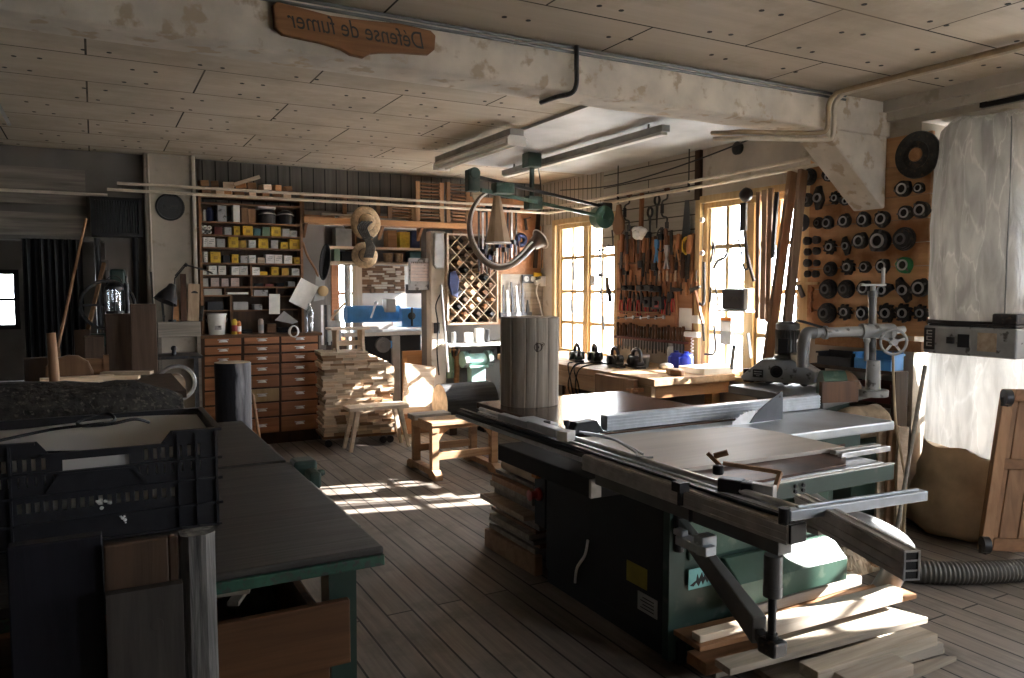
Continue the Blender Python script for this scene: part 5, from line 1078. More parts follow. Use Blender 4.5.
c0 = pY(396, 334, 8.6); Q('front_leg', MB().box(c0.x-.05, c0.x+.05, 8.59, 8.655, 0, tz-.051), 'grey_lt', bevel=.01)
# small bench tool left of the planer
c = pY(334, 326, 8.45); c0, c1 = pY(327, 320, 8.42), pY(345, 303, 8.42)
sw_ = thing('bench_tool', 'small grey bench tool with a slanting pale handle beside the doorway', 'bench tool', (c.x, 8.45, 0)); part('handle', MB().cyl(c0+V((.03, 0, 0)), c1, .014), 'w_palez', sw_, smooth=40)
part('body', MB().box(c.x-.08, c.x+.08, 8.43, 8.52, .96, c.z+.06).cyl((c.x+.04, 8.48, c.z+.06), (c.x+.04, 8.48, c.z+.18), .03), 'grey_lt', sw_, bevel=.01); part('base', MB().box(c.x-.12, c.x+.14, 8.36, 8.54, .92, .96), 'iron', sw_); part('stand', MB().box(c.x-.1, c.x+.12, 8.38, 8.53, 0, .92), 'w_darkz', sw_)
# orange panel doors right of the planer, and pale post
a, b = pY(403, 352, 8.28), pY(430, 352, 8.28); pd = thing('panel_door', 'orange-brown framed panel door leaning behind the pale board', 'door panel', ((a.x+b.x)/2, 8.28, 0))
zt2 = pY(410, 351, 8.28).z; part('panel', MB().box(a.x+.05, b.x-.05, 8.295, 8.31, .05, zt2-.05), 'w_orange', pd); mb = MB().box(a.x, a.x+.05, 8.28, 8.32, 0, zt2).box(b.x-.05, b.x, 8.28, 8.32, 0, zt2).box(a.x+.05, b.x-.05, 8.28, 8.32, zt2-.05, zt2).box(a.x+.05, b.x-.05, 8.28, 8.32, 0, .05); part('frame', mb, 'w_orange', pd)
a, b = pY(431, 300, 7.96), pY(446, 300, 7.96)
struct('pillar_post', MB().box(a.x, b.x, 7.96, 8.10, 0, 2.18), 'plaster', bevel=.01)
# board leaning on the post
a, b = pY(405, 363, 7.86), pY(436, 367, 7.86); c, d = pY(402, 414, 7.72), pY(431, 416, 7.72)
mb = MB().add([V((c.x, 7.72, c.z)), V((d.x, 7.72, d.z)), V((b.x, 7.86, b.z)), V((a.x, 7.86, a.z)), V((c.x, 7.75, c.z)), V((d.x, 7.75, d.z)), V((b.x, 7.89, b.z)), V((a.x, 7.89, a.z))], [(0, 1, 2, 3), (7, 6, 5, 4), (0, 4, 5, 1), (1, 5, 6, 2), (2, 6, 7, 3), (3, 7, 4, 0)])
solo('leaning_board', mb, 'w_pale', 'wide pale wooden board leaning against the pale post', 'board', bevel=.006)
e = c.z; solo('plank_block', MB().box(c.x-.06, d.x+.02, 7.62, 7.80, 0, e-.03), 'w_brownx', 'brown plank block under the leaning pale board', 'block', bevel=.004)
solo('leaning_board', MB().bar((b.x-.02, 7.905, b.z+.01), (d.x+.0, 7.80, e+.0), .03, .022), 'w_orange', 'narrow orange strip behind the right edge of the leaning pale board', 'board')
# dark log lying in front of the back wall
a, b, c = pY(437, 379, 7.55), pY(487, 379, 7.55), pY(460, 421, 7.55)
rl = .215; lg = thing('dark_log', 'dark weathered log lying on the floor below the grinder', 'log', ((a.x+b.x)/2, 7.48, 0))
mb = MB(); rr = random.Random(2); rs = []
for i in range(12):
    x = a.x+(b.x-a.x)*i/11; rs.append([V((x, 7.48+rl*math.cos(t)*(1-.09*(k % 8 == 0)), c.z+rl+rl*math.sin(t)*(1-.09*(k % 8 == 0))-.0)) for k, t in ((k, 2*math.pi*k/32) for k in range(32))])
mb.rings(rs, caps=False); part('side', mb, 'w_logdark', lg, smooth=50); part('cut_end', MB().cyl((a.x-.002, 7.48, c.z+rl), (a.x+.003, 7.48, c.z+rl), rl*.97, n=32), 'w_end', lg); part('cut_end', MB().cyl((b.x-.003, 7.48, c.z+rl), (b.x+.002, 7.48, c.z+rl), rl*.97, n=32), 'w_end', lg)
if c.z > .01:
    for x in (a.x+.1, b.x-.1): solo('log_bearer', MB().box(x-.04, x+.04, 7.35, 7.6, 0, c.z+.008), 'w_darkz', ['left', 'right'][x > (a.x+b.x)/2]+' wooden bearer under the dark log', 'block')
# ------------------------------------------------------------------ diamond rack
a, b = pY(447, 233, 7.88), pY(498.5, 325, 7.88); z1, z0 = a.z, pY(447, 325, 7.88).z
rk = thing('diamond_rack', 'wooden rack with diamond-shaped pigeonholes on the back wall', 'rack', ((a.x+b.x)/2, 7.97, z0))
mb = MB().box(a.x, a.x+.02, 7.88, 8.06, z0, z1).box(b.x-.02, b.x, 7.88, 8.06, z0, z1).box(a.x+.02, b.x-.02, 7.88, 8.06, z1-.02, z1).box(a.x+.02, b.x-.02, 7.88, 8.06, z0, z0+.02); part('frame', mb, 'w_pale', rk)
part('back', MB().box(a.x+.02, b.x-.02, 8.05, 8.066, z0+.02, z1-.02), 'w_darkz', rk)
W_, H_ = b.x-a.x-.04, z1-z0-.04; st_ = .165; mb = MB()
def clip(p, d):
    ts = []
    for (o_, dd, lim) in ((p[0], d[0], W_), (p[1], d[1], H_)):
        t0, t1 = sorted(((0-o_)/dd, (lim-o_)/dd)); ts.append((t0, t1))
    t0, t1 = max(t[0] for t in ts), min(t[1] for t in ts)
    return ((p[0]+d[0]*t0, p[1]+d[1]*t0), (p[0]+d[0]*t1, p[1]+d[1]*t1)) if t1-t0 > .03 else None
for k in range(-8, 16):
    for s in (1, -1):
        r_ = clip((k*st_+(0 if s > 0 else .04), 0), (1, s*1.0))
        if r_:
            (u0, v0), (u1, v1) = r_; mb.bar((a.x+.02+u0, 7.965, z0+.02+v0), (a.x+.02+u1, 7.965, z0+.02+v1), .16, .008, (0, 0, 1) if False else None) if False else mb.bar((a.x+.02+u0, 7.965, z0+.02+v0), (a.x+.02+u1, 7.965, z0+.02+v1), .165, .008, (V((0, 1, 0)).cross(V((u1-u0, 0, v1-v0)))).normalized())
part('lattice', mb, 'w_pale', rk)
rr = random.Random(33); n = 0
for j in range(12):
    for i in range(4):
        u = .04+.083+i*.165-(.083 if j % 2 else 0)+.0; v = .0825*j+.05
        if not (.06 < u < W_-.06 and .06 < v < H_-.06): continue
        x, z = a.x+.02+u, z0+.02+v-.035; m = rr.choice(['w_pale', 'w_brownx', 'w_shelf', 'white', 'iron', 'w_pale', 'dark', 'w_shelf', 'w_darkz']); n += 1
        mb = MB()
        if rr.random() < .3: mb.cyl((x, 7.86+rr.uniform(-.02, .04), z), (x, 8.03, z), rr.uniform(.02, .035), n=14); nm, cat = 'dowel', 'dowel'
        else: mb.obox((x, 7.95, z), (rr.uniform(.04, .06), rr.uniform(.13, .19), rr.uniform(.03, .05)), (0, rr.choice((.785, -.785)), 0)); nm, cat = 'turning_blank', 'wood blank'
        solo(nm, mb, m, '%s in row %s up, place %s from left, of the diamond rack' % ({'dowel': 'round piece', 'turning_blank': 'wood blank'}[nm], ORD[j], ORD[i]), cat, 'pieces in the diamond rack', smooth=40 if nm == 'dowel' else None)
# shelf below the rack with white boxes, grinder below
a, b = pY(449, 345, 7.75), pY(497, 345, 7.75); zsh = pY(468, 344, 7.75).z
sh_ = thing('wall_shelf', 'white-edged wall shelf under the diamond rack', 'shelf', ((a.x+b.x)/2, 7.9, zsh)); part('board', MB().box(a.x, 4.5, 7.75, 8.07, zsh-.03, zsh), 'white', sh_, bevel=.003)
for x in (a.x+.2, 4.2): part('bracket', MB().prism([(0, 0), (.2, 0), (0, -.2)], (x, 8.068, zsh-.031), (0, -1, 0), (0, 0, 1), .02), 'iron', sh_)
for k, (x, w_, h, m, l, nm) in enumerate(((470, .075, .12, 'paper', 'small cream box on the white-edged wall shelf', 'carton'), (480.5, .08, .165, 'white', 'taller white carton on the white-edged wall shelf', 'carton'), (489, .05, .15, 'dark', 'black tin on the white-edged wall shelf', 'tin'), (455, .05, .13, 'grey_lt', 'grey tin at the left end of the white-edged wall shelf', 'tin'))):
    c = pY(x, 340, 7.82); mb = MB().box(c.x-w_/2, c.x+w_/2, 7.82, 7.9, zsh+.0005, zsh+h) if nm == 'carton' else MB().cyl((c.x, 7.86, zsh+.0005), (c.x, 7.86, zsh+h), w_/2, n=18)
    solo(nm, mb, m, l, 'box' if nm == 'carton' else 'tin', smooth=40 if nm == 'tin' else None)
gr = thing('bench_grinder', 'mint-green double-ended grinder on a pedestal below the wall shelf', 'grinder', (pY(478, 370, 7.9).x, 7.9, 0)); c = pY(477, 360, 7.88)
Q = lambda n, mb, m, **k: part(n, mb, m, gr, **k)
Q('motor', MB().cyl((c.x-.10, 7.9, c.z), (c.x+.10, 7.9, c.z), .075, n=22).cyl((c.x-.115, 7.9, c.z), (c.x+.115, 7.9, c.z), .055, n=22), 'mint', smooth=40)
for s in (-1, 1):
    Q('wheel_guard', MB().cyl((c.x+s*.12, 7.9, c.z+.01), (c.x+s*.18, 7.9, c.z+.01), .095, n=24), 'mint', smooth=40); Q('grinding_wheel', MB().cyl((c.x+s*.13, 7.885, c.z+.005), (c.x+s*.172, 7.885, c.z+.005), .085, n=24), 'grey_lt', smooth=40)
    Q('shield', MB().obox((c.x+s*.15, 7.80, c.z+.10), (.06, .003, .06), (.5, 0, 0)), 'jar'); Q('tool_rest', MB().box(c.x+s*.15-.03, c.x+s*.15+.03, 7.77, 7.80, c.z-.03, c.z-.02), 'iron')
Q('pedestal', MB().box(c.x-.09, c.x+.09, 7.84, 7.96, .04, c.z-.07).box(c.x-.12, c.x+.12, 7.82, 7.98, c.z-.09, c.z-.06).box(c.x-.13, c.x+.2, 7.75, 7.97, 0, .04), 'mint', bevel=.008)
c = pY(451, 365, 7.95); ex = thing('gas_torch', 'green bottle hanging below the left end of the wall shelf', 'bottle', (c.x, 7.98, c.z-.15)); part('body', MB().lathe([(.045, -.15), (.05, -.12), (.05, .06), (.02, .11), (.015, .14)], (c.x, 7.98, c.z), (0, 0, 1), 18), 'green_l', ex, smooth=40); part('valve', MB().cyl((c.x, 7.98, c.z+.14), (c.x, 7.98, c.z+.19), .012).bar((c.x, 7.98, c.z+.17), (c.x+.07, 7.96, c.z+.17), .012, .012), 'w_frame', ex)
a = pY(456, 349, 8.03); solo('turned_leg', MB().lathe([(.035, 0), (.03, .1), (.045, .25), (.03, .4), (.035, .6), (.04, zsh-.032)], (a.x, 8.02, 0), (0, 0, 1), 16), 'w_orange', 'orange wooden upright below the wall shelf beside the grinder', 'post', smooth=40)
a, b = pY(441, 285, 7.86), pY(448, 372, 7.66); solo('metal_tube', MB().cyl(b, a, .014), 'alu', 'slanting metal tube leaning against the pale post', 'tube', smooth=40)
c = pY(439.5, 247, 7.93); solo('garment', MB().prism([(-.06, .16), (.05, .16), (.075, .0), (.06, -.24), (-.04, -.24), (-.075, -.2)], (c.x-.01, 7.95, c.z), (1, 0, 0), (0, 0, 1), .05), 'grey_lt', 'pale grey apron hanging on the pale post', 'apron', bevel=.015)
c = pY(450, 284, 7.95); mb = MB(); mb.tube(smoothpath([c+V((-.03, 0, .14)), c+V((.02, -.02, .08)), c+V((.06, 0, -.02)), c+V((.03, 0, -.14)), c+V((-.02, -.01, -.18))]), [.03, .035]+[.035]*22+[.02], 8) if False else mb.prism([(-.05, .13), (.02, .15), (.07, .05), (.05, -.16), (-.03, -.12), (-.06, .0)], (c.x, 7.875, c.z), (1, 0, 0), (0, 0, 1), .035)
solo('blue_rag', mb, 'navy', 'dark blue rag hanging right of the pale post', 'rag', bevel=.01)
mb = MB().tube(smoothpath([pY(443, 290, 7.92), pY(436, 305, 7.92), pY(438, 325, 7.92), pY(437, 350, 7.92), pY(439, 375, 7.92)]), .008, 6); solo('hanging_cable', mb, 'dark', 'black cable hanging down the front of the pale post', 'cable', smooth=40)
c = pY(437, 328, 7.94); solo('wall_socket', MB().box(c.x-.035, c.x+.035, 7.935, 7.958, c.z-.06, c.z+.06), 'black_pl', 'black socket box on the pale post', 'socket', bevel=.006)
# ------------------------------------------------------------------ clamps and saws on the boarded back wall
for k, (x, yt, yb) in enumerate(((479, 207, 272), (483, 208, 268), (487, 206, 274), (492, 205, 270), (497, 207, 262), (503, 206, 266), (508, 208, 262), (512, 207, 258), (516.5, 208, 255))):
    yc = 7.83 if k < 6 else 8.0; a, b = pY(x, yt, yc), pY(x, yb, yc); cl = thing('bar_clamp', '%s bar clamp from the left hanging behind the horn' % ORD[k], 'clamp', (a.x, yc, b.z), 0, 'bar clamps on the back wall')
    part('bar', MB().box(a.x-.010, a.x+.010, yc, yc+.012, b.z, a.z), 'steel' if k % 3 == 1 else 'iron', cl); part('fixed_jaw', MB().box(a.x-.014, a.x+.014, yc-.07, yc+.012, a.z-.05, a.z), 'iron', cl); part('sliding_jaw', MB().box(a.x-.016, a.x+.016, yc-.075, yc+.014, b.z+.16, b.z+.21), 'iron' if k % 2 else 'navy', cl); part('screw', MB().cyl((a.x, yc-.065, b.z+.05), (a.x, yc-.065, b.z+.16), .008).cyl((a.x, yc-.065, b.z-.02), (a.x, yc-.065, b.z+.06), .014), 'w_handle_d', cl)
c = pY(521, 240, 8.0); solo('cord_coil', MB().tube(arc((c.x, 8.0, c.z), .055, 0, 2*math.pi, (1, 0, 0), (0, 0, 1), 20)[:-1], .03, 8, True), 'navy', 'dark blue coil of cord hanging on the brown boards', 'coil', smooth=50)
for k, (x, x2, w_, m) in enumerate(((539, 535, .05, 'w_darkz'), (545, 543, .04, 'w_brown'), (549, 548.5, .05, 'w_darkz'))):
    a, b = pY(x, 208, 8.02), pY(x2, 268, 8.02); solo('hanging_lath', MB().bar(b, a, w_, .02, None), m, '%s dark wooden lath from the left hanging in the back corner' % ORD[k], 'lath', 'laths in the back corner')
c = pY(527, 225, 8.03); solo('hanging_square', MB().bar((c.x-.02, 8.04, c.z+.08), (c.x+.0, 8.04, c.z-.06), .03, .01).bar((c.x-.04, 8.04, c.z+.07), (c.x+.05, 8.04, c.z+.09), .03, .01), 'iron', 'small dark square hanging in the middle of the brown boards', 'square')
# tool tray board with pliers, sockets
a, b = pY(499, 274, 8.0), pY(549, 318, 8.0)
tr_ = thing('tool_tray', 'pale framed board with pliers and sockets behind the round timber', 'tool board', ((a.x+b.x)/2, 8.03, b.z)); part('board', MB().box(a.x, 4.77, 8.03, 8.06, b.z, a.z), 'w_grey', tr_); part('ledge', MB().box(a.x, 4.77, 7.93, 8.03, b.z, b.z+.02), 'w_pale', tr_); part('side', MB().box(a.x, a.x+.015, 7.95, 8.03, b.z+.02, a.z), 'w_pale', tr_)
for k, (x, y0, y1, m) in enumerate(((503, 285, 312, 'iron'), (508, 290, 312, 'steel'), (513, 282, 312, 'iron'), (518, 286, 312, 'steel'), (523, 283, 312, 'iron'), (528, 300, 312, 'dark'))):
    t_, q = pY(x+rr.uniform(-2, 2), y0, 7.99), pY(x, y1, 7.97); solo('side_cutter', MB().bar(q, t_, .035, .02, None, .014, .015).box(q.x-.04, q.x+.04, 7.945, 8.0, b.z+.021, b.z+.08), [m, 'dark'], '%s black-handled cutter from the left on the framed tool board' % ORD[k], 'pliers', 'pliers on the framed tool board')
c = pY(537, 279, 8.0); so_ = thing('socket_strip', 'dark socket strip with yellow end and round outlets on the framed tool board', 'socket strip', c); part('housing', MB().box(c.x-.20, c.x+.08, 8.0, 8.028, c.z-.05, c.z+.05), 'black_pl', so_, bevel=.006)
for k in range(3): part('outlet', MB().cyl((c.x-.15+.09*k, 7.985, c.z), (c.x-.15+.09*k, 8.0, c.z), .034, n=18), 'grey_paint', so_, smooth=40)
part('warning_cap', MB().box(c.x-.05, c.x+.06, 7.99, 8.0, c.z+.03, c.z+.075), 'yellow', so_, label='yellow cap')
c = pY(539, 282, 7.96); pg = thing('power_plug', 'white power plug with white cable hanging down behind the round timber', 'plug', c); part('plug', MB().cyl((c.x-.05, 7.96, c.z-.01), (c.x+.05, 7.97, c.z+.02), .028).box(c.x+.02, c.x+.09, 7.945, 7.98, c.z-.05, c.z+.07), 'white', pg, smooth=40); part('cable', MB().tube(smoothpath([pY(538, 284, 7.96), pY(536.5, 292, 7.95), pY(540, 305, 7.95), pY(543, 320, 7.94), pY(544, 335, 7.94)]), .008, 6), 'white', pg, smooth=40)
c = pY(548.5, 300, 7.98); solo('hanging_brush', MB().box(c.x-.03, c.x+.03, 7.98, 8.02, c.z-.06, c.z+.06).box(c.x-.03, c.x+.03, 7.975, 7.98, c.z+.062, c.z+.085), 'w_shelf', 'brown brush hanging at the right of the framed tool board', 'brush')
def ORDX(n): return ORD[n] if n < 26 else ['twenty-seventh', 'twenty-eighth', 'twenty-ninth', 'thirtieth'][n-26]
# ================================================================== stack of offcuts with the small stools
ct = thing('stack_cart', 'low cart with small wheels under the offcut stack', 'cart', (2.28, 7.53, 0), R(-6))
part('deck', MB().box(-.36, .36, -.24, .24, .085, .11), 'w_brownx', ct, local=True)
for x in (-.3, .24, .31):
    for y in (-.2, .2):
        if x == .24 and y > 0: continue
        part('wheel', MB().cyl((x, y-.012, .036), (x, y+.012, .036), .036, n=18), 'black_pl', ct, local=True, smooth=40)
rr = random.Random(17); nl = 29; zc_ = .1105; SM = Matrix.Translation((2.28, 7.53, 0)) @ Matrix.Rotation(R(-6), 4, 'Z')
for L_ in range(nl):
    th = rr.choice((.024, .028, .031)); x = -.34+rr.uniform(-.03, .02); xe = .33 if L_ < nl-5 else .33-.05*(L_-nl+6)
    if L_ < 14: xe += .03*math.sin(L_*.5)
    k = 0
    while x < xe-.03 and k < 9:
        w_ = min(rr.uniform(.075, .15), xe+.02-x); y0 = -.23+rr.uniform(-.025, .02); 
        mb = MB().box(x+.0008, x+w_-.0008, y0, y0+rr.uniform(.37, .42), zc_+.0005, zc_+th-rr.uniform(.0005, .003)); mb.v = [SM @ p for p in mb.v]
        solo('wood_offcut', mb, rr.choice(['w_pale', 'w_pale', 'w_stool_p', 'w_stool_p', 'w_pale', 'w_palex2']), 'pale offcut, %s from the left in the %s layer up of the tall stack' % (ORD[k], ORDX(L_)), 'offcut', 'offcuts in the tall stack')
        x += w_; k += 1
    zc_ += th
ZST = zc_
c = pY(350, 350, 7.45); st2 = thing('step_stool', 'small shaped wooden step stool standing on top of the offcut stack', 'stool', (c.x, 7.5, ZST))
zz = .21
part('top', MB().box(-.20, .19, -.11, .11, zz, zz+.022), 'w_stool_p', st2, local=True, bevel=.004)
for s in (-1, 1): part('leg', MB().prism([(-.10, 0), (-.06, 0), (-.03, .03), (.03, .03), (.06, 0), (.10, 0), (.075, .09), (.085, zz), (-.085, zz), (-.075, .09)], (s*.13-.012, 0, 0), (0, 1, 0), (0, 0, 1), .024), 'w_stool_p', st2, local=True)
part('stretcher', MB().box(-.118, .118, -.012, .012, .05, .10), 'w_stool_p', st2, local=True)
# small white stool in front of the stack
sl = thing('milking_stool', 'small pale wooden stool with splayed legs in front of the offcut stack', 'stool', (2.37, 7.13, 0))
part('seat', MB().box(-.30, .30, -.12, .12, .385, .42), 'w_stool_p', sl, local=True, bevel=.006)
for sx in (-1, 1):
    for sy in (-1, 1): part('leg', MB().bar((sx*.29, sy*.11, 0), (sx*.21, sy*.08, .385), .032, .032, None, .045, .045), 'w_stool_p', sl, local=True, bevel=.004)
# trestle bench
tbx = thing('trestle_bench', 'low brown trestle bench with footed legs on the sunlit floor', 'bench', (2.68, 5.95, 0))
Q = lambda n, mb, m, **k: part(n, mb, m, tbx, local=True, **k)
Q('top', MB().box(-.33, .31, -.27, .03, .435, .465), 'w_stool', bevel=.004); Q('top_plank', MB().box(-.36, -.02, .04, .20, .44, .485), 'w_grey', bevel=.004, label='greyer loose-looking plank')
for sx in (-.29, .25):
    Q('foot', MB().prism([(-.32, 0), (-.20, 0), (-.17, .025), (.17, .025), (.20, 0), (.32, 0), (.32, .045), (.26, .075), (-.26, .075), (-.32, .045)], (sx-.035, -.0, 0), (0, 1, 0), (0, 0, 1), .07), 'w_stool', bevel=.004)
    for sy in (-.22, .18):
        Q('leg', MB().box(sx-.03, sx+.03, sy-.03, sy+.03, .0755, .38), 'w_stool', bevel=.003)
    Q('bearer', MB().box(sx-.03, sx+.03, -.26, .21, .3805, .434), 'w_stool')
for sy in (-.22, .18): Q('stretcher', MB().box(-.259, .219, sy-.016, sy+.016, .15, .21), 'w_stool', bevel=.003)
Q('apron', MB().prism([(-.259, .434), (-.259, .30), (-.22, .36), (-.16, .40), (.12, .40), (.18, .36), (.219, .30), (.219, .434)], (0, -.235, 0), (1, 0, 0), (0, 0, 1), -.025), 'w_stool')
a, b = pY(262, 440, 7.2), pY(255, 397, 7.2); solo('walking_stick', MB().tube([V((a.x, 7.2, 0)), V(((a.x+b.x)/2, 7.25, b.z*.5)), V((b.x, 7.3, b.z)), V((b.x-.02, 7.3, b.z+.03)), V((b.x-.07, 7.3, b.z+.04)), V((b.x-.13, 7.3, b.z+.03))], .014, 8), 'w_stool', 'brown walking stick with a bent handle leaning by the drawer chest', 'stick', smooth=50)
# ================================================================== right wall: workbench under the windows
WBZ = .83
wb = thing('joiner_bench', 'old wooden joiner bench standing under the tool wall between the windows', 'workbench', (4.3, 5.9, 0))
bx0 = 3.86
part('worktop', MB().box(bx0, 4.725, 4.76, 7.45, WBZ-.06, WBZ), 'w_bench', wb, bevel=.006)
part('front_apron', MB().box(bx0+.005, bx0+.05, 4.80, 7.4, WBZ-.20, WBZ-.061), 'w_bench', wb, bevel=.004)
part('vice_board', MB().box(bx0-.055, bx0-.002, 4.95, 5.50, WBZ-.28, WBZ-.022), 'w_brown', wb, bevel=.006)
part('end_apron', MB().box(bx0+.051, 4.7, 4.80, 4.84, WBZ-.16, WBZ-.061), 'w_orange', wb)
for y in (4.80, 6.0, 7.3): part('leg', MB().box(bx0+.051, bx0+.14, y+.041, y+.13, 0, WBZ-.061), 'w_orange', wb, bevel=.004)
for y in (4.90, 7.3): part('leg', MB().box(4.6, 4.69, y, y+.09, 0, WBZ-.061), 'w_orange', wb)
part('drawer_front', MB().box(bx0+.055, bx0+.08, 6.2, 6.9, WBZ-.42, WBZ-.21), 'w_darkz', wb); part('screw', MB().cyl((bx0-.12, 4.9, WBZ-.1), (bx0+.0, 4.9, WBZ-.1), .018).cyl((bx0-.10, 4.82, WBZ-.1), (bx0-.10, 4.98, WBZ-.1), .010), 'w_handle', wb)
part('shelf', MB().box(bx0+.1, 4.6, 4.95, 7.3, .22, .25), 'w_darkz', wb)
for k, (y, w_, h) in enumerate(((5.2, .3, .25), (5.65, .35, .18), (6.3, .4, .3), (6.9, .35, .22))):
    solo('storage_box', MB().box(4.02, 4.5, y-w_/2, y+w_/2, .2505, .25+h), ['w_darkz', 'black_pl', 'w_brownx', 'w_darkz'][k], '%s dark box from the near end on the low shelf of the joiner bench' % ORD[k], 'box', 'boxes under the joiner bench', bevel=.004)
def onb(x, y): return pz(x, y, WBZ)
# power planers
def planer(name, c, rz, lab, body='green_dk'):
    t = thing(name, lab, 'power tool', c, rz)
    part('sole', MB().box(-.15, .15, -.045, .045, 0, .022), 'iron', t, local=True, bevel=.003)
    part('body', MB().prism([(-.13, .022), (.12, .022), (.125, .06), (.05, .10), (-.02, .105), (-.10, .075), (-.135, .05)], (0, .04, 0), (1, 0, 0), (0, 0, 1), .08), body, t, local=True, bevel=.012)
    part('handle', MB().tube(smoothpath([(-.125, 0, .06), (-.12, 0, .14), (-.04, 0, .17), (.05, 0, .14), (.055, 0, .09)]), .017, 8), 'black_pl', t, local=True, smooth=50)
    part('knob', MB().ball((.10, 0, .085), .03), 'black_pl', t, local=True, smooth=50); part('motor', MB().cyl((-.04, -.07, .06), (-.04, .075, .06), .04, n=16), body, t, local=True, smooth=40)
    return t
p = onb(559, 362); planer('hand_planer', (p.x+.2, p.y, WBZ), 1.2, 'black power planer at the far end of the joiner bench, first from the timber')
p = onb(585, 363); planer('hand_planer', (p.x+.12, p.y, WBZ), -2.0, 'green power planer in the middle of the joiner bench below the window')
p = onb(607, 367); t = planer('belt_sander', (p.x+.1, p.y, WBZ), -1.9, 'bulky black belt sander beside the grey cup on the joiner bench', 'black_pl')
p = onb(623.5, 368); planer('router', (p.x+.13, p.y, WBZ), 1.3, 'black power tool nearest the grey cup on the joiner bench', 'black_pl')
p = onb(633, 368); cp_ = thing('cup', 'grey metal cup with a bright rim on the joiner bench', 'cup', (p.x+.12, p.y, WBZ)); part('body', MB().lathe([(.045, 0), (.055, .095), (.05, .095), (.042, .008), (0, .008)], (0, 0, 0), (0, 0, 1), 22), 'grey_mid', cp_, local=True, smooth=40); part('rim', MB().lathe([(.055, .095), (.058, .10), (.058, .115), (.048, .115), (.05, .095)], (0, 0, 0), (0, 0, 1), 22, False), 'steel', cp_, local=True, smooth=40)
for k, (x, dy) in enumerate(((660, 0), (680, .0))):
    p = onb(x+8, 368); jt = thing('jug', ['left', 'right'][k]+' of two blue plastic jugs on the joiner bench under the chisel rack', 'jug', (4.62, p.y+.0-.05*k, WBZ), 0, 'blue jugs')
    part('body', MB().lathe([(.05, 0), (.062, .012), (.062, .11), (.05, .13), (.022, .14), (.022, .155)], (0, 0, 0), (0, 0, 1), 20), 'blue_pl', jt, local=True, smooth=40); part('label', MB().cyl((0, 0, .03), (0, 0, .10), .0628, n=20, caps=False), 'blue_pl', jt, local=True)
    part('handle', MB().tube([(-.055, 0, .11), (-.085, 0, .10), (-.085, 0, .05), (-.058, 0, .03)], .008, 6), 'blue_pl', jt, local=True)
p = onb(671, 366); t = thing('glue_bottle', 'white glue bottle standing behind the blue jugs', 'bottle', (4.72, p.y+.06, WBZ)); part('body', MB().lathe([(.04, 0), (.042, .14), (.035, .17), (.018, .18)], (0, 0, 0), (0, 0, 1), 18), 'white', t, local=True, smooth=40); part('cap', MB().lathe([(.03, .18), (.028, .22), (.02, .23)], (0, 0, 0), (0, 0, 1), 16), 'grey_lt', t, local=True, smooth=40)
for k, (x, y, L_, m, l) in enumerate(((683, 373, .16, 'w_stool_p', 'pale wooden block with rounded end on the joiner bench'), (698, 373, .14, 'w_pale', 'second pale wooden block, nearer the window, on the joiner bench'), (676, 369, .08, 'paper', 'white crumpled cloth beside the blue jugs'), (709, 373.5, .1, 'w_brownx', 'small brown wood piece at the near end of the joiner bench'))):
    p = onb(x, y); solo(['wood_block', 'wood_block', 'cloth_wad', 'wood_piece'][k], MB().obox((4.28-.03*k, p.y+.03*(k == 1), WBZ+.0225), (.06, L_, .045), (0, 0, .15*k)) if k != 2 else MB().ball((4.44, p.y+.02, WBZ+.03), .06, 1, 1.1, .5), m, l, 'cloth' if k == 2 else 'wood block', bevel=.006 if k != 2 else 0, smooth=60 if k == 2 else None)
p = onb(712, 362); solo('white_tray', MB().box(4.42, 4.75, 4.80, 5.12, WBZ+.0005, WBZ+.012).box(4.42, 4.43, 4.80, 5.12, WBZ+.012, WBZ+.05).box(4.74, 4.75, 4.80, 5.12, WBZ+.012, WBZ+.05).box(4.43, 4.74, 4.80, 4.81, WBZ+.012, WBZ+.05).box(4.43, 4.74, 5.11, 5.12, WBZ+.012, WBZ+.05), 'white', 'flat white tray on the joiner bench in front of the near window', 'tray')
for k, (xa, xb) in enumerate(((563, 574), (590, 604))):
    a, b = onb(xa, 365), onb(xb, 367); solo('power_cable', MB().tube(smoothpath([V((a.x+.1, a.y, WBZ+.02)), V((bx0-.03, a.y-.1, WBZ+.012)), V((bx0-.03, a.y-.15, WBZ-.15)), V((bx0-.03, a.y-.2, WBZ-.3)), V((bx0-.03, (a.y+b.y)/2, WBZ-.18)), V((bx0-.03, b.y, WBZ+.012)), V((b.x+.12, b.y, WBZ+.03))]), .006, 6), 'dark', ['far', 'near'][k]+' black power cord drooping over the front edge of the joiner bench', 'cord', smooth=50)
# ------------------------------------------------------------------ tool board between the windows
TX = XW-.04
tbz0, tbz1 = .96, 2.04
tboard = thing('tool_board', 'reddish-brown board covering the wall between the two windows', 'tool board', (TX, 5.9, tbz0))
part('board', MB().box(TX, XW-.013, 5.33, 6.46, tbz0, tbz1), 'w_tool', tboard)
part('back_sheet', MB().box(TX-.003, TX, 5.42, 6.36, tbz0, 1.17), 'grey_lt', tboard)
def wl(x, y, off=.0): return pX(x, y, TX-off)
ra0, ra1 = wl(617, 337), wl(697, 343)
zr = (ra0.z+ra1.z)/2
part('chisel_rack', MB().box(TX-.05, TX, 5.36, 6.44, zr-.012, zr+.012), 'red_dk', tboard); 
for y in (312, 289): q = wl(640, y); part('rail', MB().box(TX-.03, TX, 5.75, 6.42, q.z-.012, q.z+.008), 'w_shelf', tboard)
q = wl(660, 262); part('rail', MB().box(TX-.025, TX, 5.40, 6.42, q.z-.01, q.z+.01), 'w_shelf', tboard)
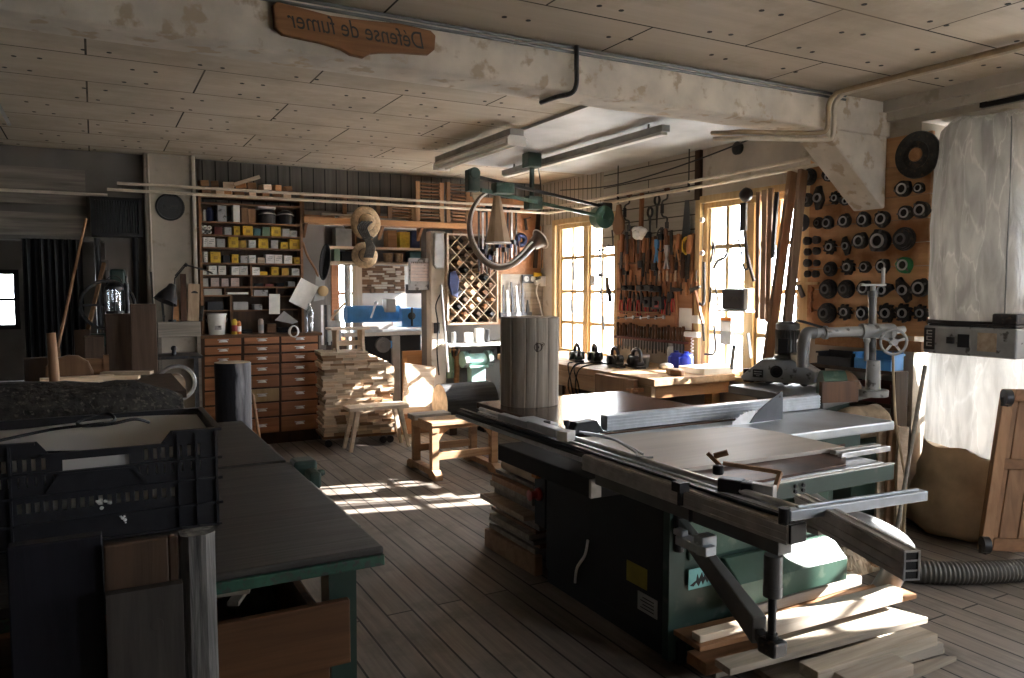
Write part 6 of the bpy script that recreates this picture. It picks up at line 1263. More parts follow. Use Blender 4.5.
# tool prototypes (local: x towards the room is negative, hangs along -z)
def chisel(name, lab, cat, hl=.12, bl_=.12, hm='w_handle_d', bw=.014, hr=.015):
    t = thing(name, lab, cat)
    part('handle', MB().lathe([(hr*.7, 0), (hr, hl*.15), (hr*.8, hl*.6), (hr*1.05, hl*.85), (hr*.7, hl)], (0, 0, 0), (0, 0, 1), 10), hm, t, local=True, smooth=50)
    part('blade', MB().box(-.003, .003, -bw/2, bw/2, -bl_, 0), 'iron', t, local=True); return t
def pliers(name, lab, hm='red'):
    t = thing(name, lab, 'pliers')
    for s in (-1, 1): part('handle', MB().tube(smoothpath([(0, s*.004, 0), (0, s*.020, -.04), (0, s*.026, -.09), (0, s*.018, -.14)], 4), [.007]*6+[.009]*7, 7), hm, t, local=True, smooth=50)
    part('jaws', MB().prism([(-.016, 0), (.016, 0), (.013, .03), (.004, .065), (-.004, .065), (-.013, .03)], (.007, 0, 0), (0, 1, 0), (0, 0, 1), -.014).cyl((-.01, 0, .005), (.01, 0, .005), .008, n=10), 'iron', t, local=True); return t
def hammer(name, lab, hl=.30, hm='w_handle'):
    t = thing(name, lab, 'hammer')
    part('handle', MB().bar((0, 0, -hl), (0, 0, .0), .028, .02, None, .022, .016), hm, t, local=True, bevel=.004)
    part('head', MB().prism([(-.06, -.012), (-.02, -.016), (.02, -.016), (.05, -.02), (.055, .02), (.02, .016), (-.02, .014), (-.075, .004)], (.014, 0, .012), (0, 1, 0), (0, 0, 1), -.028), 'iron', t, local=True, bevel=.003); return t
cz_ = chisel('chisel', 'x', 'chisel', .125, .13); scr = chisel('screwdriver', 'x', 'screwdriver', .11, .10, 'w_handle', .007, .016); fl = chisel('file', 'x', 'file', .10, .20, 'w_handle', .02, .014)
pl1 = pliers('pliers', 'x', 'red'); pl2 = pliers('pliers', 'x', 'black_pl'); hm1 = hammer('hammer', 'x')
used = set()
def put(proto, loc, rx, lab, grp=None, sc=1.):
    if proto.name in used: t = dup(proto, loc, (rx, 0, 0), lab, grp, sc)
    else:
        used.add(proto.name); t = proto; t.location = loc; t.rotation_euler = (rx, 0, 0); t.scale = (sc,)*3; t['label'] = lab
        if grp: t['group'] = grp
    return t
rr = random.Random(40)
for k in range(24):
    y = 6.40-k*(6.40-5.40)/23
    put(cz_, (TX-.027, y, zr+.0125), rr.uniform(-.05, .05), '%s dark-handled chisel from the far window in the long chisel rack' % ORD[k], 'chisels in the rack', rr.uniform(.85, 1.15))
for k in range(16):                                       # screwdrivers and files hung in the upper row
    x = 621+k*5.0; q = wl(x, 283+rr.uniform(-2, 2), .02)
    put(fl if k % 3 == 1 else scr, q, R(180)+rr.uniform(-.08, .08) if k % 2 else rr.uniform(-.08, .08), '%s from the far window in the hanging row of red-handled tools: %s' % (ORD[k], 'file' if k % 3 == 1 else 'screwdriver'), 'files and screwdrivers on the tool wall', rr.uniform(.9, 1.3))
for k in range(13):                                       # pliers in the middle row
    x = 621+k*4.3; q = wl(x, 299+rr.uniform(-1, 1), .02)
    put(pl1 if k % 2 == 0 else pl2, q, rr.uniform(-.1, .1), '%s pliers from the far window in the row above the short shelf, %s handles' % (ORD[k], 'red' if k % 2 == 0 else 'black'), 'pliers on the tool wall', rr.uniform(.9, 1.15))
for k, (x, y, a) in enumerate(((676.5, 291, .0), (695, 290, -.35))):
    put(hm1, wl(x, y, .03), a, ['straight hanging', 'slanting'][k]+' hammer with long wooden handle at the right of the tool wall', None, 1.05)
for k, (x, y) in enumerate(((626, 240), (634, 232), (641, 236), (648, 238), (655, 236), (661, 240))):
    q = wl(x, y, .02); s = [.28, .30, .24, .22, .26, .2][k]
    t = thing('wooden_mallet' if k % 2 else 'plane_iron', '%s hanging %s from the far window in the middle of the tool wall' % (ORD[k], 'long wooden handle' if k % 2 else 'dark iron tool'), 'hand tool', q, 0, 'hand tools in the middle of the tool wall')
    part('handle', MB().bar((0, 0, -s), (0, 0, 0), .022, .03, None, .018, .024), 'w_handle' if k % 2 else 'w_handle_d', t, local=True, bevel=.004); part('head', MB().box(-.02, .02, -.035, .035, -s-.07, -s+.0) if k % 2 == 0 else MB().box(-.02, .02, -.03, .03, 0, .06), 'iron', t, local=True, bevel=.004)
rsp = chisel('rasp', 'x', 'rasp', .15, .20, 'w_handle', .034, .022); gou = chisel('gouge', 'x', 'gouge', .20, .12, 'w_handle_d', .016, .020)
for k in range(13):
    q = wl(621.5+k*5.6, 252+3*math.sin(k*2.3), .022)
    put(gou if k % 3 == 2 else rsp, q, R(180)*(k % 2)+rr.uniform(-.09, .09), '%s from the far window in the high row of big-handled tools: %s' % (ORD[k], 'gouge' if k % 3 == 2 else 'rasp'), 'rasps and gouges on the tool wall', rr.uniform(.95, 1.2))
# wooden spreader, hand saw, pincers
q = wl(676, 244, .01); solo('wooden_spreader', MB().bar((q.x, q.y+.07, q.z-.2), (q.x, q.y, q.z+.05), .03, .02).bar((q.x, q.y-.07, q.z-.2), (q.x, q.y, q.z+.05), .03, .02).bar((q.x, q.y+.05, q.z-.11), (q.x, q.y-.05, q.z-.11), .02, .016), 'w_orange', 'orange A-shaped wooden frame hanging beside the large hand saw', 'frame')
q = wl(687, 200, .015); q2 = wl(687, 254, .015)
hs = thing('hand_saw', 'large hand saw with black blade and yellow handle on the tool wall', 'saw', (q.x, q.y, q2.z))
part('blade', MB().prism([(-.025, q.z), (.03, q.z), (.07, q2.z+.13), (-.05, q2.z+.13)], (q.x+.002, q.y, 0), (0, 1, 0), (0, 0, 1), .003), 'dark_steel', hs)
part('handle', MB().tube([V((q.x, q.y+.045*math.cos(t)*1., q2.z+.075+.07*math.sin(t))) for t in (2*math.pi*k/20 for k in range(20))], .015, 8, True), 'yellow', hs, smooth=50, label='yellow handle')
for k, (x, y, kind) in enumerate(((629, 212, 0), (667, 208, 0), (657, 205, 1), (650, 217, 1))):
    q = wl(x, y, .02)
    if kind == 0:
        t = thing('hand_brace', ['first', 'second'][k]+' black cranked hand brace hanging above the tool board', 'brace', q)
        part('crank', MB().tube(smoothpath([(0, .0, .16), (0, .0, .09), (0, .07, .06), (0, .07, -.06), (0, 0, -.09), (0, 0, -.14)], 5), .009, 8), 'iron', t, local=True, smooth=50); part('grip', MB().cyl((0, .07, -.045), (0, .07, .045), .017), 'black', t, local=True, smooth=40); part('head', MB().ball((0, 0, .17), .032, 1, 1, .7), 'w_handle_d', t, local=True, smooth=50); part('chuck', MB().cyl((0, 0, -.19), (0, 0, -.13), .018), 'iron', t, local=True)
    else:
        t = thing('compass_saw', ['broad', 'narrow'][k-2]+' black compass saw with open grip hanging above the tool board', 'saw', q)
        part('blade', MB().prism([(-.02, 0), (.02, 0), (.008, -.22), (-.004, -.22)], (0, 0, 0), (0, 1, 0), (0, 0, 1), .003), 'iron', t, local=True); part('handle', MB().tube([V((0, .035*math.cos(a), .045+.045*math.sin(a))) for a in (2*math.pi*i/14 for i in range(14))], .012, 7, True), 'black', t, local=True, smooth=50)
q = wl(616, 219, .03); mb = MB().prism([(-.03, .15), (.03, .15), (.05, .05), (.095, -.02), (.09, -.11), (.04, -.16), (-.04, -.16), (-.09, -.11), (-.095, -.02), (-.05, .05)], (q.x+.02, q.y, q.z), (0, 1, 0), (0, 0, 1), .03); solo('leather_apron', mb, 'w_brown', 'brown pear-shaped leather piece hanging beside the far window', 'leather', bevel=.012)
q0, q1 = wl(642, 193, .02), wl(641, 232, .02); solo('axe_handle', MB().bar(q1, q0, .03, .045, None), 'w_handle', 'long brown wooden shaft hanging above the tool board', 'handle', bevel=.006)
q = wl(641, 233, .05); rr = random.Random(6); mb = MB()
for k in range(9): mb.ball(q+V((rr.uniform(-.03, .02), rr.uniform(-.10, .08), rr.uniform(-.05, .05))), rr.uniform(.035, .055), 1, 1, .8, 10, 7)
solo('plastic_bag', mb, 'paper', 'crumpled white plastic bag hung on the tool wall', 'bag', smooth=70)
q = wl(661, 240, .03); solo('cord_loop', MB().tube([V((q.x, q.y+.07*math.cos(t), q.z+.11*math.sin(t))) for t in (2*math.pi*k/22 for k in range(22))], .007, 6, True), 'iron', 'dark loop of cord hanging in the middle of the tool wall', 'cord', smooth=50)
for k, (x, y, m) in enumerate(((657, 252, 'blue'), (667, 258, 'steel'))):
    q = wl(x, y, .03); solo('pincers', MB().bar((q.x, q.y-.02, q.z+.1), (q.x, q.y+.03, q.z-.1), .02, .02).bar((q.x, q.y+.03, q.z+.1), (q.x, q.y-.03, q.z-.1), .02, .02).box(q.x-.012, q.x+.012, q.y-.02, q.y+.03, q.z+.05, q.z+.12), m, ['blue-handled pincers hanging left of the steel pair', 'shiny steel pincers hanging in the middle of the tool wall'][k], 'pincers')
for k in range(5):
    q = wl(660+k*4.0, 276, .02); solo('clothes_peg', MB().box(q.x-.012, q.x, q.y-.010, q.y+.010, q.z-.05, q.z+.05), ['w_pale', 'w_orange'][k % 2], '%s small wooden peg from the left in the cluster above the pliers row' % ORD[k], 'peg', 'wooden pegs on the tool wall')
# low power tools hung as a dark clump at left of the board
for k, (x, y, w_, h_) in enumerate(((629, 288, .09, .05), (645, 288, .11, .06), (655, 289, .07, .06), (659, 303, .07, .12), (649, 302, .05, .1))):
    q = wl(x, y, .03); mb = MB(); mb.box(q.x-.03, q.x+.03, q.y-w_, q.y+w_, q.z-h_/2, q.z+h_/2).cyl((q.x-.03, q.y, q.z), (q.x-.07, q.y, q.z), .022); 
    if k in (3,): mb.k = 1; mb.box(q.x-.032, q.x-.03, q.y-.03, q.y+.03, q.z-.04, q.z+.02)
    solo('tool_case', mb, ['black_pl', 'red'], ['first black oblong tool from the far window on the upper rail of the tool board', 'second black oblong tool on the upper rail of the tool board', 'third black oblong tool on the upper rail, above the red-marked case', 'black case with a red mark hanging in the middle of the tool board', 'small black holder left of the red-marked case'][k], 'tool case', bevel=.008)
for k in range(6):
    q = wl(622+k*7.5, 317, .02); solo('spanner', MB().bar((q.x, q.y-.05, q.z), (q.x, q.y+.05, q.z-.01), .016, .008).cyl((q.x-.006, q.y-.06, q.z), (q.x+.006, q.y-.06, q.z), .018, n=12).cyl((q.x-.006, q.y+.06, q.z-.01), (q.x+.006, q.y+.06, q.z-.01), .015, n=12), 'steel' if k % 2 else 'iron', '%s spanner from the far window lying flat above the chisel rack' % ORD[k], 'spanner', 'spanners on the tool wall')
q = wl(685.5, 319, .005); solo('notice_sheet', MB().box(q.x-.003, q.x, q.y-.085, q.y+.085, q.z-.10, q.z+.10), 'paper', 'white notice sheet pinned at the right of the tool board behind the hammers', 'paper')
q = wl(694, 320, .06); tp = thing('wall_telephone', 'white wall telephone with a coiled cord at the right of the tool board', 'telephone', q); part('body', MB().box(q.x-.0, q.x+.055, q.y-.05, q.y+.05, q.z-.03, q.z+.04), 'white', tp, bevel=.01); q2 = wl(690, 334.5, .05); part('handset', MB().box(q2.x, q2.x+.05, q2.y-.09, q2.y+.09, q2.z-.025, q2.z+.025), 'white', tp, bevel=.012)
part('cord', MB().tube([V((q.x+.01+.012*math.cos(t*2.2), q2.y-.03+.012*math.sin(t*2.2), q2.z-.03-t*.0105)) for t in (k*.35 for k in range(70))], .004, 5), 'white', tp)
# ------------------------------------------------------------------ tools hung in front of the windows
GX = XW-.06
def wg(x, y): return pX(x, y, GX)
for k, (pts, r_, l) in enumerate((
    ([(576, 246), (574, 256), (570, 270)], .004, 'thin hanging wire with pliers in the left pane of the far window'),
    ([(600, 250), (600.5, 262), (601, 275), (601, 303)], .010, 'dark bar clamp hanging in the middle of the far window'),
    ([(594, 231), (594, 237), (598, 240), (601, 236)], .006, 'small black hook hanging below the green disc'),
    ([(612, 230), (613, 245), (611, 246), (608, 245)], .008, 'black bracket hanging at the right of the far window'))):
    p = [wg(*q) for q in pts]; mb = MB().tube(smoothpath(p, 5), r_, 7)
    if k == 1: mb.bar(p[0]+V((0, -.06, 0)), p[0]+V((0, .06, 0)), .03, .02).bar(p[2]+V((0, -.04, 0)), p[2]+V((0, .05, 0)), .02, .03)
    solo('hanging_hook' if k != 1 else 'bar_clamp', mb, 'iron', l, 'hook' if k != 1 else 'clamp', smooth=50)
for k, (x, y0, y1) in enumerate(((573, 262, 280), (571, 299, 313), (607, 277, 294), (609, 288, 302), (603, 316, 330))):
    a, b = wg(x, y0), wg(x+1, y1); solo('hanging_tool', MB().bar(b, a, .04 if k in (2, 3) else .02, .012, None), 'iron' if k != 2 else 'grey_mid', ['small black pliers hanging in the left part of the far window', 'small dark tool hanging low in the left part of the far window', 'dark square blade hanging in the right part of the far window', 'dark blade hanging right of the square one in the far window', 'slim file hanging low in the far window'][k], 'hand tool')
q = wg(592, 280); solo('paper_tag', MB().box(q.x-.002, q.x, q.y-.05, q.y+.04, q.z-.06, q.z+.05), 'grey_lt', 'small grey card stuck in the middle of the far window', 'card')
def wpl(pts, r_, nm, l, cat, m='iron', n_=5): return solo(nm, MB().tube(smoothpath([wg(*q) for q in pts], n_), r_, 7), m, l, cat, smooth=50)
wpl([(713, 241), (712.5, 252), (711, 262)], .009, 'pincers', 'dark pincers hanging in the upper left pane of the near window', 'pincers'); wpl([(713, 241), (715, 252), (715, 262)], .008, 'pincers', 'second leg-like dark tool beside the pincers in the near window', 'pincers')
wpl([(714, 268), (718, 261), (724, 258), (727, 253)], .013, 'drawknife', 'curved dark drawknife hanging in the near window', 'drawknife')
wpl([(744, 228), (738, 236), (741, 250), (744, 268), (748, 268), (747, 262)], .008, 'scribing_frame', 'triangular black wire frame hanging by the central post of the near window', 'frame'); wpl([(744, 205), (745, 232), (748, 258), (754, 281)], .014, 'hanging_stick', 'dark stick hanging along the central post of the near window', 'stick', 'w_darkz')
wpl([(715, 285), (718, 304), (712, 306)], .007, 'small_saw', 'small black saw frame hanging in the left of the near window', 'saw'); wpl([(711, 287), (710, 302)], .011, 'file', 'short dark file hanging left of the small saw frame', 'file')
wpl([(714, 325), (715, 352), (705, 354)], .010, 'bow_saw', 'black bow saw frame hanging low in the near window', 'saw'); wpl([(704, 262), (704, 302), (699, 303)], .012, 'coping_saw', 'black coping saw hanging on the left frame of the near window', 'saw'); wpl([(703, 323), (704, 341)], .010, 'dark_file', 'dark file hanging on the left window frame above the tray', 'file')
q = wg(744, 215); solo('level', MB().box(q.x-.02, q.x+.01, q.y-.035, q.y+.03, q.z-.13, q.z+.10), 'black_pl', 'black upright tool case hanging at the top of the central window post', 'case', bevel=.006)
q = wg(748, 195); solo('wall_lamp', MB().lathe([(.055, 0), (.06, .03), (.04, .06), (.015, .07)], q, (-1, 0, 0), 20), 'black', 'round black lamp head above the central post of the near window', 'lamp', smooth=40)
for k, y in enumerate((220, 253)):
    q = pX(703, y, XW-.05); solo('wire_insulator', MB().cyl(q, q+V((-.02, 0, 0)), .022, n=14), 'white', ['upper', 'lower'][k]+' round white insulator on the left frame of the near window', 'insulator', smooth=40)
# little radio on the window and paper strip below it
a, b = pX(722.5, 289.5, 4.69), pX(743, 309, 4.69); rd = thing('radio', 'small black and white radio fixed in front of the near window', 'radio', ((4.7, (a.y+b.y)/2, b.z))); part('front', MB().box(4.685, 4.70, b.y, a.y, b.z, a.z-.0), 'black_pl', rd, bevel=.004); part('case', MB().box(4.70, 4.77, b.y-.04, a.y+.01, b.z-.01, a.z+.01), 'white', rd, bevel=.006); part('speaker_grille', MB().box(4.682, 4.685, b.y+.03, a.y-.02, b.z+.06, a.z-.06), 'iron', rd); part('shelf', MB().box(4.66, 4.77, b.y-.06, a.y+.03, b.z-.025, b.z-.012), 'white', rd)
a, b = pX(721, 317, 4.72), pX(731, 345, 4.72); nt_ = thing('price_card', 'long white card with red header hanging under the radio', 'card', (4.72, (a.y+b.y)/2, b.z)); part('sheet', MB().box(4.717, 4.72, b.y, a.y, b.z, a.z), 'grey_lt', nt_); part('header', MB().box(4.7155, 4.717, b.y, a.y, a.z-.03, a.z), 'orange', nt_); part('upper_sheet', MB().box(4.7155, 4.717, b.y+.01, a.y-.01, a.z-.12, a.z-.04), 'paper', nt_)
a, b = pX(735, 345, 4.72), pX(731, 362, 4.72); solo('leaning_rule', MB().bar((4.72, b.y, WBZ+.001), (4.74, a.y+.03, a.z), .035, .01), 'iron', 'dark rule leaning in the near window corner on the bench', 'rule')
a, b = pX(748, 333, 4.70), pX(751, 358, 4.72); solo('steel_strip', MB().bar(b, a, .03, .008), 'grey_mid', 'grey blade leaning against the central post of the near window', 'blade')
# thin boards hanging and two thick planks leaning beside the near window
for k, (x0, y0, x1, y1, w_, m) in enumerate(((758.5, 192, 757.5, 318, .035, 'w_plank'), (765, 190, 763, 320, .05, 'w_plank'), (771, 188, 768, 322, .045, 'w_brown'), (777, 192, 772.5, 258, .035, 'dark'))):
    a, b = pX(x0, y0, 4.70), pX(x1, y1, 4.70); solo('hanging_board', MB().bar(b, a, .018, w_, (0, 1, 0)), m, '%s thin board from the left hanging over the right half of the near window' % ORD[k], 'board', 'thin boards hanging at the near window')
for k, (x0, y0, x1, y1, th) in enumerate(((793, 172, 765, 378, .085), (803, 170, 783, 362, .075))):
    a = pX(x0, y0, 4.65); b = pX(x1, y1, 4.42); d = (b-a); b = a+d*((a.z-.0)/(a.z-b.z)) if b.z > 0 else b
    solo('leaning_plank', MB().bar(b, a, .035, th, V((1, 0, .2))), 'w_plank', ['left', 'right'][k]+' of two long thick planks leaning beside the near window', 'plank', 'planks leaning at the near window', bevel=.004)
# ------------------------------------------------------------------ cutter board
CXB = XW-.03
cb = thing('cutter_board', 'orange pine board wall carrying rows of moulder cutters', 'tool board', (CXB, 3.4, 1.23))
zs_ = [1.23, 1.385, 1.54, 1.695, 1.85, 2.005, 2.16, 2.36, 2.56]
for k in range(8):
    y0 = 3.105; part('plank', MB().box(CXB, XW-.001, y0, 4.06, zs_[k]+.002, zs_[k+1]-.002), 'w_cut', cb, bevel=.003)
def cutter(kind, lab):
    t = thing({'ring': 'moulder_cutter', 'stepped': 'stepped_cutter', 'toothed': 'toothed_cutter', 'blade': 'slotted_cutter', 'bush': 'bore_bush', 'disc': 'saw_disc'}[kind], lab, 'cutter')
    ax = (-1, 0, 0); n = 28
    if kind == 'ring':
        mb = MB()
        mb.rings([[V((x, r_*(1+.16*max(0, math.cos(1.5*a))**8)*math.cos(a), r_*(1+.16*max(0, math.cos(1.5*a))**8)*math.sin(a))) for a in (2*math.pi*i/36 for i in range(36))] for x, r_ in ((0, .048), (-.03, .048), (-.034, .043))]); part('body', mb, 'iron', t, local=True, smooth=40)
        part('hub_ring', MB().lathe([(.033, .034), (.033, .041), (.024, .041), (.024, .034)], (0, 0, 0), ax, n, False), 'steel', t, local=True, smooth=40); part('bore', MB().cyl((-.034, 0, 0), (-.0355, 0, 0), .022, n=18), 'dark', t, local=True)
        for k in range(2):
            a = k*math.pi+.6; mb = MB(); mb.prism([(.034, -.004), (.049, .0), (.051, .010), (.036, .010)], (-.034, 0, 0), (0, math.cos(a), math.sin(a)), (0, -math.sin(a), math.cos(a)), -.006); part('knife', mb, 'grey_mid', t, local=True)
    elif kind == 'stepped':
        part('body', MB().lathe([(.058, 0), (.058, .012), (.052, .014), (.052, .024), (.045, .026), (.045, .036), (.030, .038)], (0, 0, 0), ax, n), 'iron', t, local=True, smooth=30); part('hub_ring', MB().lathe([(.028, .038), (.028, .044), (.018, .044), (.018, .038)], (0, 0, 0), ax, n, False), 'grey_mid', t, local=True, smooth=30); part('bore', MB().cyl((-.038, 0, 0), (-.0395, 0, 0), .017, n=18), 'dark', t, local=True)
    elif kind == 'toothed':
        pts = []
        for k in range(9):
            a = 2*math.pi*k/9; pts += [(.052*math.cos(a), .052*math.sin(a)), (.058*math.cos(a+.25), .058*math.sin(a+.25)), (.042*math.cos(a+.33), .042*math.sin(a+.33))]
        part('body', MB().prism(pts, (0, 0, 0), (0, 1, 0), (0, 0, 1), -.024), 'iron', t, local=True); part('hub_ring', MB().lathe([(.028, .024), (.027, .036), (.02, .036), (.02, .024)], (0, 0, 0), ax, n, False), 'steel', t, local=True, smooth=30); part('bore', MB().cyl((-.024, 0, 0), (-.0255, 0, 0), .019, n=18), 'dark', t, local=True)
    elif kind == 'blade':
        pts = [(.065, .01), (.058, .04), (.03, .034), (0, .034), (-.03, .028), (-.065, -.01), (-.058, -.04), (-.03, -.034), (0, -.034), (.03, -.028)]
        part('body', MB().prism(pts, (0, 0, 0), (0, 1, 0), (0, 0, 1), -.022), 'iron', t, local=True, bevel=.004); part('hub_ring', MB().lathe([(.026, .022), (.026, .032), (.018, .032), (.018, .022)], (0, 0, 0), ax, n, False), 'steel', t, local=True, smooth=30); part('bore', MB().cyl((-.022, 0, 0), (-.0235, 0, 0), .017, n=18), 'dark', t, local=True)
    elif kind == 'bush':
        part('body', MB().lathe([(.026, 0), (.028, .03), (.02, .034), (.016, .034)], (0, 0, 0), ax, 20), 'iron', t, local=True, smooth=40); part('bore', MB().cyl((-.034, 0, 0), (-.0355, 0, 0), .014, n=16), 'dark', t, local=True)
    elif kind == 'disc':
        part('body', MB().lathe([(.066, .04), (.066, .05), (.02, .053)], (0, 0, 0), ax, 32), 'dark_steel', t, local=True, smooth=30); part('hub_ring', MB().lathe([(.024, .0), (.024, .06), (.01, .06)], (0, 0, 0), ax, 20), 'iron', t, local=True, smooth=30)
    return t
PR = {k: cutter(k, 'x') for k in ('ring', 'stepped', 'toothed', 'blade', 'bush', 'disc')}
CROWS = [('top', [(905, 189, 'ring', 1.1), (920, 188, 'ring', .75)]),
 ('top-left', [(810, 177, 'stepped', 1.1), (830, 177, 'blade', 1.0)]),
 ('slanting', [(808, 200, 'stepped', .9), (820, 198, 'blade', 1.3), (836, 198, 'toothed', .85), (847, 201, 'blade', .9)]),
 ('first long', [(806, 223, 'disc', 1.0), (819, 223, 'stepped', .75), (829, 223, 'ring', .95), (846, 221, 'ring', 1.0), (865, 220, 'ring', 1.05), (884, 219, 'ring', 1.1), (907, 213, 'ring', 1.0), (923, 210, 'ring', 1.1)]),
 ('second long', [(809, 241, 'bush', 1.15), (818, 240, 'bush', 1.1), (831, 247, 'toothed', 1.0), (847, 246, 'blade', 1.0), (862, 241, 'ring', 1.15), (882, 241, 'ring', 1.5), (905, 239, 'stepped', 1.35)]),
 ('third long', [(809, 252, 'bush', 1.0), (818, 251, 'bush', 1.05), (831, 269, 'stepped', .95), (849, 267, 'toothed', 1.05), (866, 267, 'ring', .85), (884, 266, 'ring', 1.0), (906, 265, 'ring', 1.1)]),
 ('small-bush', [(809, 263, 'bush', 1.1), (818, 263, 'bush', .9), (809, 274, 'bush', .95), (817, 274, 'bush', 1.0)]),
 ('fourth long', [(829, 289, 'stepped', 1.25), (847, 289, 'stepped', 1.15), (866, 288, 'ring', 1.05), (884, 290, 'blade', 1.2), (905, 290, 'blade', 1.3), (922, 288, 'ring', 1.2)]),
 ('bottom', [(828, 313, 'stepped', 1.3), (846, 312, 'toothed', 1.05), (864, 313, 'ring', 1.0), (888, 313, 'toothed', 1.2), (905, 313, 'toothed', 1.15), (922, 313, 'toothed', 1.0)])]
KN = {'ring': 'knifed cutter', 'stepped': 'dark stepped cutter', 'toothed': 'toothed cutter', 'blade': 'winged cutter', 'bush': 'small black bush', 'disc': 'dark disc'}
for rn, items in CROWS:
    for k, (x, y, kd, sc) in enumerate(items):
        q = pX(x, y, CXB-.002); t = put(PR[kd], (CXB-.0005, q.y, q.z), rr.uniform(0, 6.2) if kd != 'bush' else 0, '%s, %s from the window in the %s row on the cutter board' % (KN[kd], ORD[k], rn), 'cutters on the cutter board', sc)
        if (x, y) == (906, 265):
            for c_ in t.children:
                if c_.name.startswith('body'): c_.data = c_.data.copy(); c_.data.materials[0] = M['green_br']
            t['label'] = 'green painted cutter head in the third long row on the cutter board'
q = pX(919, 155, CXB-.002); bd = thing('grinding_disc', 'large dark round disc with wooden centre at the top of the cutter board', 'disc', (CXB, q.y, q.z)); part('disc', MB().lathe([(.150, .001), (.153, .02), (.148, .035), (.09, .034), (.085, .028), (.055, .030), (.05, .035)], (0, 0, 0), (-1, 0, 0), 48), 'iron', bd, local=True, smooth=30); part('centre', MB().lathe([(.045, .03), (.045, .042), (.04, .046)], (0, 0, 0), (-1, 0, 0), 24), 'w_orange', bd, local=True, smooth=30)
q = pX(811, 300, CXB-.01); solo('chain_key', MB().tube([V((q.x, q.y, q.z+.06)), V((q.x, q.y, q.z-.06))], .010, 8).cyl((q.x-.015, q.y, q.z+.08), (q.x+.008, q.y, q.z+.08), .022, n=14).cyl((q.x-.012, q.y, q.z), (q.x+.008, q.y, q.z), .016, n=12).cyl((q.x-.012, q.y, q.z-.075), (q.x+.008, q.y, q.z-.075), .017, n=12), 'w_handle', 'brown knobbed key hanging at the lower left of the cutter board', 'key', smooth=40)
q = pX(800, 288, CXB-.03); hk = thing('claw_hammer', 'grey hammer hung on a rail at the left of the cutter board', 'hammer', q); part('handle', MB().bar((q.x, q.y-.17, q.z+.035), (q.x, q.y+.06, q.z+.035), .02, .02), 'w_frame', hk); part('head', MB().prism([(.06, .05), (.03, .05), (-.03, -.06), (.0, -.075)], (q.x+.01, q.y, q.z), (0, 1, 0), (0, 0, 1), .025), 'grey_mid', hk)
# ================================================================== spindle moulder with power feeder
SZ = .885
sm_ = thing('spindle_moulder', 'grey spindle moulder table with a power feeder arm below the cutter board', 'spindle moulder', (4.1, 3.5, 0))
Q = lambda n, mb, m, **k: part(n, mb, m, sm_, **k)
tp_ = [pz(x, y, SZ) for x, y in ((728, 385), (823, 400.5), (889, 387))]
c4 = V((4.55, 3.95, SZ)); tp_[2].x = min(tp_[2].x, 4.57)
poly = [V((p.x, p.y, 0)) for p in tp_]+[V((c4.x, c4.y, 0))]
mb = flat(poly, SZ-.055, SZ); Q('table', mb, 'grey_mid', bevel=.008)
cen = sum(poly, V())/4
mb = flat([cen+(p-cen)*.62 for p in poly], .0, SZ-.056); Q('cabinet', mb, 'green_dk', bevel=.01)
# feeder housing
f0, f1 = pz(738, 383.5, SZ), pz(812, 389, SZ); d = (f1-f0); L_ = d.length; d.normalize(); nb = V((-d.y, d.x, 0))
if nb.dot(V((1, 1, 0))) < 0: nb = -nb
hz = lambda px_, py_: None
oy = .02
prof = [(0, .012), (0, .03), (L_*.29, .155), (L_*.74, .165), (L_*1.02, .085), (L_*1.0, .012), (L_*.97, .0), (.02, .0)]
base = f0+nb*.05+V((0, 0, oy))
Q('feeder_housing', MB().prism(prof, base, d, (0, 0, 1), -.15 if d.cross(V((0, 0, 1))).dot(nb) < 0 else .15), 'grey_paint', bevel=.008)
fn = -nb
c = base+d*(L_*.50)+V((0, 0, .075)); Q('round_cover', MB().lathe([(.042, 0), (.042, .008), (.03, .009), (.028, .003), (0, .003)], c, fn, 26), 'black', smooth=40)
c = base+d*(L_*.245)+V((0, 0, .055)); mb = MB(); mb.bar(c-d*.036, c+d*.036, .006, .055, None); mb.k = 1
for zz in (.012, -.004): mb.bar(c+fn*.0035-d*.026+V((0, 0, zz)), c+fn*.0035+d*.026+V((0, 0, zz)), .002, .006)
mb.bar(c+fn*.0035-d*.012+V((0, 0, -.017)), c+fn*.0035+d*.012+V((0, 0, -.017)), .002, .005); Q('name_plate', mb, ['black', 'grey_lt'])
for k in range(4): c = base+d*(L_*(.14+.24*k))+nb*.075; Q('feed_roller', MB().cyl(c-nb*.06+V((0, 0, .012)), c+nb*.06+V((0, 0, .012)), .028, n=16), 'black_pl', smooth=40)
# motor
mc = base+d*(L_*.60)+nb*.06; mz = base.z+.165
Q('motor', MB().cyl((mc.x, mc.y, mz), (mc.x, mc.y, mz+.02), .085, n=24).cyl((mc.x, mc.y, mz+.02), (mc.x, mc.y, mz+.20), .066, n=24).lathe([(.078, .20), (.078, .235), (.06, .25), (0, .252)], (mc.x, mc.y, mz), (0, 0, 1), 24), 'grey_mid', smooth=40)
mb = MB()
for k in range(24):
    a = 2*math.pi*k/24; mb.bar((mc.x+.07*math.cos(a), mc.y+.07*math.sin(a), mz+.03), (mc.x+.07*math.cos(a), mc.y+.07*math.sin(a), mz+.195), .006, .02, (math.cos(a), math.sin(a), 0))
Q('motor_fin', mb, 'grey_mid'); Q('motor_box', MB().obox((mc.x-.085*fn.x*0+fn.x*.085, mc.y+fn.y*.085, mz+.09), (.07, .03, .10), (0, 0, math.atan2(d.y, d.x))), 'black', bevel=.006)
